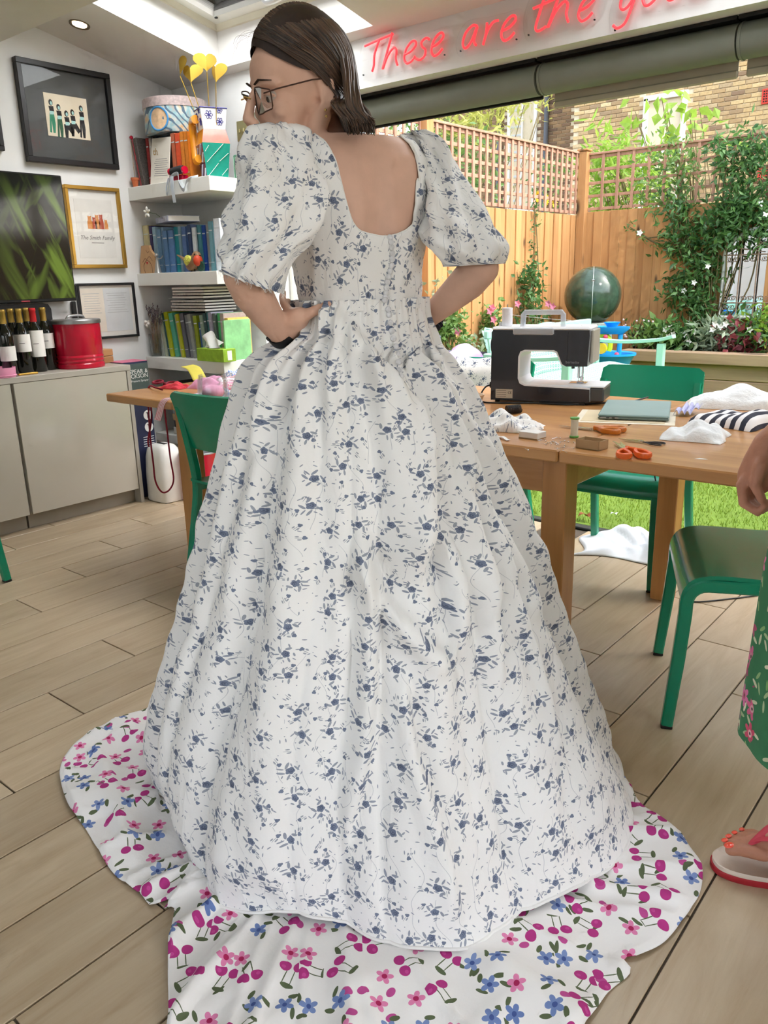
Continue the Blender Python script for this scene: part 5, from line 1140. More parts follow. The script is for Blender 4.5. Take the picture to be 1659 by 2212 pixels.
b = MB(); [b.ball((-4.128+.012*math.cos(k), 2.82+.008*math.sin(2*k), .955+.012*math.sin(k)), .011, 8, 6) for k in range(6)]; b.build('cotton_boll', pm('cotton', (236, 230, 222), .95), o, True); b = MB(); b.tube([(-4.095, 2.838, .80), (-4.11, 2.83, .9), (-4.128, 2.82, .945)], .0012, 5); b.build('stem', pm('dry_stem', (150, 132, 104)), o)
# ornaments on the middle shelf
o = thing('wooden_plaque', 'small flat wooden bear plaque with carved outlines and a red heart', 'ornament', (-4.06, 2.822, 1.2385)); pl = [(-.085, 0), (.09, 0), (.092, .05), (.078, .10), (.045, .125), (.035, .15), (-.005, .152), (-.05, .148), (-.058, .12), (-.08, .07)]
b = MB(); b.prism([(x*.86, y) for x, y in pl], shelfM(-4.062, 2.832, 1.239), .016); b.build('plaque', wood('pale_plaque', (196, 150, 100), (222, 180, 132), 'z', 8), o)
for P in ([(-.05, .06), (-.02, .08), (.0, .075), (.03, .09), (.06, .065)], [(-.03, 0), (-.04, .04), (0, .07), (.045, .045), (.05, 0)], [(0, .125), (.015, .11), (.03, .118)]): b = MB(); b.tube(catmull([shelfM(-4.062, 2.816, 1.239) @ Vector((x*.86, y, .0)) for x, y in P], 4), .0012, 5); b.build('carved_line', pm('burnt_line', (96, 60, 36), .8), o)
def heart(s): return [(s*.0625*(16*math.sin(t)**3)*.5, s*.0625*(13*math.cos(t)-5*math.cos(2*t)-2*math.cos(3*t)-math.cos(4*t))*.5) for t in np.linspace(0, 2*PI, 28)[:-1]]
b = MB(); b.prism(heart(.016), shelfM(-4.062, 2.8165, 1.295), .0015); b.build('heart', pm('red_heart', (196, 44, 40), .5), o)
o = thing('ceramic_bird', 'painted wooden robin with red breast and yellow-patterned wing', 'bird ornament', (-3.70, 2.828, 1.2385))
b = MB(); BC = Vector((-3.665, 2.832, 1.283)); BR = Matrix.Rotation(-.35, 4, 'Y'); b.ball(BC, (.058, .034, .040), 20, 14, BR); b.ball(BC+Vector((.034, 0, .036)), (.027, .024, .024), 16, 12); b.capsule([BC+Vector((-.04, 0, .005)), BC+Vector((-.085, 0, .028)), BC+Vector((-.13, 0, .045))], [.024, .014, .008], 10, flat=.5, up=(0, 0, 1)); remesh(b, 'body', pm('robin_brown', (150, 116, 84), .5, var=.3, vs=40), o, .004, 3)
b = MB(); b.ball(BC+Vector((.047, -.004, .012)), (.024, .027, .030), 16, 12); b.build('breast', pm('robin_red', (210, 74, 40), .5), o, True)
b = MB(); b.lathe([(.005, 0), (.0008, .016)], n=8, M=Matrix.Translation(BC+Vector((.058, 0, .036))) @ Matrix.Rotation(PI/2, 4, 'Y')); b.build('beak', INK, o, True)
b = MB(); b.ball(BC+Vector((-.012, -.022, .012)), (.036, .016, .030), 16, 12); b.build('wing', pm('yellow_pattern', (214, 214, 90), .5, var=.6, vs=160), o, True)
b = MB(); b.ball(BC+Vector((.044, -.022, .043)), .0035, 8, 6); b.build('eye', INK, o, True); b = MB(); [b.capsule([BC+Vector((dx, -.008, -.03)), BC+Vector((dx, -.008, -.042))], [.004, .004], 8) for dx in (-.01, .018)]; b.build('leg', INK, o, True)
b = MB(); M = Matrix.Translation((-3.60, 2.832, 1.2385+.026)) @ Matrix.Rotation(PI/2, 4, 'X'); b.lathe([(.006, -.006), (.026, -.006), (.026, .006), (.006, .006)], n=24, M=M); o = b.build('ornament_disc', pm('dark_green_glaze', (30, 74, 60), .3, var=.6, vs=120), None, True, 40); tag(o, 'dark green round glazed disc beside the robin', 'ornament')
o = thing('angel_ornament', 'small grey metal angel with outstretched wings in front of the books', 'ornament', (-3.98, 2.818, 1.2385)); PW = pm('pewter', (180, 178, 174), .35, .6); b = MB(); b.lathe([(.022, 0), (.020, .004), (.006, .075), (.004, .085)], (-3.975, 2.822, 1.2385), 16); b.build('robe', PW, o, True, 40); b = MB(); b.ball((-3.975, 2.822, 1.334), .010, 12, 8); b.build('head', PW, o, True)
for s in (-1, 1): b = MB(); b.tube(catmull([(-3.975, 2.822, 1.314), (-3.975+s*.035, 2.822, 1.315), (-3.975+s*.06, 2.822, 1.330 if s > 0 else 1.30)], 4), [.003]*8+[.001], 6); b.build('arm', PW, o, True)
b = MB(); FC = Vector((-3.985, 2.80, 1.560)); 
for k in range(5): a = 2*PI*k/5+.3; b.ball(FC+Vector((.018*math.cos(a), -.006, .018*math.sin(a))), (.013, .005, .007), 10, 6, Matrix.Rotation(-a, 4, 'Y'))
o = thing('paper_flower', 'white five-petalled flower stuck on the lying book', 'flower', FC); b.build('petals', PAPER, o, True); b = MB(); b.ball(FC, (.006, .006, .006), 8, 6); b.build('centre', pm('cream_centre', (226, 214, 170), .7), o, True); b = MB(); b.tube([FC, FC+Vector((.004, .05, -.006)), FC+Vector((.01, .08, -.03))], .0012, 5); b.build('stem', pm('leafgreen', (70, 110, 60), .6), o)

# ------------------------------------------------------------------ top shelf
ZT = 1.7005
o = thing('round_tin', 'large round tin patterned with pale scrolls on top of the books', 'tin', (-3.90, 2.985, 1.955))
def mat_scroll():
    m, nt, bs = nodes_of('scroll_tin'); P = coords(nt); w = nt.nodes.new('ShaderNodeTexWave'); w.inputs['Scale'].default_value = 9; w.inputs['Distortion'].default_value = 9; w.inputs['Detail'].default_value = 2; w.wave_type = 'RINGS'; nt.links.new(P, w.inputs['Vector'])
    f = E(nt, w.outputs['Fac']); n = noise(nt, P, 16, 2)
    col = ramp(nt, n, [(.3, lin((196, 176, 160))), (.45, lin((150, 196, 206))), (.55, lin((206, 214, 210))), (.65, lin((226, 196, 150))), (.75, lin((190, 120, 110)))]); col = mixc(nt, f.lt(.22), col, lin((96, 120, 140)))
    nt.links.new(col, bs.inputs['Base Color']); bs.inputs['Roughness'].default_value = .35; return m
SC = mat_scroll(); b = MB(); b.lathe([(.165, 0), (.168, .004), (.168, .13)], (-3.905, 2.985, 1.955), 48); b.build('body', SC, o, True, 40)
b = MB(); b.lathe([(.172, .125), (.172, .168), (.168, .172), (.0005, .172)], (-3.905, 2.985, 1.955), 48); b.build('lid', pm('tin_lid', (196, 178, 176), .35, var=.25, vs=60), o, True, 40)
b = MB(); a0 = -PI/2+.35; b.grid([[Vector((-3.905+.1695*math.cos(a0+q*.30*math.cos(t)*1.0), 2.985+.1695*math.sin(a0+q*.30*math.cos(t)), 1.955+.062+q*.052*math.sin(t))) for t in np.linspace(0, 2*PI, 33)[:-1]] for q in (1, .02)], True); b.build('medallion', pm('medallion_peach', (216, 182, 146), .5, var=.2, vs=40), o, True)
b = MB(); b.tube([Vector((-3.905+.1705*math.cos(a0+.32*math.cos(t)), 2.985+.1705*math.sin(a0+.32*math.cos(t)), 1.955+.062+.056*math.sin(t))) for t in np.linspace(0, 2*PI, 33)[:-1]], .005, 6, closed=True); b.build('medallion_rim', pm('medallion_blue', (70, 140, 196), .4), o, True)
tb = [(-4.03, .022, .248, (150, 40, 40), 'dark red book behind the white card'), (-4.002, .020, .244, (196, 190, 180), 'grey book behind the white card'), (-3.978, .022, .246, (60, 56, 52), 'black-spined book behind the white card'), (-3.80, .034, .245, (196, 110, 80), 'terracotta picture book on the top shelf'), (-3.762, .036, .24, (232, 92, 54), 'bright orange-red book on the top shelf'), (-3.722, .030, .243, (232, 140, 50), 'orange book next to the vase'), (-3.689, .030, .24, (218, 128, 40), 'amber book next to the vase')]
for x, w, h, c, lb in tb: book(x, w, h, .17, ZT, c, lb, y=2.87, group='orange and red books on the top shelf')
o = thing('greeting_card', 'tall white card with gold lettering and printed verse leaning on the books', 'card', (-3.905, 2.845, ZT)); M = Matrix.Translation((-3.905, 2.838, ZT)) @ Matrix.Rotation(-.12, 4, 'X') @ Matrix.Rotation(.06, 4, 'Y')
b = MB(); b.box(None, (.165, .004, .235), mat=M @ Matrix.Translation((0, 0, .1176))); cd = b.build('board', pm('cream_print', (232, 226, 214), .7, var=.05), o)
TM = M @ Matrix(((1, 0, 0, 0), (0, 0, -1, -.0022), (0, 1, 0, 0), (0, 0, 0, 1))); text_part('th', .05, TM @ Matrix.Translation((-.045, .165, 0)), GOLD, cd)
for i in range(9): b = MB(); b.box(None, (.10+.012*((i*7) % 3), .0006, .0024), mat=M @ Matrix.Translation((.01, -.0022, .128-.0105*i))); b.build('printed_line', pm('faint_ink2', (150, 146, 150), .9), cd)
o = thing('book', 'narrow patterned book leaning against the side wall on the top shelf', 'book', (-4.06, 2.84, ZT), 0, 'orange and red books on the top shelf'); M = Matrix.Translation((-4.066, 2.845, ZT)) @ Matrix.Rotation(-.17, 4, 'Y'); b = MB(); b.box(None, (.03, .17, .255), bev=.003, mat=M @ Matrix.Translation((0, .085, .131))); b.build('cover', pm('speckled_cover', (86, 80, 76), .6, var=.5, vs=150), o)
b = MB(); b.box(None, (.009, .172, .26), bev=.003, mat=M @ Matrix.Translation((-.022, .085, .134))); b.build('ribbon_spine', pm('red_dotted', (150, 54, 60), .6, var=.5, vs=200), o); b = MB(); b.ball(M @ Vector((-.022, .0, .268)), .010, 12, 8); b.build('bead', RED, o, True)
o = thing('plant_pot', 'tiny terracotta pot at the shelf corner', 'pot', (-4.115, 2.825, ZT)); b = MB(); b.lathe([(.013, 0), (.020, .038), (.023, .038), (.023, .050), (.019, .050), (.017, .044), (.0005, .042)], (-4.115, 2.828, ZT), 24); b.build('pot', pm('terracotta', (204, 112, 70), .8), o, True, 40); b = MB(); b.tube([(-4.115, 2.828, ZT+.04), (-4.118, 2.828, ZT+.24)], .002, 6); b.build('cane', pm('dry_stem', (150, 132, 104)), o)
# ceramic vase with an orange handle
o = thing('ceramic_vase', 'angular ceramic jug vase in white, coral, teal and navy with a fat orange handle', 'vase', (-3.535, 2.93, ZT)); VM = Matrix.Translation((-3.545, 2.93, ZT)) @ Matrix.Rotation(math.radians(65), 4, 'Z')
q2 = math.sqrt(2)/2; prof = [(.056, 0), (.074, .165), (.058, .232), (.069, .330)]
tiers = [(0, 1, [(18, 150, 130), (18, 150, 130), (40, 34, 110), (30, 26, 96)]), (1, 2, [(240, 120, 104), (236, 112, 96), (220, 140, 30), (220, 140, 30)]), (2, 3, [(240, 240, 238)]*4)]
for (i0, i1, cols) in tiers:
    for k in range(4):
        pts = []
        for (ii, ang) in ((i0, k), (i0, k+1), (i1, k+1), (i1, k)):
            r_, z_ = prof[ii]; a = PI/4+ang*PI/2+PI; pts.append(VM @ Vector((r_*math.sqrt(2)*math.cos(a)*.98, r_*math.sqrt(2)*math.sin(a)*.98, z_)))
        cI = (k+0) % 4; c = cols[(0 if k in (0, 1) else 2) % len(cols)] if len(cols) == 4 else cols[0]
        n = (pts[1]-pts[0]).cross(pts[3]-pts[0]).normalized(); b = MB(); b.add(pts+[p-n*.006 for p in pts], [(0, 1, 2, 3), (7, 6, 5, 4), (0, 4, 5, 1), (1, 5, 6, 2), (2, 6, 7, 3), (3, 7, 4, 0)])
        fo = b.build('glazed_face', pm('glaze_%d_%d_%d' % c, c, .2, var=.12, vs=25, coat=.4), o)
        def on_face(u, v, off=.0012): return pts[0].lerp(pts[1], u).lerp(pts[3].lerp(pts[2], u), v)+n*off
        if i0 == 0:
            for (u0, v0, u1, v1) in (((.06, .75), (.22, .92)), ((.08, .45), (.75, .98)), ((.06, .05), (.55, .42)), ((.60, .48), (.95, .72)), ((.70, .08), (.95, .28))) and [(.06, .75, .22, .92), (.08, .45, .75, .98), (.06, .05, .55, .42), (.60, .48, .95, .72), (.70, .08, .95, .28)]:
                b = MB(); b.tube([on_face(u0, v0), on_face(u1, v1)], .0035, 5, flat=.4); b.build('white_stripe', WHITE, fo)
        if i0 == 2:
            for (u, v, R) in ((.30, .66, .021), (.74, .36, .019), (.72, .90, .016)):
                for m in range(6):
                    a = PI*m/3; cu, cv = u+R*1.0*math.cos(a)/.13, v+R*1.0*math.sin(a)/.1
                    if .02 < cv < .98: b = MB(); b.tube([on_face(u+(R/.13)*(.55+.45*math.cos(t))*math.cos(a)-(R/.13)*.28*math.sin(t)*math.sin(a), min(.99, v+(R/.1)*(.55+.45*math.cos(t))*math.sin(a)+(R/.1)*.28*math.sin(t)*math.cos(a))) for t in np.linspace(0, 2*PI, 11)[:-1]], .0014, 5, closed=True); b.build('painted_petal', pm('cobalt', (38, 36, 130), .3), fo)
            b = MB(); b.tube([on_face(0, 1), on_face(1, 1)], .0028, 6); b.build('rim_line', pm('cobalt', (38, 36, 130)), fo)
b = MB(); HB = lambda x, z: VM.translation + Vector((-.072, -.050, 0)) + Vector((x*.75, -.5*x*.75, z)); b.tube(catmull([HB(.035, .285), HB(-.03, .290), HB(-.062, .275), HB(-.068, .22), HB(-.055, .15), HB(-.035, .10), HB(-.005, .092), HB(.045, .098)], 5), .021, 16); b.build('handle', pm('orange_glaze', (232, 152, 28), .2, coat=.5), o, True)
for i, (tx, tz, sx_, sz, rz, sl) in enumerate([(-3.690, 2.205, -3.628, 2.05, -.5, 'rear gold heart on the leftmost stem'), (-3.640, 2.165, -3.590, 2.05, .35, 'front gold heart beside the round tin'), (-3.497, 2.190, -3.535, 2.04, 1.1, 'gold heart turned nearly edge-on'), (-3.440, 2.135, -3.485, 2.03, .0, 'wide gold heart over the white tier of the vase')]):
    h = thing('gold_heart', sl, 'heart decoration', (sx_, 2.90, 2.0), 0, 'gold foil hearts on wire stems in the vase'); M = Matrix.Translation((tx, 2.885+.02*(i % 2), tz)) @ Matrix.Rotation(rz, 4, 'Z')
    b = MB(); N = 26
    def hs_(t, k): x = k*.060*math.sin(t)**3; z = k*.048*(13*math.cos(t)-5*math.cos(2*t)-2*math.cos(3*t)-math.cos(4*t))/16; return M @ Vector((x, -.012+.030*(abs(x)/.060), z+.050))
    for off, rev in ((0, False), (.0015, True)):
        rows = [[hs_(t, k)+Vector((0, off, 0)) for t in np.linspace(0, 2*PI, N+1)[:-1]] for k in (.02, .35, .7, 1)]; b.grid(rows, True)
    b.build('heart', pm('gold_foil', (190, 156, 62), .35, .6), h, True, None); b = MB(); b.tube([hs_(PI, 1), Vector((sx_, 2.915, sz-.06)), Vector((sx_*.4-3.545*.6, 2.935, 1.76))], .0022, 6); b.build('stem', pm('gold_foil', (222, 190, 80)), h)
o = thing('glass_box', 'small green glass box at the shelf end', 'glass box', (-3.40, 2.9, ZT)); 
b = MB(); b.box((-3.468, 3.075, ZT+.06), (.05, .12, .118), bev=.004); b.build('body', pm('green_glass', (110, 160, 130), .1, coat=.6, var=.3, vs=50), o)
for k in range(4): b = MB(); b.box((-3.489+.014*k, 3.0135, ZT+.06), (.004, .003, .10), bev=.001); b.build('bar', pm('pale_green', (190, 222, 200), .3), o)
o = thing('hand_weight', 'black foam grip with red ends lying on the top shelf', 'handle', (-3.72, 2.82, ZT)); b = MB(); b.tube([(-3.765, 2.822, ZT+.046), (-3.76, 2.822, ZT+.046), (-3.69, 2.816, ZT+.050), (-3.66, 2.815, ZT+.051)], [.018, .021, .021, .018], 18); b.build('grip', pm('foam_black', (44, 44, 46), .9), o, True, 40)
for x in (-3.772, -3.655): b = MB(); b.tube([(x-.006, 2.82, ZT+.047), (x+.006, 2.82, ZT+.048)], .019, 18); b.build('end_ring', RED, o, True, 40)
b = MB(); b.box((-3.72, 2.835, ZT+.013), (.10, .04, .026), bev=.004); b.build('cradle', RED, o)
def rib(u, v):
    p = catmull([(-3.80, 2.83, ZT+.005), (-3.77, 2.795, ZT+.006), (-3.785, 2.786, ZT-.05), (-3.77, 2.785, ZT-.06), (-3.745, 2.79, ZT+.01), (-3.69, 2.80, ZT+.03), (-3.665, 2.785, ZT-.02), (-3.63, 2.785, ZT-.055), (-3.60, 2.79, ZT-.01), (-3.56, 2.83, ZT+.006)], 6); i = min(len(p)-1, int(u*(len(p)-1))); return p[i]+Vector((0, (v-.5)*.0, 0))+Vector((.016*(v-.5), -.012*(v-.5), .016*(v-.5)))
b = MB(); b.sheet(rib, 54, 2, .0008); tag(b.build('ribbon', pm('sheer_ribbon', (206, 216, 226), .5), None, True), 'sheer pale ribbon trailing over the top shelf edge', 'ribbon')
b = MB(); b.sheet(lambda u, v: (-3.735+.026*v, 2.786-.004*math.sin(4*u), ZT+.02-.13*u), 10, 2, .0008); tag(b.build('ribbon', pm('sheer_ribbon', (206, 216, 226)), None, True), 'short sheer ribbon end hanging straight below the shelf edge', 'ribbon')

# ------------------------------------------------------------------ low corner: boxes, bin, pail
o = thing('boxed_sprayer', 'tall dark printed carton with white lettering wedged beside the cabinets', 'box', (-3.97, 2.54, 0)); BXF = -3.90; BY1 = on_x(327, 860, BXF).y; BY0 = 2.476; BYc = (BY0+BY1)/2; BW = BY1-BY0
b = MB(); b.box((BXF-.07, BYc, .385), (.14, BW, .77), bev=.003); b.build('carton', pm('carton_navy', (40, 46, 78), .5, var=.2, vs=6), o)
b = MB(); b.box((BXF+.0005, BYc, .655), (.001, BW-.004, .21)); b.build('printed_panel', pm('carton_green', (84, 98, 96), .5, var=.2, vs=8), o)
b = MB(); b.box((BXF-.07, BYc, .7705), (.14, BW, .002)); b.build('pink_lid', pm('pink_lid', (206, 110, 140), .5), o)
for t_, s_, z_ in (('SPEAR &', BW*.20, .715), ('JACKSON', BW*.20, .690), ('Pressure Sprayer', BW*.10, .664)): text_part(t_, s_, wallM(BXF+.0012, BY1-.006, z_), WHITE, o, align='RIGHT')
for z in (.545, .468, .40):
    b = MB(); b.lathe([(.028, 0), (.028, .0008)], n=24, M=wallM(BXF+.0006, BY1-.036, z)); rd = b.build('round_pictogram', WHITE, o); b = MB(); b.prism([(-.004, -.018), (.004, -.018), (.004, .008), (.014, .016), (-.012, .016), (-.004, .008)], wallM(BXF+.0016, BY1-.036, z), .0006); b.build('tool_icon', INK, rd)
for k in range(5): b = MB(); b.box((BXF+.0006, BY1-.045, .345-.013*k), (.0006, .07, .004)); b.build('printed_line', WHITE, o)
b = MB(); b.box((BXF+.0006, BY1-.028, .25), (.0006, .034, .05)); b.build('barcode', WHITE, o)
o = thing('waste_bin', 'white rounded plastic bin with a slotted lid on the floor', 'bin', (-3.755, 2.60, 0)); rows = []
bcx = on_z(346, 1086, 0); bcx = Vector((bcx.x-.035, bcx.y+.075, 0))
for z, w, d in ((.003, .094, .080), (.012, .098, .084), (.15, .096, .082), (.25, .088, .076), (.295, .078, .066), (.315, .064, .052), (.322, .045, .036)):
    rows.append([bcx+Vector((w*math.copysign(abs(math.cos(t))**.5, math.cos(t)), d*math.copysign(abs(math.sin(t))**.5, math.sin(t)), z)) for t in np.linspace(0, 2*PI, 49)[:-1]])
b = MB(); b.grid(rows, True); b.f += [tuple(range(47, -1, -1)), tuple(6*48+k for k in range(48))]; b.m += [0, 0]; b.build('body', pm('bin_white', (232, 230, 224), .35), o, True, 50)
b = MB(); b.box(bcx+Vector((0, 0, .3225)), (.07, .022, .004), bev=.001); b.build('slot', DARK, o); b = MB(); b.box(bcx+Vector((0, 0, .001)), (.17, .14, .004)); b.build('foot', BLACK, o)
bkx = on_z(418, 1080, 0); bkx = Vector((bkx.x-.01, bkx.y+.07, 0)); o = thing('pail', 'red enamel pail with grey lining under the shelves', 'pail', bkx); b = MB(); b.lathe([(.098, .001), (.101, .005), (.101, .02), (.097, .026), (.1015, .036), (.097, .046), (.1015, .056), (.098, .066), (.104, .265)], bkx, 40, capt=False); b.build('body', RED, o, True, 30)
b = MB(); b.lathe([(.106, .262), (.108, .268), (.103, .272), (.098, .262), (.094, .02), (.0005, .018)], bkx, 40, capb=False); b.build('liner', pm('pail_grey', (170, 174, 178), .4, .3), o, True, 40)
o = thing('tablet', 'black tablet lying on a pile under the lower shelf', 'tablet', (-3.85, 2.93, .6)); b = MB(); b.box((-3.84, 2.93, .618), (.30, .22, .012), bev=.003); b.build('body', BLACK, o)
pcol = [(210, 206, 198), (60, 64, 70), (196, 170, 130), (140, 150, 156), (224, 220, 214), (90, 84, 80), (206, 208, 206)]
pnm = ['white storage box at the bottom of the pile on the lowest shelf', 'dark storage box second in the pile on the lowest shelf', 'tan card box in the pile on the lowest shelf', 'grey box file in the pile on the lowest shelf', 'white box file in the pile on the lowest shelf', 'brown box file in the pile on the lowest shelf', 'pale box file at the top of the pile under the tablet']
for k in range(7): b = MB(); b.box((-3.82+.01*math.sin(k*2), 2.96, .334+.04*k), (.36-.008*k, .24, .0395), bev=.002); tag(b.build('storage_box', pm(f'box_{k}', pcol[k], .7)), pnm[k], 'box', 'boxes piled on the lowest shelf')
b = MB(); b.box((-3.80, 2.775, .13), (.16, .012, .26), bev=.002); o = b.build('white_board', TRIM); tag(o, 'small white board standing behind the bin', 'board')

# ------------------------------------------------------------------ the long oak table and green chairs
ZT2 = .735
tab = thing('dining_table', 'long oak dining table with square legs, strewn with sewing things', 'table', (-1.8, 2.36, 0))
for nm, x0, x1 in (('table_leaf', -3.09, -2.632), ('tabletop', -2.628, -.962), ('table_leaf', -.958, -.44)):
    b = MB(); b.box(((x0+x1)/2, 2.364, .7185), (x1-x0, .992, .033), bev=.004); b.build(nm, OAK, tab)
for x in (-2.625, -.985):
    for y in (1.936, 2.806): b = MB(); b.box((x, y, .3505), (.072, .072, .701), bev=.003); b.build('leg', OAKZ, tab)
for y in (1.925, 2.815): b = MB(); b.box((-1.805, y, .652), (1.565, .022, .098), bev=.002); b.build('apron', OAK, tab)
for x in (-2.615, -.995): b = MB(); b.box((x, 2.37, .652), (.022, .80, .098), bev=.002); b.build('apron', OAK, tab)
b = MB(); b.box((-2.40, 1.912, .652), (.05, .004, .03), bev=.001); b.build('key_plate', pm('iron_dark', (40, 36, 32), .5, .5), tab)
GRN = pm('green_chair_plastic', (10, 132, 98), .26, var=.03, coat=.15)
def rect_tube(b, pts, w, t, side):
    pts = [Vector(p) for p in pts]; side = Vector(side).normalized(); rows = []
    for i, p in enumerate(pts):
        d = (pts[min(i+1, len(pts)-1)]-pts[max(i-1, 0)]).normalized(); n = d.cross(side).normalized(); k = w[i] if hasattr(w, '__len__') else w
        c = .28; pr = []
        for (sx, sy) in ((-1, -1), (1, -1), (1, 1), (-1, 1)):
            for (cx, cy) in ((1, 1-c), (1-c, 1)) if sx*sy > 0 else ((1-c, 1), (1, 1-c)): pr.append(p+side*(sx*cx*t/2)+n*(sy*cy*k/2))
        rows.append(pr)
    o0 = len(b.v); n_ = 8; b.grid(rows, True); b.f += [tuple(o0+q for q in range(n_-1, -1, -1)), tuple(o0+(len(rows)-1)*n_+q for q in range(n_))]; b.m += [0, 0]
def make_chair():
    o = thing('green_chair', 'x', 'chair', (0, 0, 0), 0, 'green moulded chairs at the table')
    prof = catmull([(-.215, .445), (-.16, .437), (-.02, .430), (.10, .434), (.165, .432), (.205, .418), (.225, .390), (.230, .362)], 4); rows = []
    prof = catmull([Vector((0, y, z)) for y, z in [(-.215, .445), (-.16, .437), (-.02, .430), (.10, .434), (.165, .432), (.205, .418), (.225, .390), (.230, .365)]], 4)
    b = MB(); W = .218
    top = [[Vector((x*W, p.y, p.z+.006*abs(x)**3)) for x in np.linspace(-1, 1, 13)] for p in prof]; bot = [[q-Vector((0, .004 if p.y > .18 else 0, .011)) for q in row] for row, p in zip(top, prof)]
    R = len(top); n = 13; vs = [q for r_ in top for q in r_]+[q for r_ in bot for q in r_]; N = R*n; fs = []
    for i in range(R-1):
        for k in range(n-1): a = i*n+k; fs += [(a, a+1, a+n+1, a+n), (N+a, N+a+n, N+a+n+1, N+a+1)]
    rim = list(range(n))+[i*n+n-1 for i in range(1, R)]+[(R-1)*n+k for k in range(n-2, -1, -1)]+[i*n for i in range(R-2, 0, -1)]
    fs += [(rim[k], N+rim[k], N+rim[(k+1) % len(rim)], rim[(k+1) % len(rim)]) for k in range(len(rim))]
    b.add(vs, fs); b.build('seat', GRN, o, True, 50)
    for s in (-1, 1):
        b = MB(); rect_tube(b, [(s*.222, .238, .010), (s*.212, .222, .20), (s*.207, .214, .33)]+[(s*.207, .214-.05*(1-math.cos(t)), .36+.05*math.sin(t)) for t in np.linspace(0, PI/2, 6)]+[(s*.207, .05, .411), (s*.207, -.15, .416), (s*.207, -.19, .415)], [.030]+[.033]*10+[.03]*1, .030, (1, 0, 0)); b.build('front_leg', GRN, o, True, 40)
        b = MB(); rect_tube(b, catmull([(s*.214, -.275, .010), (s*.207, -.225, .25), (s*.205, -.195, .42), (s*.203, -.215, .58), (s*.198, -.250, .74)], 4), .032, .030, (1, 0, 0)); b.build('back_leg', GRN, o, True, 40)
        for y, z in ((.238, .004), (-.2755, .004)): b = MB(); b.box((s*(.222 if y > 0 else .214), y, z+.001), (.03, .03, .010), bev=.002); b.build('foot_cap', BLACK, o)
        for z in (.62, .66): b = MB(); b.lathe([(.005, 0), (.005, .004)], n=8, M=Matrix.Translation((s*.214, -.228-.2*(z-.62), z)) @ Matrix.Rotation(s*PI/2, 4, 'Y')); b.build('screw', pm('screw_green', (30, 110, 84), .3, .4), o)
    def bk(u, v):
        x = (u-.5)*2; z = .575+.222*v; w = .225-.012*v; cr = 1-max(0, (abs(x)-.86)/.14)**2*.14*(1 if v > .5 else .5)
        return Vector((x*w, -.198-.075*v-.026*(1-x*x), .685+(z-.685)*cr))
    b = MB(); b.sheet(bk, 20, 10, .013); b.build('backrest', GRN, o, True, 50)
    b = MB(); b.box((0, .02, .408), (.40, .03, .018), bev=.003); b.build('seat_rail', GRN, o)
    return o
ch0 = make_chair()
spots = [(-.515, 2.236, math.radians(114), 'green chair pushed in at the table end beside the person in the green dress'), (-1.275, 3.06, math.radians(183), 'green chair on the garden side behind the laptop'), (-2.30, 2.06, math.radians(2), 'green chair between the red pail and the floral dress, its back to the room'),
         (-2.06, 3.05, math.radians(178), 'green chair behind the sewing machine with printed cloth over its back'), (-3.42, .98, math.radians(20), 'green chair standing free on the open floor in front of the cabinets')]
for i, (x, y, rz, lb) in enumerate(spots):
    c = ch0 if i == 0 else copy_tree(ch0); c.location = (x, y, 0); c.rotation_euler = (0, 0, rz); c['label'] = lb
f0 = on_z(1, 1264, 0); c.location = (f0.x-.222-.02, f0.y-.20, 0); c.rotation_euler = (0, 0, 0)

# ------------------------------------------------------------------ sewing machine
MA = Vector((-1.565, 2.502, ZT2)); mrz = math.radians(15.8); MM = Matrix.Translation(MA) @ Matrix.Rotation(mrz, 4, 'Z')
def MP(x, z, y=0): return Matrix.Translation(Vector()) @ MM @ Matrix(((1, 0, 0, x), (0, 0, 1, y), (0, 1, 0, z), (0, 0, 0, 1)))   # profile plane -> +y
sm = thing('sewing_machine', 'black and white sewing machine with a clear handle standing on the table', 'sewing machine', MA, mrz)
prof = [(0, .008), (0, .250), (.006, .258), (.345, .258), (.347, .24), (.343, .135), (.27, .134), (.256, .142), (.238, .184), (.226, .190), (.122, .190), (.106, .183), (.099, .165), (.099, .088), (.106, .070), (.124, .062), (.355, .056), (.357, .012), (.35, .008)]
NAVY = pm('machine_navy', (18, 20, 30), .25, var=.05, coat=.3); MW = pm('machine_white', (238, 240, 244), .3, var=.01)
b = MB(); b.prism(prof, MP(0, 0, 0), .022); b.build('front_shell', NAVY, sm)
prof2 = [(x+(.0 if x < .3 else .004), z) for x, z in prof]; prof3 = []
for x, z in prof: prof3.append((x, z))
prof3[9:16] = [(.222, .184), (.124, .184), (.110, .178), (.105, .163), (.105, .090), (.110, .076), (.126, .068)]; prof3[16] = (.355, .061); prof3[7] = (.252, .139); prof3[8] = (.234, .179)
b = MB(); b.prism(prof3, MP(0, 0, .0005), .165); b.build('body', MW, sm)
b = MB(); b.box(None, (.010, .135, .115), bev=.003, mat=MM @ Matrix.Translation((.352, .09, .20))); b.build('end_cover', pm('machine_grey', (172, 168, 156), .4), sm)
b = MB(); b.box(None, (.05, .15, .052), bev=.006, mat=MM @ Matrix.Translation((.378, .085, .036))); b.build('free_arm', pm('machine_dark', (70, 68, 66), .4), sm)
b = MB(); b.box(None, (.302, .150, .006), bev=.002, mat=MM @ Matrix.Translation((.252, .085, .0645))); b.build('bed_plate', MW, sm)
b = MB(); b.box(None, (.06, .05, .002), bev=.0005, mat=MM @ Matrix.Translation((.30, .085, .0685))); b.build('needle_plate', CHROME, sm)
b = MB(); b.box(None, (.348, .168, .014), bev=.006, mat=MM @ Matrix.Translation((.174, .083, .262))); b.build('top_cover', MW, sm)
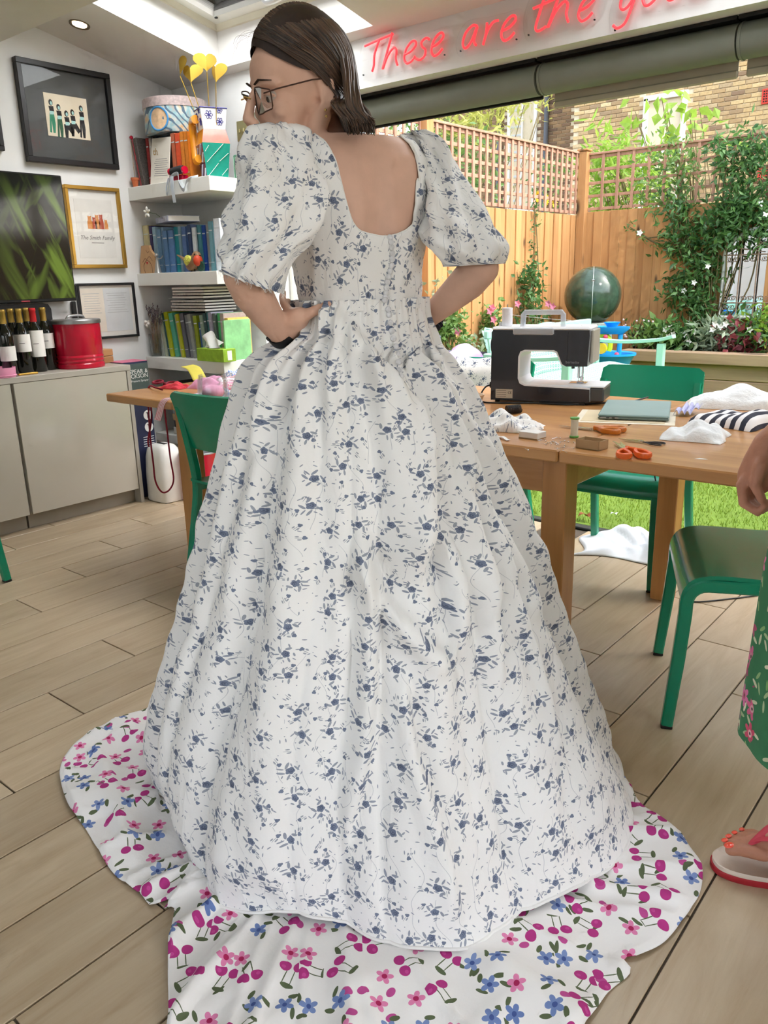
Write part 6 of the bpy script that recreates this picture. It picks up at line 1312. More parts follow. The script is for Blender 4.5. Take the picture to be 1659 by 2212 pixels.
CLR = pm('clear_plastic', (222, 228, 236), .12, var=.01, alpha=.55); 
b = MB(); b.box(None, (.145, .012, .024), bev=.004, mat=MM @ Matrix.Translation((.152, -.003, .254))); b.build('handle_mount', CLR, sm)
b = MB(); rect_tube(b, [MM @ Vector(p) for p in ((.105, .03, .266), (.108, .03, .310), (.113, .03, .318), (.243, .03, .318), (.248, .03, .310), (.250, .03, .266))], .017, .016, MM.to_3x3() @ Vector((0, 1, 0))); b.build('carry_handle', CLR, sm)
b = MB(); b.lathe([(.014, 0), (.015, .003), (.015, .012), (.014, .014)], n=24, M=MM @ Matrix.Translation((-.001, .08, .20)) @ Matrix.Rotation(-PI/2, 4, 'Y') @ Matrix.Diagonal((2.2, 2.2, 1.2, 1))); b.build('hand_wheel', NAVY, sm, True, 40)
b = MB(); b.tube([MM @ Vector((.3, .085, .137)), MM @ Vector((.3, .085, .085))], .0045, 10); b.build('needle_bar', CHROME, sm, True); b = MB(); b.tube([MM @ Vector((.3, .085, .09)), MM @ Vector((.3, .085, .07))], .001, 6); b.build('needle', CHROME, sm)
b = MB(); b.tube([MM @ Vector((.313, .088, .137)), MM @ Vector((.313, .088, .082))], .0035, 10); b.build('presser_bar', CHROME, sm, True); b = MB(); b.box(None, (.022, .03, .004), bev=.001, mat=MM @ Matrix.Translation((.307, .083, .072))); b.box(None, (.012, .012, .014), bev=.002, mat=MM @ Matrix.Translation((.311, .087, .084))); b.build('presser_foot', CHROME, sm)
b = MB(); b.tube([MM @ Vector((.285, .08, .122)), MM @ Vector((.276, .075, .122))], .004, 8); b.build('thumb_screw', GREY, sm)
b = MB(); b.box(None, (.063, .001, .032), mat=MM @ Matrix.Translation((.050, -.0006, .032))); pl_ = b.build('rating_plate', pm('plate_beige', (206, 196, 176), .5), sm)
for k in range(4): b = MB(); b.box(None, (.036, .0005, .002), mat=MM @ Matrix.Translation((.040, -.0013, .043-.007*k))); b.build('printed_line', pm('plate_ink', (120, 110, 100), .7), pl_)
text_part('CE', .012, MM @ Matrix(((1, 0, 0, .071), (0, 0, -1, -.0012), (0, 1, 0, .036), (0, 0, 0, 1))), INK, pl_)
text_part('bernette', .0135, MM @ Matrix(((1, 0, 0, .292), (0, 0, -1, -.001), (0, 1, 0, .149), (0, 0, 0, 1))), pm('logo_grey', (140, 142, 150), .4), sm, 'lettering')
b = MB(); b.box(None, (.001, .0012, .11), mat=MM @ Matrix.Translation((.273, -.0003, .198))); b.build('panel_joint', BLACK, sm)
b = MB(); b.box(None, (.16, .03, .012), mat=MM @ Matrix.Translation((.26, .012, .006))); b.build('base_recess', BLACK, sm)
for x in (.02, .33):
    for y in (.02, .14): b = MB(); b.lathe([(.009, 0), (.009, .010)], n=12, M=MM @ Matrix.Translation((x, y, -.0015))); b.build('rubber_foot', BLACK, sm)
b = MB(); b.tube([MM @ Vector((.043, .05, .266)), MM @ Vector((.043, .05, .345))], .002, 6); b.build('spool_pin', CHROME, sm); b = MB(); b.lathe([(.008, 0), (.008, .014)], n=14, M=MM @ Matrix.Translation((.018, .06, .268))); b.build('bobbin_winder', CLR, sm)
b = MB(); b.tube(catmull([MM @ Vector(p) for p in ((.053, .05, .31), (.1, .09, .30), (.20, .10, .29), (.27, .09, .285), (.31, .06, .268))], 4), .0006, 4); b.build('thread', WHITE, sm)
ct = thing('thread_cone', 'white thread reel on the pin of the sewing machine', 'thread', MM @ Vector((.043, .05, .269))); b = MB(); b.lathe([(.017, 0), (.019, .003), (.0185, .058), (.0195, .062), (.014, .064)], n=24, M=MM @ Matrix.Translation((.043, .05, .2695))); b.build('reel', pm('white_thread', (238, 236, 238), .8, bmp=.3, bs=400), ct, True, 40)
def cable(name, pts, r, label, mat=None, n=6):
    b = MB(); b.tube(catmull(pts, n), r, 8); o = b.build(name, mat or BLACK, None, True, None); tag(o, label, 'cable'); return o
Z3 = ZT2+.004
P = [MM @ Vector((-.002, .06, .055)), MM @ Vector((-.03, .04, .05)), MM @ Vector((-.04, .0, .02)), MM @ Vector((-.02, -.03, .003)), MM @ Vector((.06, -.04, .003)), MM @ Vector((.16, -.012, .003)), MM @ Vector((.30, -.01, .003)), MM @ Vector((.42, .07, .003))]+[on_z(1345, 872, Z3), on_z(1400, 858, Z3+.004)]
cable('power_cable', [(p.x, p.y, max(p.z, Z3-.0005)) for p in P], .003, 'black power cable running along the table behind the laptop')
b = MB(); b.box(None, (.018, .02, .022), bev=.003, mat=MM @ Matrix.Translation((-.012, .06, .055))); b.build('plug', BLACK, sm)
cc_ = on_z(1106, 894, ZT2); b = MB(); ax = Vector((.55, .835, 0)); b.tube([cc_+ax*(.05*t/14-.02)+Vector((0, 0, .0155))+ax.cross(UPV)*(.0135*math.cos(t*2*PI))+UPV*(.0135*math.sin(t*2*PI)) for t in np.linspace(0, 14, 170)], .0016, 5); tag(b.build('coiled_cord', BLACK, None, True, None), 'black coiled cord lying in front of the sewing machine', 'cable')
cable('hanging_cable', [on_y(1412, 1000, 2.868), on_y(1413, 1020, 2.872), on_y(1422, 1060, 2.88), on_y(1445, 1110, 2.88), on_y(1470, 1200, 2.88), on_z(1490, 1285, .004), on_z(1500, 1300, .004), on_z(1590, 1292, .004), on_z(1659, 1283, .004), on_z(1700, 1280, .004)], .0028, 'thin black cable hanging under the table and trailing over the floor')

# ------------------------------------------------------------------ things on the table
def planar(p0, rz=0): return Matrix.Translation(Vector(p0)) @ Matrix.Rotation(rz, 4, 'Z')
lp = [on_z(1291, 908, ZT2), on_z(1443, 914, ZT2)]; ld = (lp[1]-lp[0]).normalized(); LM = planar(lp[0], math.atan2(ld.y, ld.x)+.02)
for nm, (w, d), col, z, sh, lb in (('paper_sheet', (.30, .25), (232, 222, 200), .0006, (-.07, -.05), 'large cream sheet under the laptop'), ('paper_sheet', (.25, .22), (224, 206, 170), .0018, (-.05, -.028), 'buff envelope sheet under the laptop edge')):
    b = MB(); b.box(None, (w, d, .0011), mat=LM @ Matrix.Translation((w/2+sh[0], d/2+sh[1], z))); tag(b.build(nm, pm('sheet_%d' % col[2], col, .8)), lb, 'paper')
lt = thing('laptop', 'closed grey-green laptop lying on papers', 'laptop', lp[0]); b = MB(); b.box(None, (.212, .315, .0085), bev=.003, mat=LM @ Matrix.Translation((.106, .158, .0085))); b.build('base', pm('laptop_base', (120, 136, 132), .35, .3), lt)
b = MB(); b.box(None, (.212, .315, .0075), bev=.003, mat=LM @ Matrix.Translation((.106, .158, .0168))); b.build('lid', pm('laptop_lid', (140, 166, 164), .4), lt)
b = MB(); b.box(None, (.055, .002, .005), mat=LM @ Matrix.Translation((.035, -.0002, .0095))); pp_ = b.build('port_strip', TIN, lt)
for k in range(2): b = MB(); b.box(None, (.009, .001, .003), mat=LM @ Matrix.Translation((.03+.017*k, -.0014, .0095))); b.build('port', BLACK, pp_)
def pillow(name, M, w, d, h, mat, parent, wr=.004, seed=0, uvk=1.0, pinch=2.2):
    r = random.Random(seed); ph = [r.uniform(0, 6) for _ in range(6)]; n1, n2 = 30, 24; vs = []; uv = []
    def ht(u, v): e = (1-abs(u)**pinch)*(1-abs(v)**pinch); return max(0, e)**.5
    for sgn in (1, 0):
        for j in range(n2+1):
            for i in range(n1+1):
                u, v = i/n1*2-1, j/n2*2-1; q = wr*(math.sin(7*u+ph[0]+3*v)+math.sin(9*v+ph[1]-4*u)+.7*math.sin(15*u*v+ph[2]))*ht(u, v)
                vs.append(M @ Vector((u*w/2*(1+.04*math.sin(5*v+ph[3])), v*d/2*(1+.04*math.sin(4*u+ph[4])), (h*ht(u, v)*(.8+.2*math.sin(3*u+ph[5]))+q if sgn else 0)+.0008+(.0005 if sgn else 0)))); uv.append((u*w/2*uvk, v*d/2*uvk))
    W = n1+1; N = W*(n2+1); fs = []
    for j in range(n2):
        for i in range(n1): a = j*W+i; fs += [(a, a+1, a+W+1, a+W), (N+a, N+a+W, N+a+W+1, N+a+1)]
    rim = list(range(W))+[j*W+n1 for j in range(1, n2+1)]+[n2*W+i for i in range(n1-1, -1, -1)]+[j*W for j in range(n2-1, 0, -1)]
    fs += [(rim[k], N+rim[k], N+rim[(k+1) % len(rim)], rim[(k+1) % len(rim)]) for k in range(len(rim))]
    b = MB(); b.add(vs, fs); o = b.build(name, mat, parent, True, None); set_uv(o, uv); return o
PLAS = pm('thin_white_plastic', (238, 240, 240), .35, var=.04, bmp=.5, bs=45)
p0 = on_z(1500, 945, ZT2); tag(pillow('plastic_bag', planar(p0, .15), .165, .15, .040, PLAS, None, .006, 3), 'crumpled white plastic bag on the near side of the striped pouch', 'plastic bag')
p1 = on_z(1590, 915, ZT2); po = thing('striped_pouch', 'white pouch with black stripes between two plastic bags', 'pouch', p1, 0); pillow('pouch', planar(p1, -.25), .20, .19, .045, mat_gingham('black_stripe', (44, 46, 60), .032, True), po, .0015, 5, 1.0, 4)
b = MB(); b.tube([planar(p1, -.25) @ Vector((-.10, y, .012)) for y in (-.08, 0, .08)], .003, 6); b.build('zip', pm('lilac_zip', (150, 150, 190), .6), po)
p2 = on_z(1600, 878, ZT2); tag(pillow('plastic_bag', planar(p2, .3), .34, .17, .060, PLAS, None, .007, 8), 'larger white plastic bag behind the striped pouch', 'plastic bag')
p3 = on_z(1476, 898, ZT2); b = MB(); rr_ = random.Random(2)
def lac(u, v): return (p3.x+.05*(u-.5), p3.y-.02+.12*v, ZT2+.004+.016*abs(math.sin(9*u+5*v))+.01*v)
b.sheet(lac, 14, 14, .0012); tag(b.build('lace_scrap', pm('lilac_lace', (196, 196, 226), .8, var=.2, vs=90), None, True), 'lilac lace scrap between the laptop and the striped pouch', 'fabric')
p4 = on_z(1100, 930, ZT2); tag(pillow('dress_fabric', planar(p4+Vector((-.02, .03, 0)), .3), .20, .14, .042, BLUE, None, .008, 12), 'folded piece of the blue floral cotton on the table', 'fabric')
p5 = on_z(1062, 948, ZT2); b = MB(); b.sheet(lambda u, v: (p5.x-.03+.09*u, p5.y+.016*math.sin(4*u)+.014*v, ZT2+.002+.004*abs(math.sin(7*u))), 14, 2, .001); tag(b.build('cloth_tape', WHITE, None, True), 'white cotton tape curling beside the folded cloth', 'ribbon')
def scissors(M, col, k, label, op=.10, small=False):
    o = thing('scissors', label, 'scissors', M.translation, 0, 'scissors on the table')
    for s in (-1, 1):
        A_ = M @ Matrix.Rotation(s*op, 4, 'Z'); b = MB(); b.prism([(-.01*k, -.007*k), (.02*k, -.008*k), (.105*k, -.001*k), (.105*k, .001*k), (.02*k, .007*k), (-.01*k, .007*k)], A_ @ Matrix.Translation((0, 0, .004+.0016*s)), .0016); bl_ = b.build('blade', CHROME, o)
        pts = catmull([Vector((-.010, s*.004, 0)), Vector((-.035, -s*.010, 0)), Vector((-.055, -s*.026, 0)), Vector((-.088, -s*.030, 0)), Vector((-.102, -s*.016, 0)), Vector((-.090, -s*.002, 0)), Vector((-.058, -s*.004, 0)), Vector((-.038, -s*.012, 0))], 4)
        b = MB(); b.tube([A_ @ (p*k+Vector((0, 0, .009*(1 if not small else .4)))) for p in pts], [.0055*k*(1 if not small else .5)]*len(pts), 8, flat=1.5 if not small else 1, up=(0, 0, 1)); b.build('handle', col, o, True)
    b = MB(); b.lathe([(.0045*k, 0), (.0045*k, .004)], n=10, M=M @ Matrix.Translation((0, 0, .004))); b.build('pivot', CHROME, o)
ORG = pm('orange_handle', (240, 106, 40), .35); ORG2 = pm('amber_handle', (206, 120, 40), .35)
a_, c_ = on_z(1352, 975, ZT2), on_z(1322, 949, ZT2); d_ = c_-a_; scissors(planar(a_, math.atan2(d_.y, d_.x)), ORG, 1.0, 'bright orange-handled scissors on the table edge by the tan box')
a_, c_ = on_z(1276, 930, ZT2), on_z(1228, 925, ZT2); d_ = c_-a_; scissors(planar(a_, math.atan2(d_.y, d_.x)), ORG2, .95, 'amber-handled scissors lying behind the thread spool', .06)
a_, c_ = on_z(1385, 957, ZT2), on_z(1350, 953, ZT2); d_ = c_-a_; scissors(planar(a_, math.atan2(d_.y, d_.x)), BLACK, .6, 'small black embroidery scissors beside the orange scissors', .08, True)
p = on_z(1240, 945, ZT2); o = thing('thread_spool', 'cream thread spool with green ends standing upright', 'thread', p); b = MB(); b.lathe([(.0105, .006), (.0105, .052)], p, 20); b.build('thread', pm('cream_thread', (228, 226, 206), .8, bmp=.3, bs=500), o, True, 40)
for z in (0, .052): b = MB(); b.lathe([(.0125, z+.0005), (.013, z+.002), (.013, z+.005), (.0115, z+.006)], p, 20); b.build('end_cap', pm('spool_green', (104, 176, 84), .4), o, True, 40)
p = on_z(1278, 968, ZT2); o = thing('pin_box', 'open tan cardboard tray of a pin box', 'box', p); TANB = pm('tan_card', (186, 156, 116), .8); BM = planar(p, -.1)
for c, s in (((0, 0, .0015), (.070, .045, .002)), ((0, -.0215, .0125), (.070, .002, .024)), ((0, .0215, .0125), (.070, .002, .024)), ((-.034, 0, .0125), (.002, .045, .024)), ((.034, 0, .0125), (.002, .045, .024))): b = MB(); b.box(None, s, mat=BM @ Matrix.Translation(c)); b.build('card_wall', TANB, o)
p = on_z(1150, 946, ZT2); b = MB(); b.box(None, (.062, .045, .019), bev=.001, mat=planar(p, -.05) @ Matrix.Translation((0, 0, .0102))); o = thing('box_lid', 'white cardboard lid of the pin box', 'box', p); b.build('lid', pm('lid_white', (240, 238, 234), .7), o); b = MB(); b.box(None, (.063, .046, .003), mat=planar(p, -.05) @ Matrix.Translation((0, 0, .002))); b.build('card_edge', TANB, o)
r = random.Random(21); pin_b = MB(); pin_b.tube([(0, 0, .002), (.028, 0, .0012)], .0004, 4); pin_b.ball((0, 0, .0022), .0018, 8, 6); pin_me = pin_b.mesh('pin', CHROME, True)
for k in range(26):
    q = on_z(r.gauss(1200, 24), r.gauss(957, 8), ZT2); o = link('dressmaking_pin', pin_me, None, planar(q, r.uniform(0, 6.28))); tag(o, 'loose glass-headed pin between the box lid and the tan box', 'pin', 'loose pins on the table')
q = on_z(1500, 992, ZT2); b = MB(); b.prism([(0, 0), (.03, .004), (.012, .016)], planar(q, .3) @ Matrix.Translation((0, 0, .0002)), .0006); tag(b.build('fabric_scrap', WHITE), 'tiny white triangle of cloth on the bare table top', 'fabric')
p = on_z(1012, 872, ZT2); o = thing('bowl', 'small cream bowl behind the folded cloth', 'bowl', p); b = MB(); b.lathe([(.03, .0005), (.05, .015), (.058, .034), (.055, .034), (.046, .016), (.0005, .006)], p, 28); b.build('bowl', pm('cream_bowl', (214, 190, 164), .5), o, True, 40)
p = on_z(1296, 856, ZT2); b = MB(); b.lathe([(.035, .0005), (.036, .004), (.034, .006)], p, 24); tag(b.build('coaster', GOLD, None, True, 40), 'small brass coaster beside the sewing machine', 'coaster')

# left end: cloths, jar, red cord
GBL = mat_gingham('blue_gingham', (110, 150, 210), .012); GRD = mat_gingham('red_gingham', (206, 60, 80), .005); PNK = pm('pink_cloth', (240, 168, 200), .8, var=.1, vs=30); REDC = pm('red_cloth', (206, 50, 62), .8, var=.25, vs=60)
p = on_z(378, 838, ZT2); tag(pillow('red_pouch', planar(p, .2), .13, .10, .020, REDC, None, .004, 31), 'folded red patterned cloth at the table end', 'fabric')
def strip(pts, w, side, nm, mat, lb, uvw=None, cat='fabric', th=.001):
    P = catmull(pts, 8); side = Vector(side); b = MB()
    def fn(u, v): i = min(len(P)-1, int(round(u*(len(P)-1)))); ww = w if not hasattr(w, '__len__') else lerp(w[0], w[1], u); return P[i]+side*(ww*(v-.5))
    b.sheet(fn, len(P)-1, 6, th); o = b.build(nm, mat, None, True, None); L = [0.0]
    for i in range(1, len(P)): L.append(L[-1]+(P[i]-P[i-1]).length)
    uv = []
    for q in range(2):
        for v in range(7):
            for i in range(len(P)): uv.append((L[i], (v/6-.5)*(w if not hasattr(w, '__len__') else w[0])))
    set_uv(o, uv); tag(o, lb, cat); return o
zz = Vector((0, 0, .006)); strip([on_z(455, 862, ZT2)+zz, on_z(420, 856, ZT2)+zz*1.5, on_z(395, 858, ZT2)+zz, on_z(372, 862, ZT2)+zz*1.3], (.10, .05), (.2, .9, .0), 'blue_gingham_cloth', GBL, 'blue gingham cloth lying on the near table edge')
e0 = on_z(352, 866, ZT2); strip([on_z(470, 866, ZT2)+zz*2, on_z(420, 866, ZT2)+zz*2.2, on_z(375, 866, ZT2)+zz*1.5, Vector((e0.x+.02, 1.872, ZT2+.008)), Vector((e0.x+.006, 1.858, ZT2-.01)), on_y(345, 890, 1.856), on_y(340, 908, 1.856)], (.022, .034), (.75, .35, -.2), 'gingham_strip', GRD, 'red gingham strip hanging over the near table edge')
for i, (px2, py2, w, d, h, mt, lb) in enumerate([(470, 838, .22, .16, .05, PNK, 'heaped pink cloth behind the glass jar'), (525, 838, .20, .16, .06, mat_gingham('pink_check', (236, 130, 170), .008), 'pink checked cloth heap behind the green chair'), (500, 858, .18, .10, .025, mat_gingham('blue_check', (130, 160, 220), .010), 'pale blue checked cloth scraps around the jar'), (520, 818, .16, .12, .05, GBL, 'blue checked cloth on top of the pink heap')]):
    p = on_z(px2, py2, ZT2); tag(pillow('cloth_heap', planar(p, .4*i), w, d, h, mt, None, .008, 40+i), lb, 'fabric', 'cloth scraps at the table end')
p = on_z(462, 868, ZT2); o = thing('glass_jar', 'clear glass storage jar holding pink cloth scraps', 'jar', p); JG = mat_glass('jar_glass', (.97, .985, .985), .1, .45); b = MB(); b.lathe([(.055, .001), (.060, .006), (.058, .085), (.052, .095), (.052, .105), (.049, .105), (.049, .095), (.054, .084), (.056, .010), (.0005, .008)], p, 36); b.build('jar', JG, o, True, 40)
b = MB(); b.lathe([(.03, .106), (.046, .108), (.050, .112), (.046, .118), (.012, .122), (.010, .130), (.016, .136), (.0005, .14)], p+Vector((.03, .06, -.03)), 30); b.build('lid', JG, o, True, 40)
b = MB(); b.ball(p+Vector((0, 0, .038)), (.044, .044, .028), 16, 10); b.build('cloth_scraps', PNK, o, True)
strip([on_z(432, 822, ZT2)+zz, on_z(420, 812, ZT2)+zz*6, on_z(405, 808, ZT2)+zz*7], .07, (.3, .9, .1), 'yellow_card', pm('yellow_card', (216, 200, 80), .6), 'curled yellow card behind the red cloth', cat='card')
CORD = pm('dark_red_cord', (140, 18, 46), .7); xE = -3.105
for k, (dx, s) in enumerate(((0, 0), (.004, 5))):
    b = MB(); pts = [on_z(352, 842, ZT2+.004), on_z(338, 838, ZT2+.012), Vector((-3.086, on_x(322, 842, -3.09).y, ZT2+.006)), on_x(320+s, 862, xE-dx), on_x(322+s, 905, xE-dx), on_x(325-s, 950, xE-dx)]+([on_x(331, 1000, xE), on_x(336, 1040, xE), on_x(350, 1063, xE), on_x(366, 1058, xE), on_x(375, 1035, xE), on_x(368, 990, xE), on_x(361, 930, xE), on_x(356, 885, xE), Vector((-3.088, on_x(355, 850, -3.09).y, ZT2+.006)), on_z(362, 833, ZT2+.006)] if k == 0 else [on_x(322, 965, xE-.004)])
    b.tube(catmull(pts, 6), .004, 8); tag(b.build('looped_cord', CORD, None, True, None), ['long dark red cord looping off the table end to knee height', 'short dark red cord tail hanging off the table end'][k], 'cord')
o = thing('red_scissors', 'pair of red-handled snips at the back of the table end', 'scissors', on_z(345, 832, ZT2), 0, 'scissors on the table'); q = on_z(345, 833, ZT2)
for s in (-1, 1): b = MB(); c = q+Vector((.05*s+.01, .02, .012)); b.tube([c+Vector((.028*math.cos(t), .020*math.sin(t), .004*math.sin(t))) for t in np.linspace(0, 2*PI, 17)[:-1]], .005, 8, closed=True); b.build('handle', CORD, o, True)
b = MB(); b.box(q+Vector((.01, .045, .006)), (.012, .07, .003), rz=.3); b.build('blade', CHROME, o)
# printed cloth over the far chair's back, and white cloth on the floor
def drp(u, v): return Vector((-2.255+.36*u, 3.315 if v < .45 else 3.28-.06*(v-.45), .803-abs(v-.45)*.34+.004*math.sin(14*u))) + Vector((0, .035*(1 if v < .45 else -1)*min(1, abs(v-.45)*6)+.008*math.sin(9*u+4*v), 0))
b = MB(); b.sheet(drp, 24, 20, .0015); o = b.build('draped_cloth', BLUE, None, True, None); set_uv(o, [((i % 25)*.015, ((i//25) % 21)*.017) for i in range(len(o.data.vertices))]); tag(o, 'blue floral cloth draped over the back of a green chair', 'fabric')
q = on_z(1400, 1185, 0); r = random.Random(5)
def flc(u, v):
    x, y = (u-.5), (v-.5); e = (1-min(1, (abs(x)*2)**3))*(1-min(1, (abs(y)*2)**3)); h = .004+.055*e*abs(math.sin(5*u+3*v+1))*abs(math.cos(6*v-2*u))+.02*e*abs(math.sin(17*u+9*v)); return Vector((q.x+.52*x+.05*math.sin(7*v), q.y+.42*y+.20*x+.04*math.sin(6*u), h))
b = MB(); b.sheet(flc, 44, 40, .0015); tag(b.build('white_cloth', pm('white_cotton_sheet', (236, 238, 242), .85), None, True, None), 'crumpled white cloth on the floor behind the table leg', 'fabric')

# ------------------------------------------------------------------ garden ground
b = MB(); b.box((-2.5, 16, -.16), (44, 25, .28)); struct(b.build('ground', pm('garden_soil', (92, 78, 60), .95, var=.2)))
LAWN = pm('turf_base', (112, 140, 48), .9, var=.15, vs=40)
b = MB(); b.box((-1.3, 5.81, -.012), (6.0, 4.64, .02)); struct(b.build('lawn', LAWN))
def grass():
    n = 90000; x = rng.uniform(-4.0, .6, n); y = rng.uniform(3.50, 8.1, n); h = rng.uniform(.010, .024, n); a = rng.uniform(0, 6.28, n); w = .0022; lx = rng.normal(0, .006, n); ly = rng.normal(0, .006, n)
    V = np.zeros((n*3, 3)); V[0::3] = np.stack([x+w*np.cos(a), y+w*np.sin(a), np.full(n, -.002)], -1); V[1::3] = np.stack([x-w*np.cos(a), y-w*np.sin(a), np.full(n, -.002)], -1); V[2::3] = np.stack([x+lx, y+ly, h], -1)
    me = bpy.data.meshes.new('turf_pile'); me.vertices.add(n*3); me.vertices.foreach_set('co', V.ravel()); me.loops.add(n*3); me.loops.foreach_set('vertex_index', np.arange(n*3)); me.polygons.add(n); me.polygons.foreach_set('loop_start', np.arange(0, n*3, 3)); me.update(calc_edges=True)
    me.materials.append(mat_leaf('turf_blade', (104, 140, 44), (158, 178, 70), .3)); o = bpy.data.objects.new('turf', me); COL.objects.link(o); tag(o, 'short bright green artificial turf of the garden', 'grass', None, 'stuff')
grass()
# ------------------------------------------------------------------ fences with trellis tops
FB = wood('fence_board', (164, 114, 66), (206, 158, 104), 'z', 5, .8, knots=7, rnd=.10, bmp=.3, stretch=9); FT = wood('trellis_wood', (158, 114, 92), (194, 152, 128), 'z', 8, .85, rnd=.10); FP = wood('fence_post', (160, 112, 66), (198, 150, 98), 'z', 6, .8, knots=4, rnd=.06)
def fence(label, A0, A1, posts, sp, zt, ztop, rows, nrm, slat=.022, far=False):
    A0, A1 = Vector(A0), Vector(A1); d = (A1-A0); L = d.length; d.normalize(); n = Vector(nrm); rz = math.atan2(d.y, d.x)
    o = thing('fence', label, 'fence', A0, 0, 'garden fences')
    b = MB(); b.box((0, 0, 0), (.104, .016, zt), bev=.003); me = b.mesh('board', FB)
    nb = int(L/.098)
    for i in range(nb): link('board', me, o, Matrix.Translation(A0+d*(.05+.098*i)+n*(.011*(i % 2))+Vector((0, 0, zt/2))) @ Matrix.Rotation(rz+.05, 4, 'Z'))
    for z in (.35, 1.0, zt-.15): b = MB(); b.box(A0+d*L/2-n*.03+Vector((0, 0, z)), (L, .04, .07), rz=rz); b.build('rail', FP, o)
    for q in posts:
        b = MB(); b.box(A0+d*q+n*.035+Vector((0, 0, (ztop+.03)/2)), (.095, .095, ztop+.03), rz=rz, bev=.004); po_ = b.build('post', FP, o); b = MB(); b.box(A0+d*q+n*.035+Vector((0, 0, ztop+.042)), (.125, .125, .022), rz=rz, bev=.006); b.build('post_cap', FP, po_)
    b = MB(); b.box((0, 0, 0), (slat, .016, ztop-zt-.02), bev=.002); me = b.mesh('trellis_slat', FT); k = int(L/sp)
    for i in range(1, k): link('trellis_slat', me, o, Matrix.Translation(A0+d*(sp*i)+n*.010+Vector((0, 0, (zt+ztop)/2))) @ Matrix.Rotation(rz, 4, 'Z'))
    b = MB(); b.box((0, 0, 0), (L, .014, slat), bev=.002); me = b.mesh('trellis_bar', FT)
    for j in range(rows): link('trellis_bar', me, o, Matrix.Translation(A0+d*L/2-n*.006+Vector((0, 0, zt+.03+(ztop-zt-.06)*j/(rows-1)))) @ Matrix.Rotation(rz, 4, 'Z'))
    b = MB(); b.box(A0+d*L/2+Vector((0, 0, ztop)), (L, .05, .022), rz=rz, bev=.003); b.build('capping', FT, o)
    return o
YB, XF = 8.72, -4.34
fence('long timber fence with close trellis running away from the house', (XF, 3.52, 0), (XF, YB, 0), [2.30], .113, 1.80, 2.44, 6, (1, 0, 0), .032)
fence('timber fence with open square trellis behind the raised bed', (XF+.10, YB, 0), (2.1, YB, 0), [-.04, 2.0, 4.1], .170, 1.83, 2.42, 5, (0, -1, 0), .03)
fence('timber fence and trellis on the far side of the lawn', (1.75, 3.6, 0), (1.75, YB-.05, 0), [1.7, 3.5], .15, 1.80, 2.42, 5, (-1, 0, 0), .03)
# ------------------------------------------------------------------ raised bed
SLP = wood('old_sleeper', (128, 106, 82), (178, 154, 124), 'x', 5, .9, knots=2.5, rnd=.08, bmp=.4)
bed = thing('raised_bed', 'raised flower bed walled with weathered timber sleepers', 'raised bed', (-.75, 8.15, 0))
for j, (z0, z1, dy) in enumerate(((.0, .15, 0), (.153, .30, 0), (.303, .415, .03))):
    for (x0, x1) in ((-3.45, -1.55), (-1.545, .35), (.355, 2.05)): b = MB(); b.box(((x0+x1)/2, 8.13-dy, (z0+z1)/2), (x1-x0, .12+dy*2, z1-z0), bev=.008); b.build('sleeper', SLP, bed)
b = MB(); b.box((-3.40, 8.43, .2), (.10, .50, .40), bev=.008); b.build('sleeper', SLP, bed); b = MB(); b.box((-.68, 8.44, .19), (5.4, .50, .36)); b.build('soil', pm('soil', (62, 50, 40), .95, bmp=.5, bs=30), bed)
# ------------------------------------------------------------------ stone ball fountain
sph = thing('ball_fountain', 'large dark green polished stone ball on a pale stone plinth', 'fountain', (-3.84, 8.1, 0)); SC_ = on_y(1280, 638, 8.1); b = MB(); b.ball(SC_, .293, 40, 26); b.build('ball', pm('green_granite', (56, 76, 62), .12, var=.35, vs=11, coat=.3), sph, True, None)
b = MB(); b.box((SC_.x, SC_.y, .34), (.34, .34, .68), bev=.01); b.build('plinth', pm('plinth_stone', (150, 158, 150), .8, var=.12, vs=14, bmp=.2), sph)
b = MB(); dcam = (Vector((EYE.x, EYE.y, SC_.z))-SC_).normalized(); b.tube([SC_+(dcam*math.cos(t)+UPV*math.sin(t))*.2935 for t in np.linspace(-.9, PI/2, 24)], .003, 5); b.build('water_trickle', pm('water_line', (196, 210, 206), .1), sph, True)
b = MB(); b.box(None, (.03, .008, .03), bev=.003, mat=frame_M(SC_+(dcam*.86+UPV*.5)*.293, dcam.cross(UPV), dcam, UPV)); b.build('spout', CHROME, sph)
# ------------------------------------------------------------------ garden mirror with ironwork
MY = 8.655; mx0, mx1, mz0, mz1 = -2.69, -1.72, .72, 1.32; mc = (mx0+mx1)/2; mr = (mx1-mx0)/2
mir = thing('garden_mirror', 'arched window mirror with rusty scrolled ironwork on the fence', 'mirror', (mc, MY, mz0)); AR_ = [(mx0, mz0), (mx1, mz0)]+[(mc+mr*math.cos(t), mz1+mr*.55*math.sin(t)) for t in np.linspace(0, PI, 21)]
b = MB(); b.prism([(x, z) for x, z in AR_], shelfM(0, MY+.02, 0), .02); b.build('mirror_glass', pm('mirror', (196, 206, 214), .04, 1, var=.02), mir)
IRON = pm('rusty_iron', (150, 128, 112), .7, .3, var=.3, vs=60); b = MB(); b.tube([(x, MY-.012, z) for x, z in AR_], .018, 8, closed=True); b.build('frame', pm('mirror_frame', (206, 206, 200), .6), mir, True)
for k in range(1, 6): x = mx0+(mx1-mx0)*k/6; zt_ = mz1+mr*.55*math.sqrt(max(0, 1-((x-mc)/mr)**2)); b = MB(); b.tube([(x, MY-.03, mz0), (x, MY-.03, zt_)], .007, 6); b.build('iron_bar', IRON, mir, True)
for z in (mz0+.14, mz1): b = MB(); b.tube([(mx0, MY-.03, z), (mx1, MY-.03, z)], .006, 6); b.build('iron_bar', IRON, mir, True)
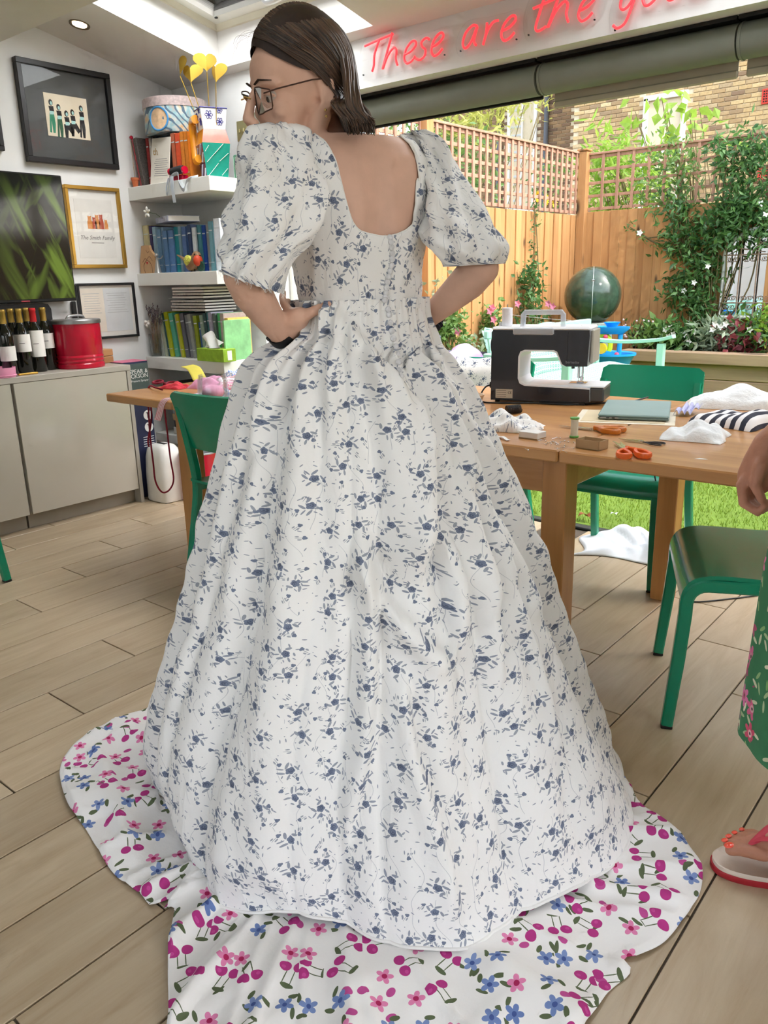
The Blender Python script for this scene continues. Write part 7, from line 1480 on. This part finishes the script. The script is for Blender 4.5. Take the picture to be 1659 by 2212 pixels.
for k in range(6):
    for z, s in ((mz0+.14, 1), (mz0+.14, -1), (mz1, -1)):
        x = mx0+(mx1-mx0)*(k+.5)/6
        for sx in (-1, 1): b = MB(); b.tube([(x+sx*(.012+.03*(1-t/9)*math.cos(t)*.9+.018), MY-.032, z+s*(.04+.03*(1-t/9)*math.sin(t))) for t in np.linspace(0, 7.2, 20)], .0035, 5); b.build('iron_scroll', IRON, mir, True)
for k in range(5): a = PI*(k+.5)/5; b = MB(); b.tube([(mc+.12*math.cos(a), MY-.03, mz1+.07*math.sin(a)), (mc+mr*math.cos(a), MY-.03, mz1+mr*.55*math.sin(a))], .005, 5); b.build('iron_bar', IRON, mir, True)
b = MB(); b.tube([(mc+.22*math.cos(t), MY-.03, mz1+.13*math.sin(t)) for t in np.linspace(0, PI, 18)], .006, 6); b.build('iron_arch', IRON, mir, True)
# ------------------------------------------------------------------ planting
LG = mat_leaf('glossy_leaf', (38, 82, 44), (104, 146, 78)); LB = mat_leaf('bright_leaf', (110, 158, 48), (176, 204, 88), .5); LM_ = mat_leaf('mid_leaf', (74, 116, 58), (132, 164, 88)); LY = mat_leaf('yellow_leaf', (150, 156, 60), (196, 196, 110), .5); LR = mat_leaf('red_leaf', (120, 50, 60), (170, 84, 90)); LGY = mat_leaf('grey_leaf', (120, 146, 120), (176, 190, 160))
STEM = pm('plant_stem', (104, 92, 60), .8); PETW = pm('white_petal', (244, 244, 240), .7); PETP = pm('pink_petal', (240, 150, 180), .7); PETY = pm('yellow_petal', (250, 206, 30), .6)
def rv(r, k=1.0): return Vector((r.gauss(0, k), r.gauss(0, k), r.gauss(0, k)))
def plant(name, label, cat, pts, nleaf, L, W, mat, base, seed, group=None, spread=.1, flat_n=None, stems=6, flowers=(), fcol=None, fr=.016, droop=.3, one_by_one=False):
    """leaves scattered round the given centres, woody stems from the base, blossoms where asked"""
    r = random.Random(seed); o = thing(name, label, cat, base, 0, group); P = [Vector(p) for p in pts]
    if one_by_one:
        for k in range(nleaf):
            q = P[r.randrange(len(P))]+rv(r, spread); b = MB(); d = rv(r)+Vector((0, 0, -droop)); b.leaf(q, d, rv(r)+(flat_n or Vector()), L*r.uniform(.7, 1.25), W*r.uniform(.7, 1.25)); b.build('leaf', mat, o)
    else:
        b = MB()
        for k in range(nleaf):
            q = P[r.randrange(len(P))]+rv(r, spread); q.z = max(q.z, .02); b.leaf(q, rv(r)+Vector((0, 0, -droop)), rv(r)+(flat_n or Vector()), L*r.uniform(.6, 1.3), W*r.uniform(.6, 1.3))
        b.build('foliage', mat, o, fix=False)['kind'] = 'stuff'
    b = MB(); B0 = Vector(base)
    for k in range(stems):
        q = P[r.randrange(len(P))]; m = B0.lerp(q, .5)+rv(r, .05); b.tube(catmull([B0+rv(r, .02)*1.0, m, q], 5), [.006*1.0]*10+[.003], 5)
    b.build('stems', STEM, o, True)['kind'] = 'stuff'
    for q in flowers:
        q = Vector(q); b = MB()
        for k in range(5): a = 2*PI*k/5; b.leaf(q, Vector((math.cos(a), -.45, math.sin(a))), Vector((0, -1, .2)), fr, fr*.8)
        b.build('blossom', fcol or PETW, o, fix=False)
    return o
r = random.Random(77)
yb = YB-.06
jas = [(1460, 430), (1480, 460), (1505, 500), (1455, 510), (1500, 540), (1530, 560), (1475, 545), (1500, 590), (1520, 610), (1480, 620), (1455, 628), (1520, 650), (1540, 480), (1570, 500), (1600, 500), (1640, 505), (1570, 450), (1600, 420), (1590, 380), (1570, 350), (1620, 350), (1650, 330), (1640, 400), (1650, 440), (1610, 460), (1550, 520), (1540, 590), (1510, 680), (1535, 690), (1490, 650), (1620, 310), (1560, 320), (1655, 470), (1590, 440), (1560, 480)]
jp = [on_y(x, y, yb-r.uniform(0, .09)) for x, y in jas]
plant('climbing_jasmine', 'dense glossy jasmine climbing the back fence round the arched mirror', 'climber', jp, 4200, .085, .032, LG, on_y(1535, 725, yb-.02), 1, spread=.085, stems=26, flowers=[on_y(x, y, yb-.16) for x, y in ((1645, 440), (1655, 462), (1382, 503), (1500, 610), (1530, 575), (1478, 628))], fr=.035)
plant('climbing_jasmine', 'thin jasmine sprays threaded through the open trellis', 'climber', [on_y(x, y, YB) for x, y in ((1430, 340), (1450, 370), (1470, 400), (1490, 380), (1440, 420), (1480, 340), (1400, 400), (1420, 440), (1465, 450), (1500, 330), (1460, 320))], 620, .075, .030, LM_, on_y(1480, 560, yb), 2, spread=.10, stems=10)
plant('climbing_jasmine', 'single bare jasmine tendril with a white flower straying over the fence boards', 'climber', [on_y(x, y, yb-.03) for x, y in ((1360, 490), (1382, 503), (1395, 515), (1415, 522), (1430, 530), (1445, 525))], 70, .05, .022, LM_, on_y(1470, 540, yb), 3, spread=.03, stems=5, flowers=[on_y(1383, 503, yb-.08)], fr=.04)
bedp = [(1395, 742, 'low green border plant at the corner of the bed', LM_, .09, .03, 260, ()), (1430, 735, 'broad-leaved border plant with white umbel flowers', LM_, .12, .06, 300, ((1438, 712), (1450, 708), (1455, 722), (1445, 727))), (1478, 735, 'bushy border plant with small white flowers', LG, .10, .045, 300, ((1478, 722), (1488, 738), (1500, 716))), (1525, 728, 'silver-green border shrub left of the mirror', LGY, .10, .035, 320, ()), (1560, 722, 'tall pale leafy border plant below the mirror', LGY, .11, .03, 300, ((1545, 700), (1556, 706), (1540, 712), (1568, 700))), (1600, 735, 'red-leaved border plant under the mirror', LR, .10, .06, 240, ()), (1635, 722, 'dark evergreen border plant', LG, .11, .04, 320, ((1620, 712), (1642, 735))), (1655, 700, 'tall bushy border plant with yellow-green leaves', LB, .09, .035, 220, ())]
for i, (x, y, lb, mt, L, W, n, fl) in enumerate(bedp):
    c = on_y(x, y, 8.40); c.z = max(c.z, .52); plant('border_plant', lb, 'plant', [c+Vector((.10*math.cos(k), .06*math.sin(k*2), .05*math.sin(k*3))) for k in range(7)], n, L, W, mt, (c.x, c.y, .37), 20+i, 'plants in the raised bed', .075, stems=8, flowers=[on_y(a, q, 8.28) for a, q in fl], fr=.038, droop=-.1)
b = MB(); c = on_y(1372, 730, 8.35)
o = thing('wire_plant', 'wispy plant with tiny pink flowers on bare black stems', 'plant', (c.x, c.y, .37), 0, 'plants in the raised bed')
for k in range(9): t = on_y(1350+6*k, 695+9*(k % 3), 8.35); b.tube(catmull([(c.x, c.y, .37), ((c.x+t.x)/2+.03*math.sin(k), c.y, (.37+t.z)/2), t], 4), .004, 5)
b.build('stems', pm('black_stem', (50, 40, 40), .7), o); b = MB()
for k in range(26): b.ball(on_y(1345+r.uniform(0, 66), 690+r.uniform(0, 40), 8.33), .011, 6, 4)
b.build('flower_heads', pm('dusty_pink', (226, 200, 206), .8), o)['kind'] = 'stuff'
lf = [((1165, 690), 4.6, .0, 'rose bush with pink flowers against the long fence', LM_, 420, ((1065, 665), (1060, 672), (1068, 690)), [(1062, 700), (1060, 680), (1070, 720), (1058, 740)]), ((1120, 650), 0, 0, 'leafy climber rising up the middle of the long fence', LG, 520, ((1185, 656), (1120, 656), (1195, 662)), [(1145, 610), (1150, 630), (1140, 650), (1150, 670), (1135, 690), (1160, 690), (1148, 590)]), ((980, 700), 0, 0, 'leafy shrub low against the long fence behind her wrist', LM_, 480, ((990, 716),), [(960, 690), (975, 710), (965, 730), (985, 690), (950, 720), (995, 740)]), ((950, 640), 0, 0, 'thin pale shoots at the foot of the fence', LGY, 160, (), [(950, 620), (960, 650), (945, 670), (1010, 745), (1030, 750)])]
for i, (_, _, _, lb, mt, n, fl, pp) in enumerate(lf):
    P = [on_x(x, y, XF+.10+r.uniform(0, .1)) for x, y in pp]; g = on_x(pp[0][0], 900, XF+.15); plant('border_plant', lb, 'plant', P, n, .07, .035, mt, (XF+.15, P[0].y, 0), 50+i, 'plants along the long fence', .06, stems=10, flowers=[on_x(x, y, XF+.26) for x, y in fl], fcol=PETP, fr=.045)
V = [on_x(x, y, XF+.05) for x, y in ((1150, 640), (1160, 560), (1148, 520), (1160, 470), (1155, 440), (1200, 600))]; plant('wire_vine', 'thin young vine trained straight up the fence boards', 'climber', catmull(V[:5], 5), 90, .045, .02, LG, (XF+.1, V[0].y, 0), 61, None, .02, stems=3)
# trees and shrubs over the fences
plant('overhanging_tree', 'feathery yellow-green tree hanging over the long fence', 'tree', [on_x(x, y, XF-.9-.9*r.random()) for x, y in ((950, 245), (980, 230), (1010, 225), (1000, 265), (1040, 215), (1060, 240), (1030, 250), (1070, 210), (1085, 222), (1110, 205), (1050, 262), (970, 275), (1180, 195), (1140, 200))], 760, .15, .035, LY, (XF-1.2, 8.0, 0), 70, None, .14, stems=16)
plant('garden_shrub', 'green shrub seen through the close trellis', 'shrub', [on_x(x, y, XF-.7-r.random()) for x, y in ((960, 300), (990, 350), (1010, 400), (970, 420), (1040, 340), (840, 260), (870, 270), (860, 290), (1050, 380), (1000, 320), (930, 300), (1200, 370), (1180, 410))], 900, .12, .04, LM_, (XF-1.2, 7.2, 0), 71, 'shrubs beyond the fences', .16, stems=10)
plant('garden_shrub', 'bright green bamboo-like shrub behind the open trellis', 'shrub', [on_y(x, y, YB+.5+.6*r.random()) for x, y in ((1300, 390), (1320, 420), (1340, 370), (1360, 410), (1380, 350), (1310, 440), (1400, 430), (1290, 350), (1350, 440), (1430, 410), (1330, 345), (1310, 320), (1400, 360))], 900, .19, .035, LB, (-3.6, YB+1.0, 0), 72, 'shrubs beyond the fences', .15, stems=14)
plant('paulownia', 'young tree with large bright leaves rising in front of the brick house', 'tree', [on_y(x, y, YB+1.3+.3*r.random()) for x, y in ((1372, 240), (1440, 225), (1445, 250), (1480, 215), (1490, 240), (1455, 270), (1440, 290), (1500, 260), (1460, 310), (1510, 225), (1430, 215), (1520, 275), (1315, 305), (1590, 300))], 58, .17, .12, LB, (-3.2, YB+1.5, 0), 73, None, .09, stems=12, one_by_one=True, droop=.9)
for i, (x, y) in enumerate(((1160, 425), (1177, 432), (1196, 437))):
    c = on_x(x, y, XF-.35); o = thing('sunflower', 'small yellow sunflower peeping through the close trellis', 'flower', (c.x, c.y, 0), 0, 'sunflowers beyond the fence'); b = MB()
    for k in range(14): a = 2*PI*k/14; b.leaf(c, Vector((.3, .9*math.cos(a), .9*math.sin(a))), Vector((1, -.3, .2)), .075, .03)
    b.build('petals', PETY, o, fix=False); b = MB(); b.ball(c+Vector((.01, -.004, 0)), (.015, .028, .028), 12, 8); b.build('centre', pm('seed_brown', (96, 64, 34), .9), o, True); b = MB(); b.tube([c, (c.x-.02, c.y, 0)], .008, 6); b.build('stem', LM_, o)
o = thing('garden_shed', 'low shed with a pale striped roof beyond the long fence', 'shed', (XF-1.6, 7.5, 0)); s0 = on_x(1030, 440, XF-.9); s1 = on_x(1110, 425, XF-.9)
b = MB(); b.box((XF-1.6, (s0.y+s1.y)/2, .85), (1.3, s1.y-s0.y+.5, 1.7)); b.build('wall', pm('shed_green', (120, 130, 100), .8), o)
for k in range(16): b = MB(); b.box((XF-1.6, s0.y-.2+(s1.y-s0.y+.5)*k/15, 1.76+.0), (1.5, .055, .05), bev=.006); b.build('roof_batten', pm('roof_mint', (186, 214, 200), .6) if k % 2 else pm('roof_grey', (120, 150, 140), .6), o)
# ------------------------------------------------------------------ garden furniture and toys
MINT = pm('mint_paint', (150, 200, 180), .45, var=.03)
bench = thing('garden_bench', 'pale mint painted garden bench with patterned cushions', 'bench', (-2.85, 5.85, 0)); bx0, bx1, by0, by1 = -3.12, -2.55, 5.05, 6.75
for k in range(5): b = MB(); b.box((bx0+.06+.115*k, (by0+by1)/2, .375), (.095, by1-by0, .022), bev=.004); b.build('seat_slat', MINT, bench)
for k in range(14): b = MB(); y = by0+.06+(by1-by0-.12)*k/13; b.box(None, (.018, .07, .40), bev=.004, mat=Matrix.Translation((bx0-.05, y, .56)) @ Matrix.Rotation(-.2, 4, 'Y')); b.build('back_slat', MINT, bench)
b = MB(); b.box((bx0-.09, (by0+by1)/2, .765), (.04, by1-by0, .06), bev=.008); b.build('top_rail', MINT, bench)
for y in (by0, by1):
    for x in (bx0-.02, bx1): b = MB(); b.box((x, y, .30), (.06, .06, .60), bev=.006); b.build('leg', MINT, bench)
    b = MB(); rect_tube(b, catmull([(bx0-.08, y, .62), (bx0+.2, y, .605), (bx1-.05, y, .625), (bx1+.10, y, .66)], 4), .03, .085, (0, 1, 0)); b.build('armrest', MINT, bench, True, 40)
b = MB(); b.box((bx1, (by0+by1)/2, .30), (.03, by1-by0-.06, .12), bev=.004); b.build('front_rail', MINT, bench)
def mat_dots(name, c1, c2, sz=.03):
    m, nt, bs = nodes_of(name); uv = coords(nt, 'uv'); x, y, c = cells(nt, uv, sz, 3, .0); d = (x*x+y*y).sqrt(); f = d.lt(sz*.36)*d.gt(sz*.16)
    nt.links.new(mixc(nt, f, lin(c1), lin(c2)), bs.inputs['Base Color']); bs.inputs['Roughness'].default_value = .8; return m
MD = mat_dots('mint_pattern', (160, 186, 176), (96, 150, 134), .035); TD = mat_dots('teal_rings', (168, 214, 196), (40, 96, 88), .05)
tag(pillow('seat_cushion', planar((-2.83, 5.9, .388)), .52, 1.62, .07, MD, None, .002, 90, 1, 6), 'long pale patterned cushion on the mint bench seat', 'cushion')
def stand(pc, w, h, t, rz, tilt): return Matrix.Translation(Vector(pc)) @ Matrix.Rotation(rz, 4, 'Z') @ Matrix.Rotation(tilt, 4, 'X')
tag(pillow('back_cushion', Matrix.Translation((bx0-.015, 5.75, .60)) @ Matrix.Rotation(PI/2, 4, 'Z') @ Matrix.Rotation(PI/2-.25, 4, 'X'), .62, .42, .08, MD, None, .002, 91, 1, 5), 'pale patterned cushion leaning on the mint bench back', 'cushion')
sofa = thing('garden_sofa', 'dark grey woven garden sofa near the long fence', 'sofa', (-3.55, 4.75, 0)); RAT = pm('grey_rattan', (92, 98, 112), .8, var=.3, vs=80, bmp=.5, bs=120)
for c, s, nm in (((-3.62, 4.75, .21), (.70, 1.5, .38), 'base'), ((-3.96, 4.75, .43), (.10, 1.5, .62), 'back'), ((-3.62, 5.47, .35), (.70, .08, .50), 'arm'), ((-3.62, 4.03, .35), (.70, .08, .50), 'arm')): b = MB(); b.box(c, s, bev=.03); b.build(nm, RAT, sofa)
for (px2, py2, w, h, mt, nm, lb, t) in ((1058, 760, .42, .40, TD, 'ring_cushion', 'mint cushion with dark rings propped on the grey sofa', .25), (1012, 782, .46, .34, pm('lilac_fabric', (196, 166, 220), .85), 'lilac_cushion', 'plain lilac cushion on the grey sofa', .9)):
    c = on_x(px2, py2, -3.45); tag(pillow(nm, Matrix.Translation((c.x, c.y, max(c.z-.02, .50))) @ Matrix.Rotation(PI/2+.5, 4, 'Z') @ Matrix.Rotation(PI/2-t, 4, 'X'), w, h, .12, mt, None, .004, 95, 1, 3), lb, 'cushion')
toy = thing('water_table', 'blue plastic toy water table with a lime green wheel', 'toy', (-3.15, 7.15, 0)); TB = pm('toy_blue', (30, 150, 226), .35); TG = pm('toy_lime', (190, 224, 40), .35); tc = on_y(1310, 780, 7.1)
b = MB(); b.lathe([(.20, .0), (.25, .10), (.27, .11), (.27, .13), (.245, .12), (.20, .03), (.0005, .03)], (tc.x, tc.y, tc.z-.05), 28, sy=.8); b.build('tub', TB, toy, True, 40)
for a in (.8, 2.4, 3.9, 5.5): b = MB(); b.tube([(tc.x+.17*math.cos(a), tc.y+.13*math.sin(a), tc.z-.04), (tc.x+.2*math.cos(a), tc.y+.16*math.sin(a), 0)], .022, 10); b.build('leg', TB, toy, True)
for x in (1297, 1337): q = on_y(x, 745, 7.1); b = MB(); b.tube([(q.x, q.y, tc.z), (q.x+.01, q.y, on_y(x, 720, 7.1).z)], .022, 10); b.build('tower_post', TB, toy, True)
q = on_y(1315, 716, 7.1); b = MB(); b.lathe([(.14, -.02), (.19, .02), (.20, .045), (.185, .045), (.15, .01), (.0005, .0)], q, 24, sy=.55); b.build('upper_tray', TB, toy, True, 40)
q = on_y(1322, 703, 7.1); b = MB(); b.lathe([(.03, -.04), (.05, .0), (.075, .03), (.065, .03), (.03, -.01)], q, 18); b.build('funnel', TB, toy, True, 40)
q = on_y(1303, 745, 7.05); b = MB(); b.tube([q+Vector((.07*math.cos(t), 0, .09*math.sin(t))) for t in np.linspace(-.6, PI+.6, 14)], .024, 8); b.build('lime_arch', TG, toy, True); b = MB(); b.lathe([(.02, -.012), (.05, -.012), (.05, .012), (.02, .012)], n=18, M=Matrix.Translation(q+Vector((0, -.03, -.03))) @ Matrix.Rotation(PI/2, 4, 'X')); b.build('wheel', pm('toy_yellow', (240, 206, 50), .4), toy, True, 40)
for (x, y, c) in ((1290, 768, (236, 130, 40)), (1332, 766, (206, 60, 90)), (1308, 728, (220, 60, 60))): b = MB(); b.ball(on_y(x, y, 7.0), .022, 12, 8); b.build('toy_ball', pm('toy_%d' % c[1], c, .4), toy, True)
for i, (x, y, k, c, lb) in enumerate(((1263, 1117, .035, (150, 84, 50), 'curled brown dead leaf on the turf by the threshold'), (1326, 1112, .018, (226, 232, 236), 'small white scrap lying on the turf'), (1423, 1117, .016, (226, 232, 236), 'tiny white scrap on the turf behind the table leg'))):
    q = on_z(x, y, .02); b = MB(); b.sheet(lambda u, v: (q.x+k*(u-.5)*1.6, q.y+k*(v-.5)+.4*k*u, .022+k*.5*abs(math.sin(3*u+2*v))), 6, 5, .001); tag(b.build(['dead_leaf', 'paper_scrap', 'paper_scrap'][i], pm(f'scrap_{c[0]}', c, .8), None, True), lb, ['leaf', 'paper', 'paper'][i])
# ------------------------------------------------------------------ brick houses behind
def mat_brick(name, cols):
    m, nt, bs = nodes_of(name); g = nt.nodes.new('ShaderNodeNewGeometry'); oi = nt.nodes.new('ShaderNodeObjectInfo'); R = (E(nt, g.outputs['Random Per Island'])+E(nt, oi.outputs['Random'])).frac(); n = noise(nt, coords(nt), 30, 3)
    col = ramp(nt, R, [(i/(len(cols)-1), lin(c)) for i, c in enumerate(cols)]); col = mixc(nt, (n-.4)*1.0, col, lin((120, 96, 70))); nt.links.new(col, bs.inputs['Base Color']); bs.inputs['Roughness'].default_value = .9; return m
BRK = mat_brick('yellow_stock_brick', [(196, 166, 116), (214, 188, 138), (168, 138, 98), (222, 200, 154), (138, 112, 88), (204, 176, 126)]); BRK2 = mat_brick('shaded_stock_brick', [(150, 118, 84), (126, 100, 80), (168, 136, 98), (108, 86, 72)]); MORT = pm('pale_mortar', (222, 208, 178), .95)  # the far house's shade is painted into its darker bricks
bb_ = MB(); bb_.box((0, 0, 0), (.213, .03, .063), bev=.004); bme = {}
def brick_house(label, x0, x1, y, h, view, mat, holes, seed):
    o = thing('brick_house', label, 'house', ((x0+x1)/2, y, 0), 0, 'brick houses behind the garden'); ww = MB(); ww.box(((x0+x1)/2, y+.16, h/2), (x1-x0, .30, h)); ww.build('wall', MORT, o)
    if mat.name not in bme: bme[mat.name] = bb_.mesh('brick', mat)
    r = random.Random(seed); cells_ = []; rest = MB(); j = 0; z = .04
    while z < h:
        x = x0+(.11 if j % 2 else 0)+.11
        while x < x1-.08:
            if not any(a < x < c and e < z < g for a, c, e, g in holes): cells_.append((x, z))
            x += .225
        z += .075; j += 1
    vis = [q for q in cells_ if view[0] < q[0] < view[1] and view[2] < q[1] < view[3]]; r.shuffle(vis); vis = sorted(vis, key=lambda q: abs(q[0]-view[4])+abs(q[1]-view[5])*1.2)[:295]; S = set(vis)
    for (x, z) in vis: link('brick', bme[mat.name], o, Matrix.Translation((x, y+.006, z)))
    for (x, z) in cells_:
        if (x, z) not in S and view[0]-1.5 < x < view[1]+4 and view[2]-1.0 < z < view[3]+1.2: rest.box((x, y+.006, z), (.213, .03, .063))
    rb = rest.build('bricks', mat, o, fix=False); rb['kind'] = 'stuff'
    return o
def house_window(o, x0, x1, z0, z1, y, mat, blinds=False):
    w = empty('window', ((x0+x1)/2, y, z0)); w.parent = o; w.matrix_parent_inverse = parent_inv(o); cx, cz = (x0+x1)/2, (z0+z1)/2
    for c, s in (((cx, y-.02, z1), (x1-x0+.1, .10, .09)), ((cx, y-.03, z0), (x1-x0+.16, .16, .08)), ((x0, y-.02, cz), (.09, .10, z1-z0)), ((x1, y-.02, cz), (.09, .10, z1-z0)), ((cx, y-.02, cz), (x1-x0, .07, .06))): b = MB(); b.box(c, s, bev=.006); b.build('sash_bar', TRIM, w)
    b = MB(); b.box((cx, y+.0, cz), (x1-x0-.08, .01, z1-z0-.08)); b.build('pane', pm('sky_pane', (190, 206, 216), .06, var=.1, vs=2, coat=.8), w)
    if blinds:
        b = MB(); b.box((cx-.0, y-.03, cz), (.04, .05, z1-z0), bev=.004); b.build('sash_bar', TRIM, w)
        for k in range(14): b = MB(); b.box((cx-(x1-x0)*.25, y-.012, z0+.08+(z1-z0-.16)*k/13), ((x1-x0)*.42, .012, .05), bev=.002); b.build('shutter_slat', pm('shutter_grey', (206, 210, 208), .6), w)
    b = MB()
    for k in range(9): b.box((x0-.03+(x1-x0+.06)*(k+.5)/9, y-.008, z1+.17), ((x1-x0+.06)/9-.012, .03, .215), bev=.004)
    b.build('brick_lintel', mat, o)
HY1, HY2 = 16.0, 18.6
cL = on_y(1240, 250, HY1).x; w0, w1 = on_y(1392, 215, HY1), on_y(1478, 330, HY1)
h1 = brick_house('sunlit yellow brick house with a white sash window behind the open trellis', cL, 6.0, HY1, 9.0, (cL, -4.1, 2.6, 5.4, -6.2, 4.2), BRK, [(w0.x, w1.x, 2.35, 4.55)], 1)
house_window(h1, w0.x+.05, w1.x-.05, 2.4, w0.z, HY1+.02, BRK)
for (x, y) in ((1655, 208), (1645, 378)): q = on_y(x, y, HY1-.02); b = MB(); b.box((q.x+.05, HY1-.02, q.z), (.24, .03, .24), bev=.004); av = b.build('air_brick', pm('terracotta_red', (206, 70, 56), .8), h1); b = MB(); [b.box((q.x+.05-.08+.04*k, HY1-.037, q.z-.08+.04*m), (.022, .006, .022)) for k in range(5) for m in range(5)]; b.build('vent_holes', DARK, av)
v0, v1 = on_y(1098, 215, HY2), on_y(1160, 330, HY2)
h2 = brick_house('brown brick house, its shade painted into the colour, set further back with a shuttered sash window', on_y(900, 200, HY2).x, cL*HY2/HY1+.1, HY2, 9.0, (on_y(960, 250, HY2).x, cL*HY2/HY1, 2.8, 6.2, on_y(1180, 250, HY2).x, 4.6), BRK2, [(v0.x, v1.x, 2.6, v0.z+.1)], 2)
house_window(h2, v0.x+.05, v1.x-.05, 2.7, v0.z, HY2+.02, BRK2, True)
for x in (1078, 1180): q = on_y(x, 260, HY2-.08); b = MB(); b.tube([(q.x, HY2-.08, 0), (q.x, HY2-.08, 8.5)], .055, 10); b.build('drainpipe', pm('pipe_grey', (96, 100, 108), .5), h2, True)
b = MB(); b.box((cL+.15, (HY1+HY2)/2+.15, 4.5), (.30, HY2-HY1, 9)); b.build('side_wall', MORT, h1)
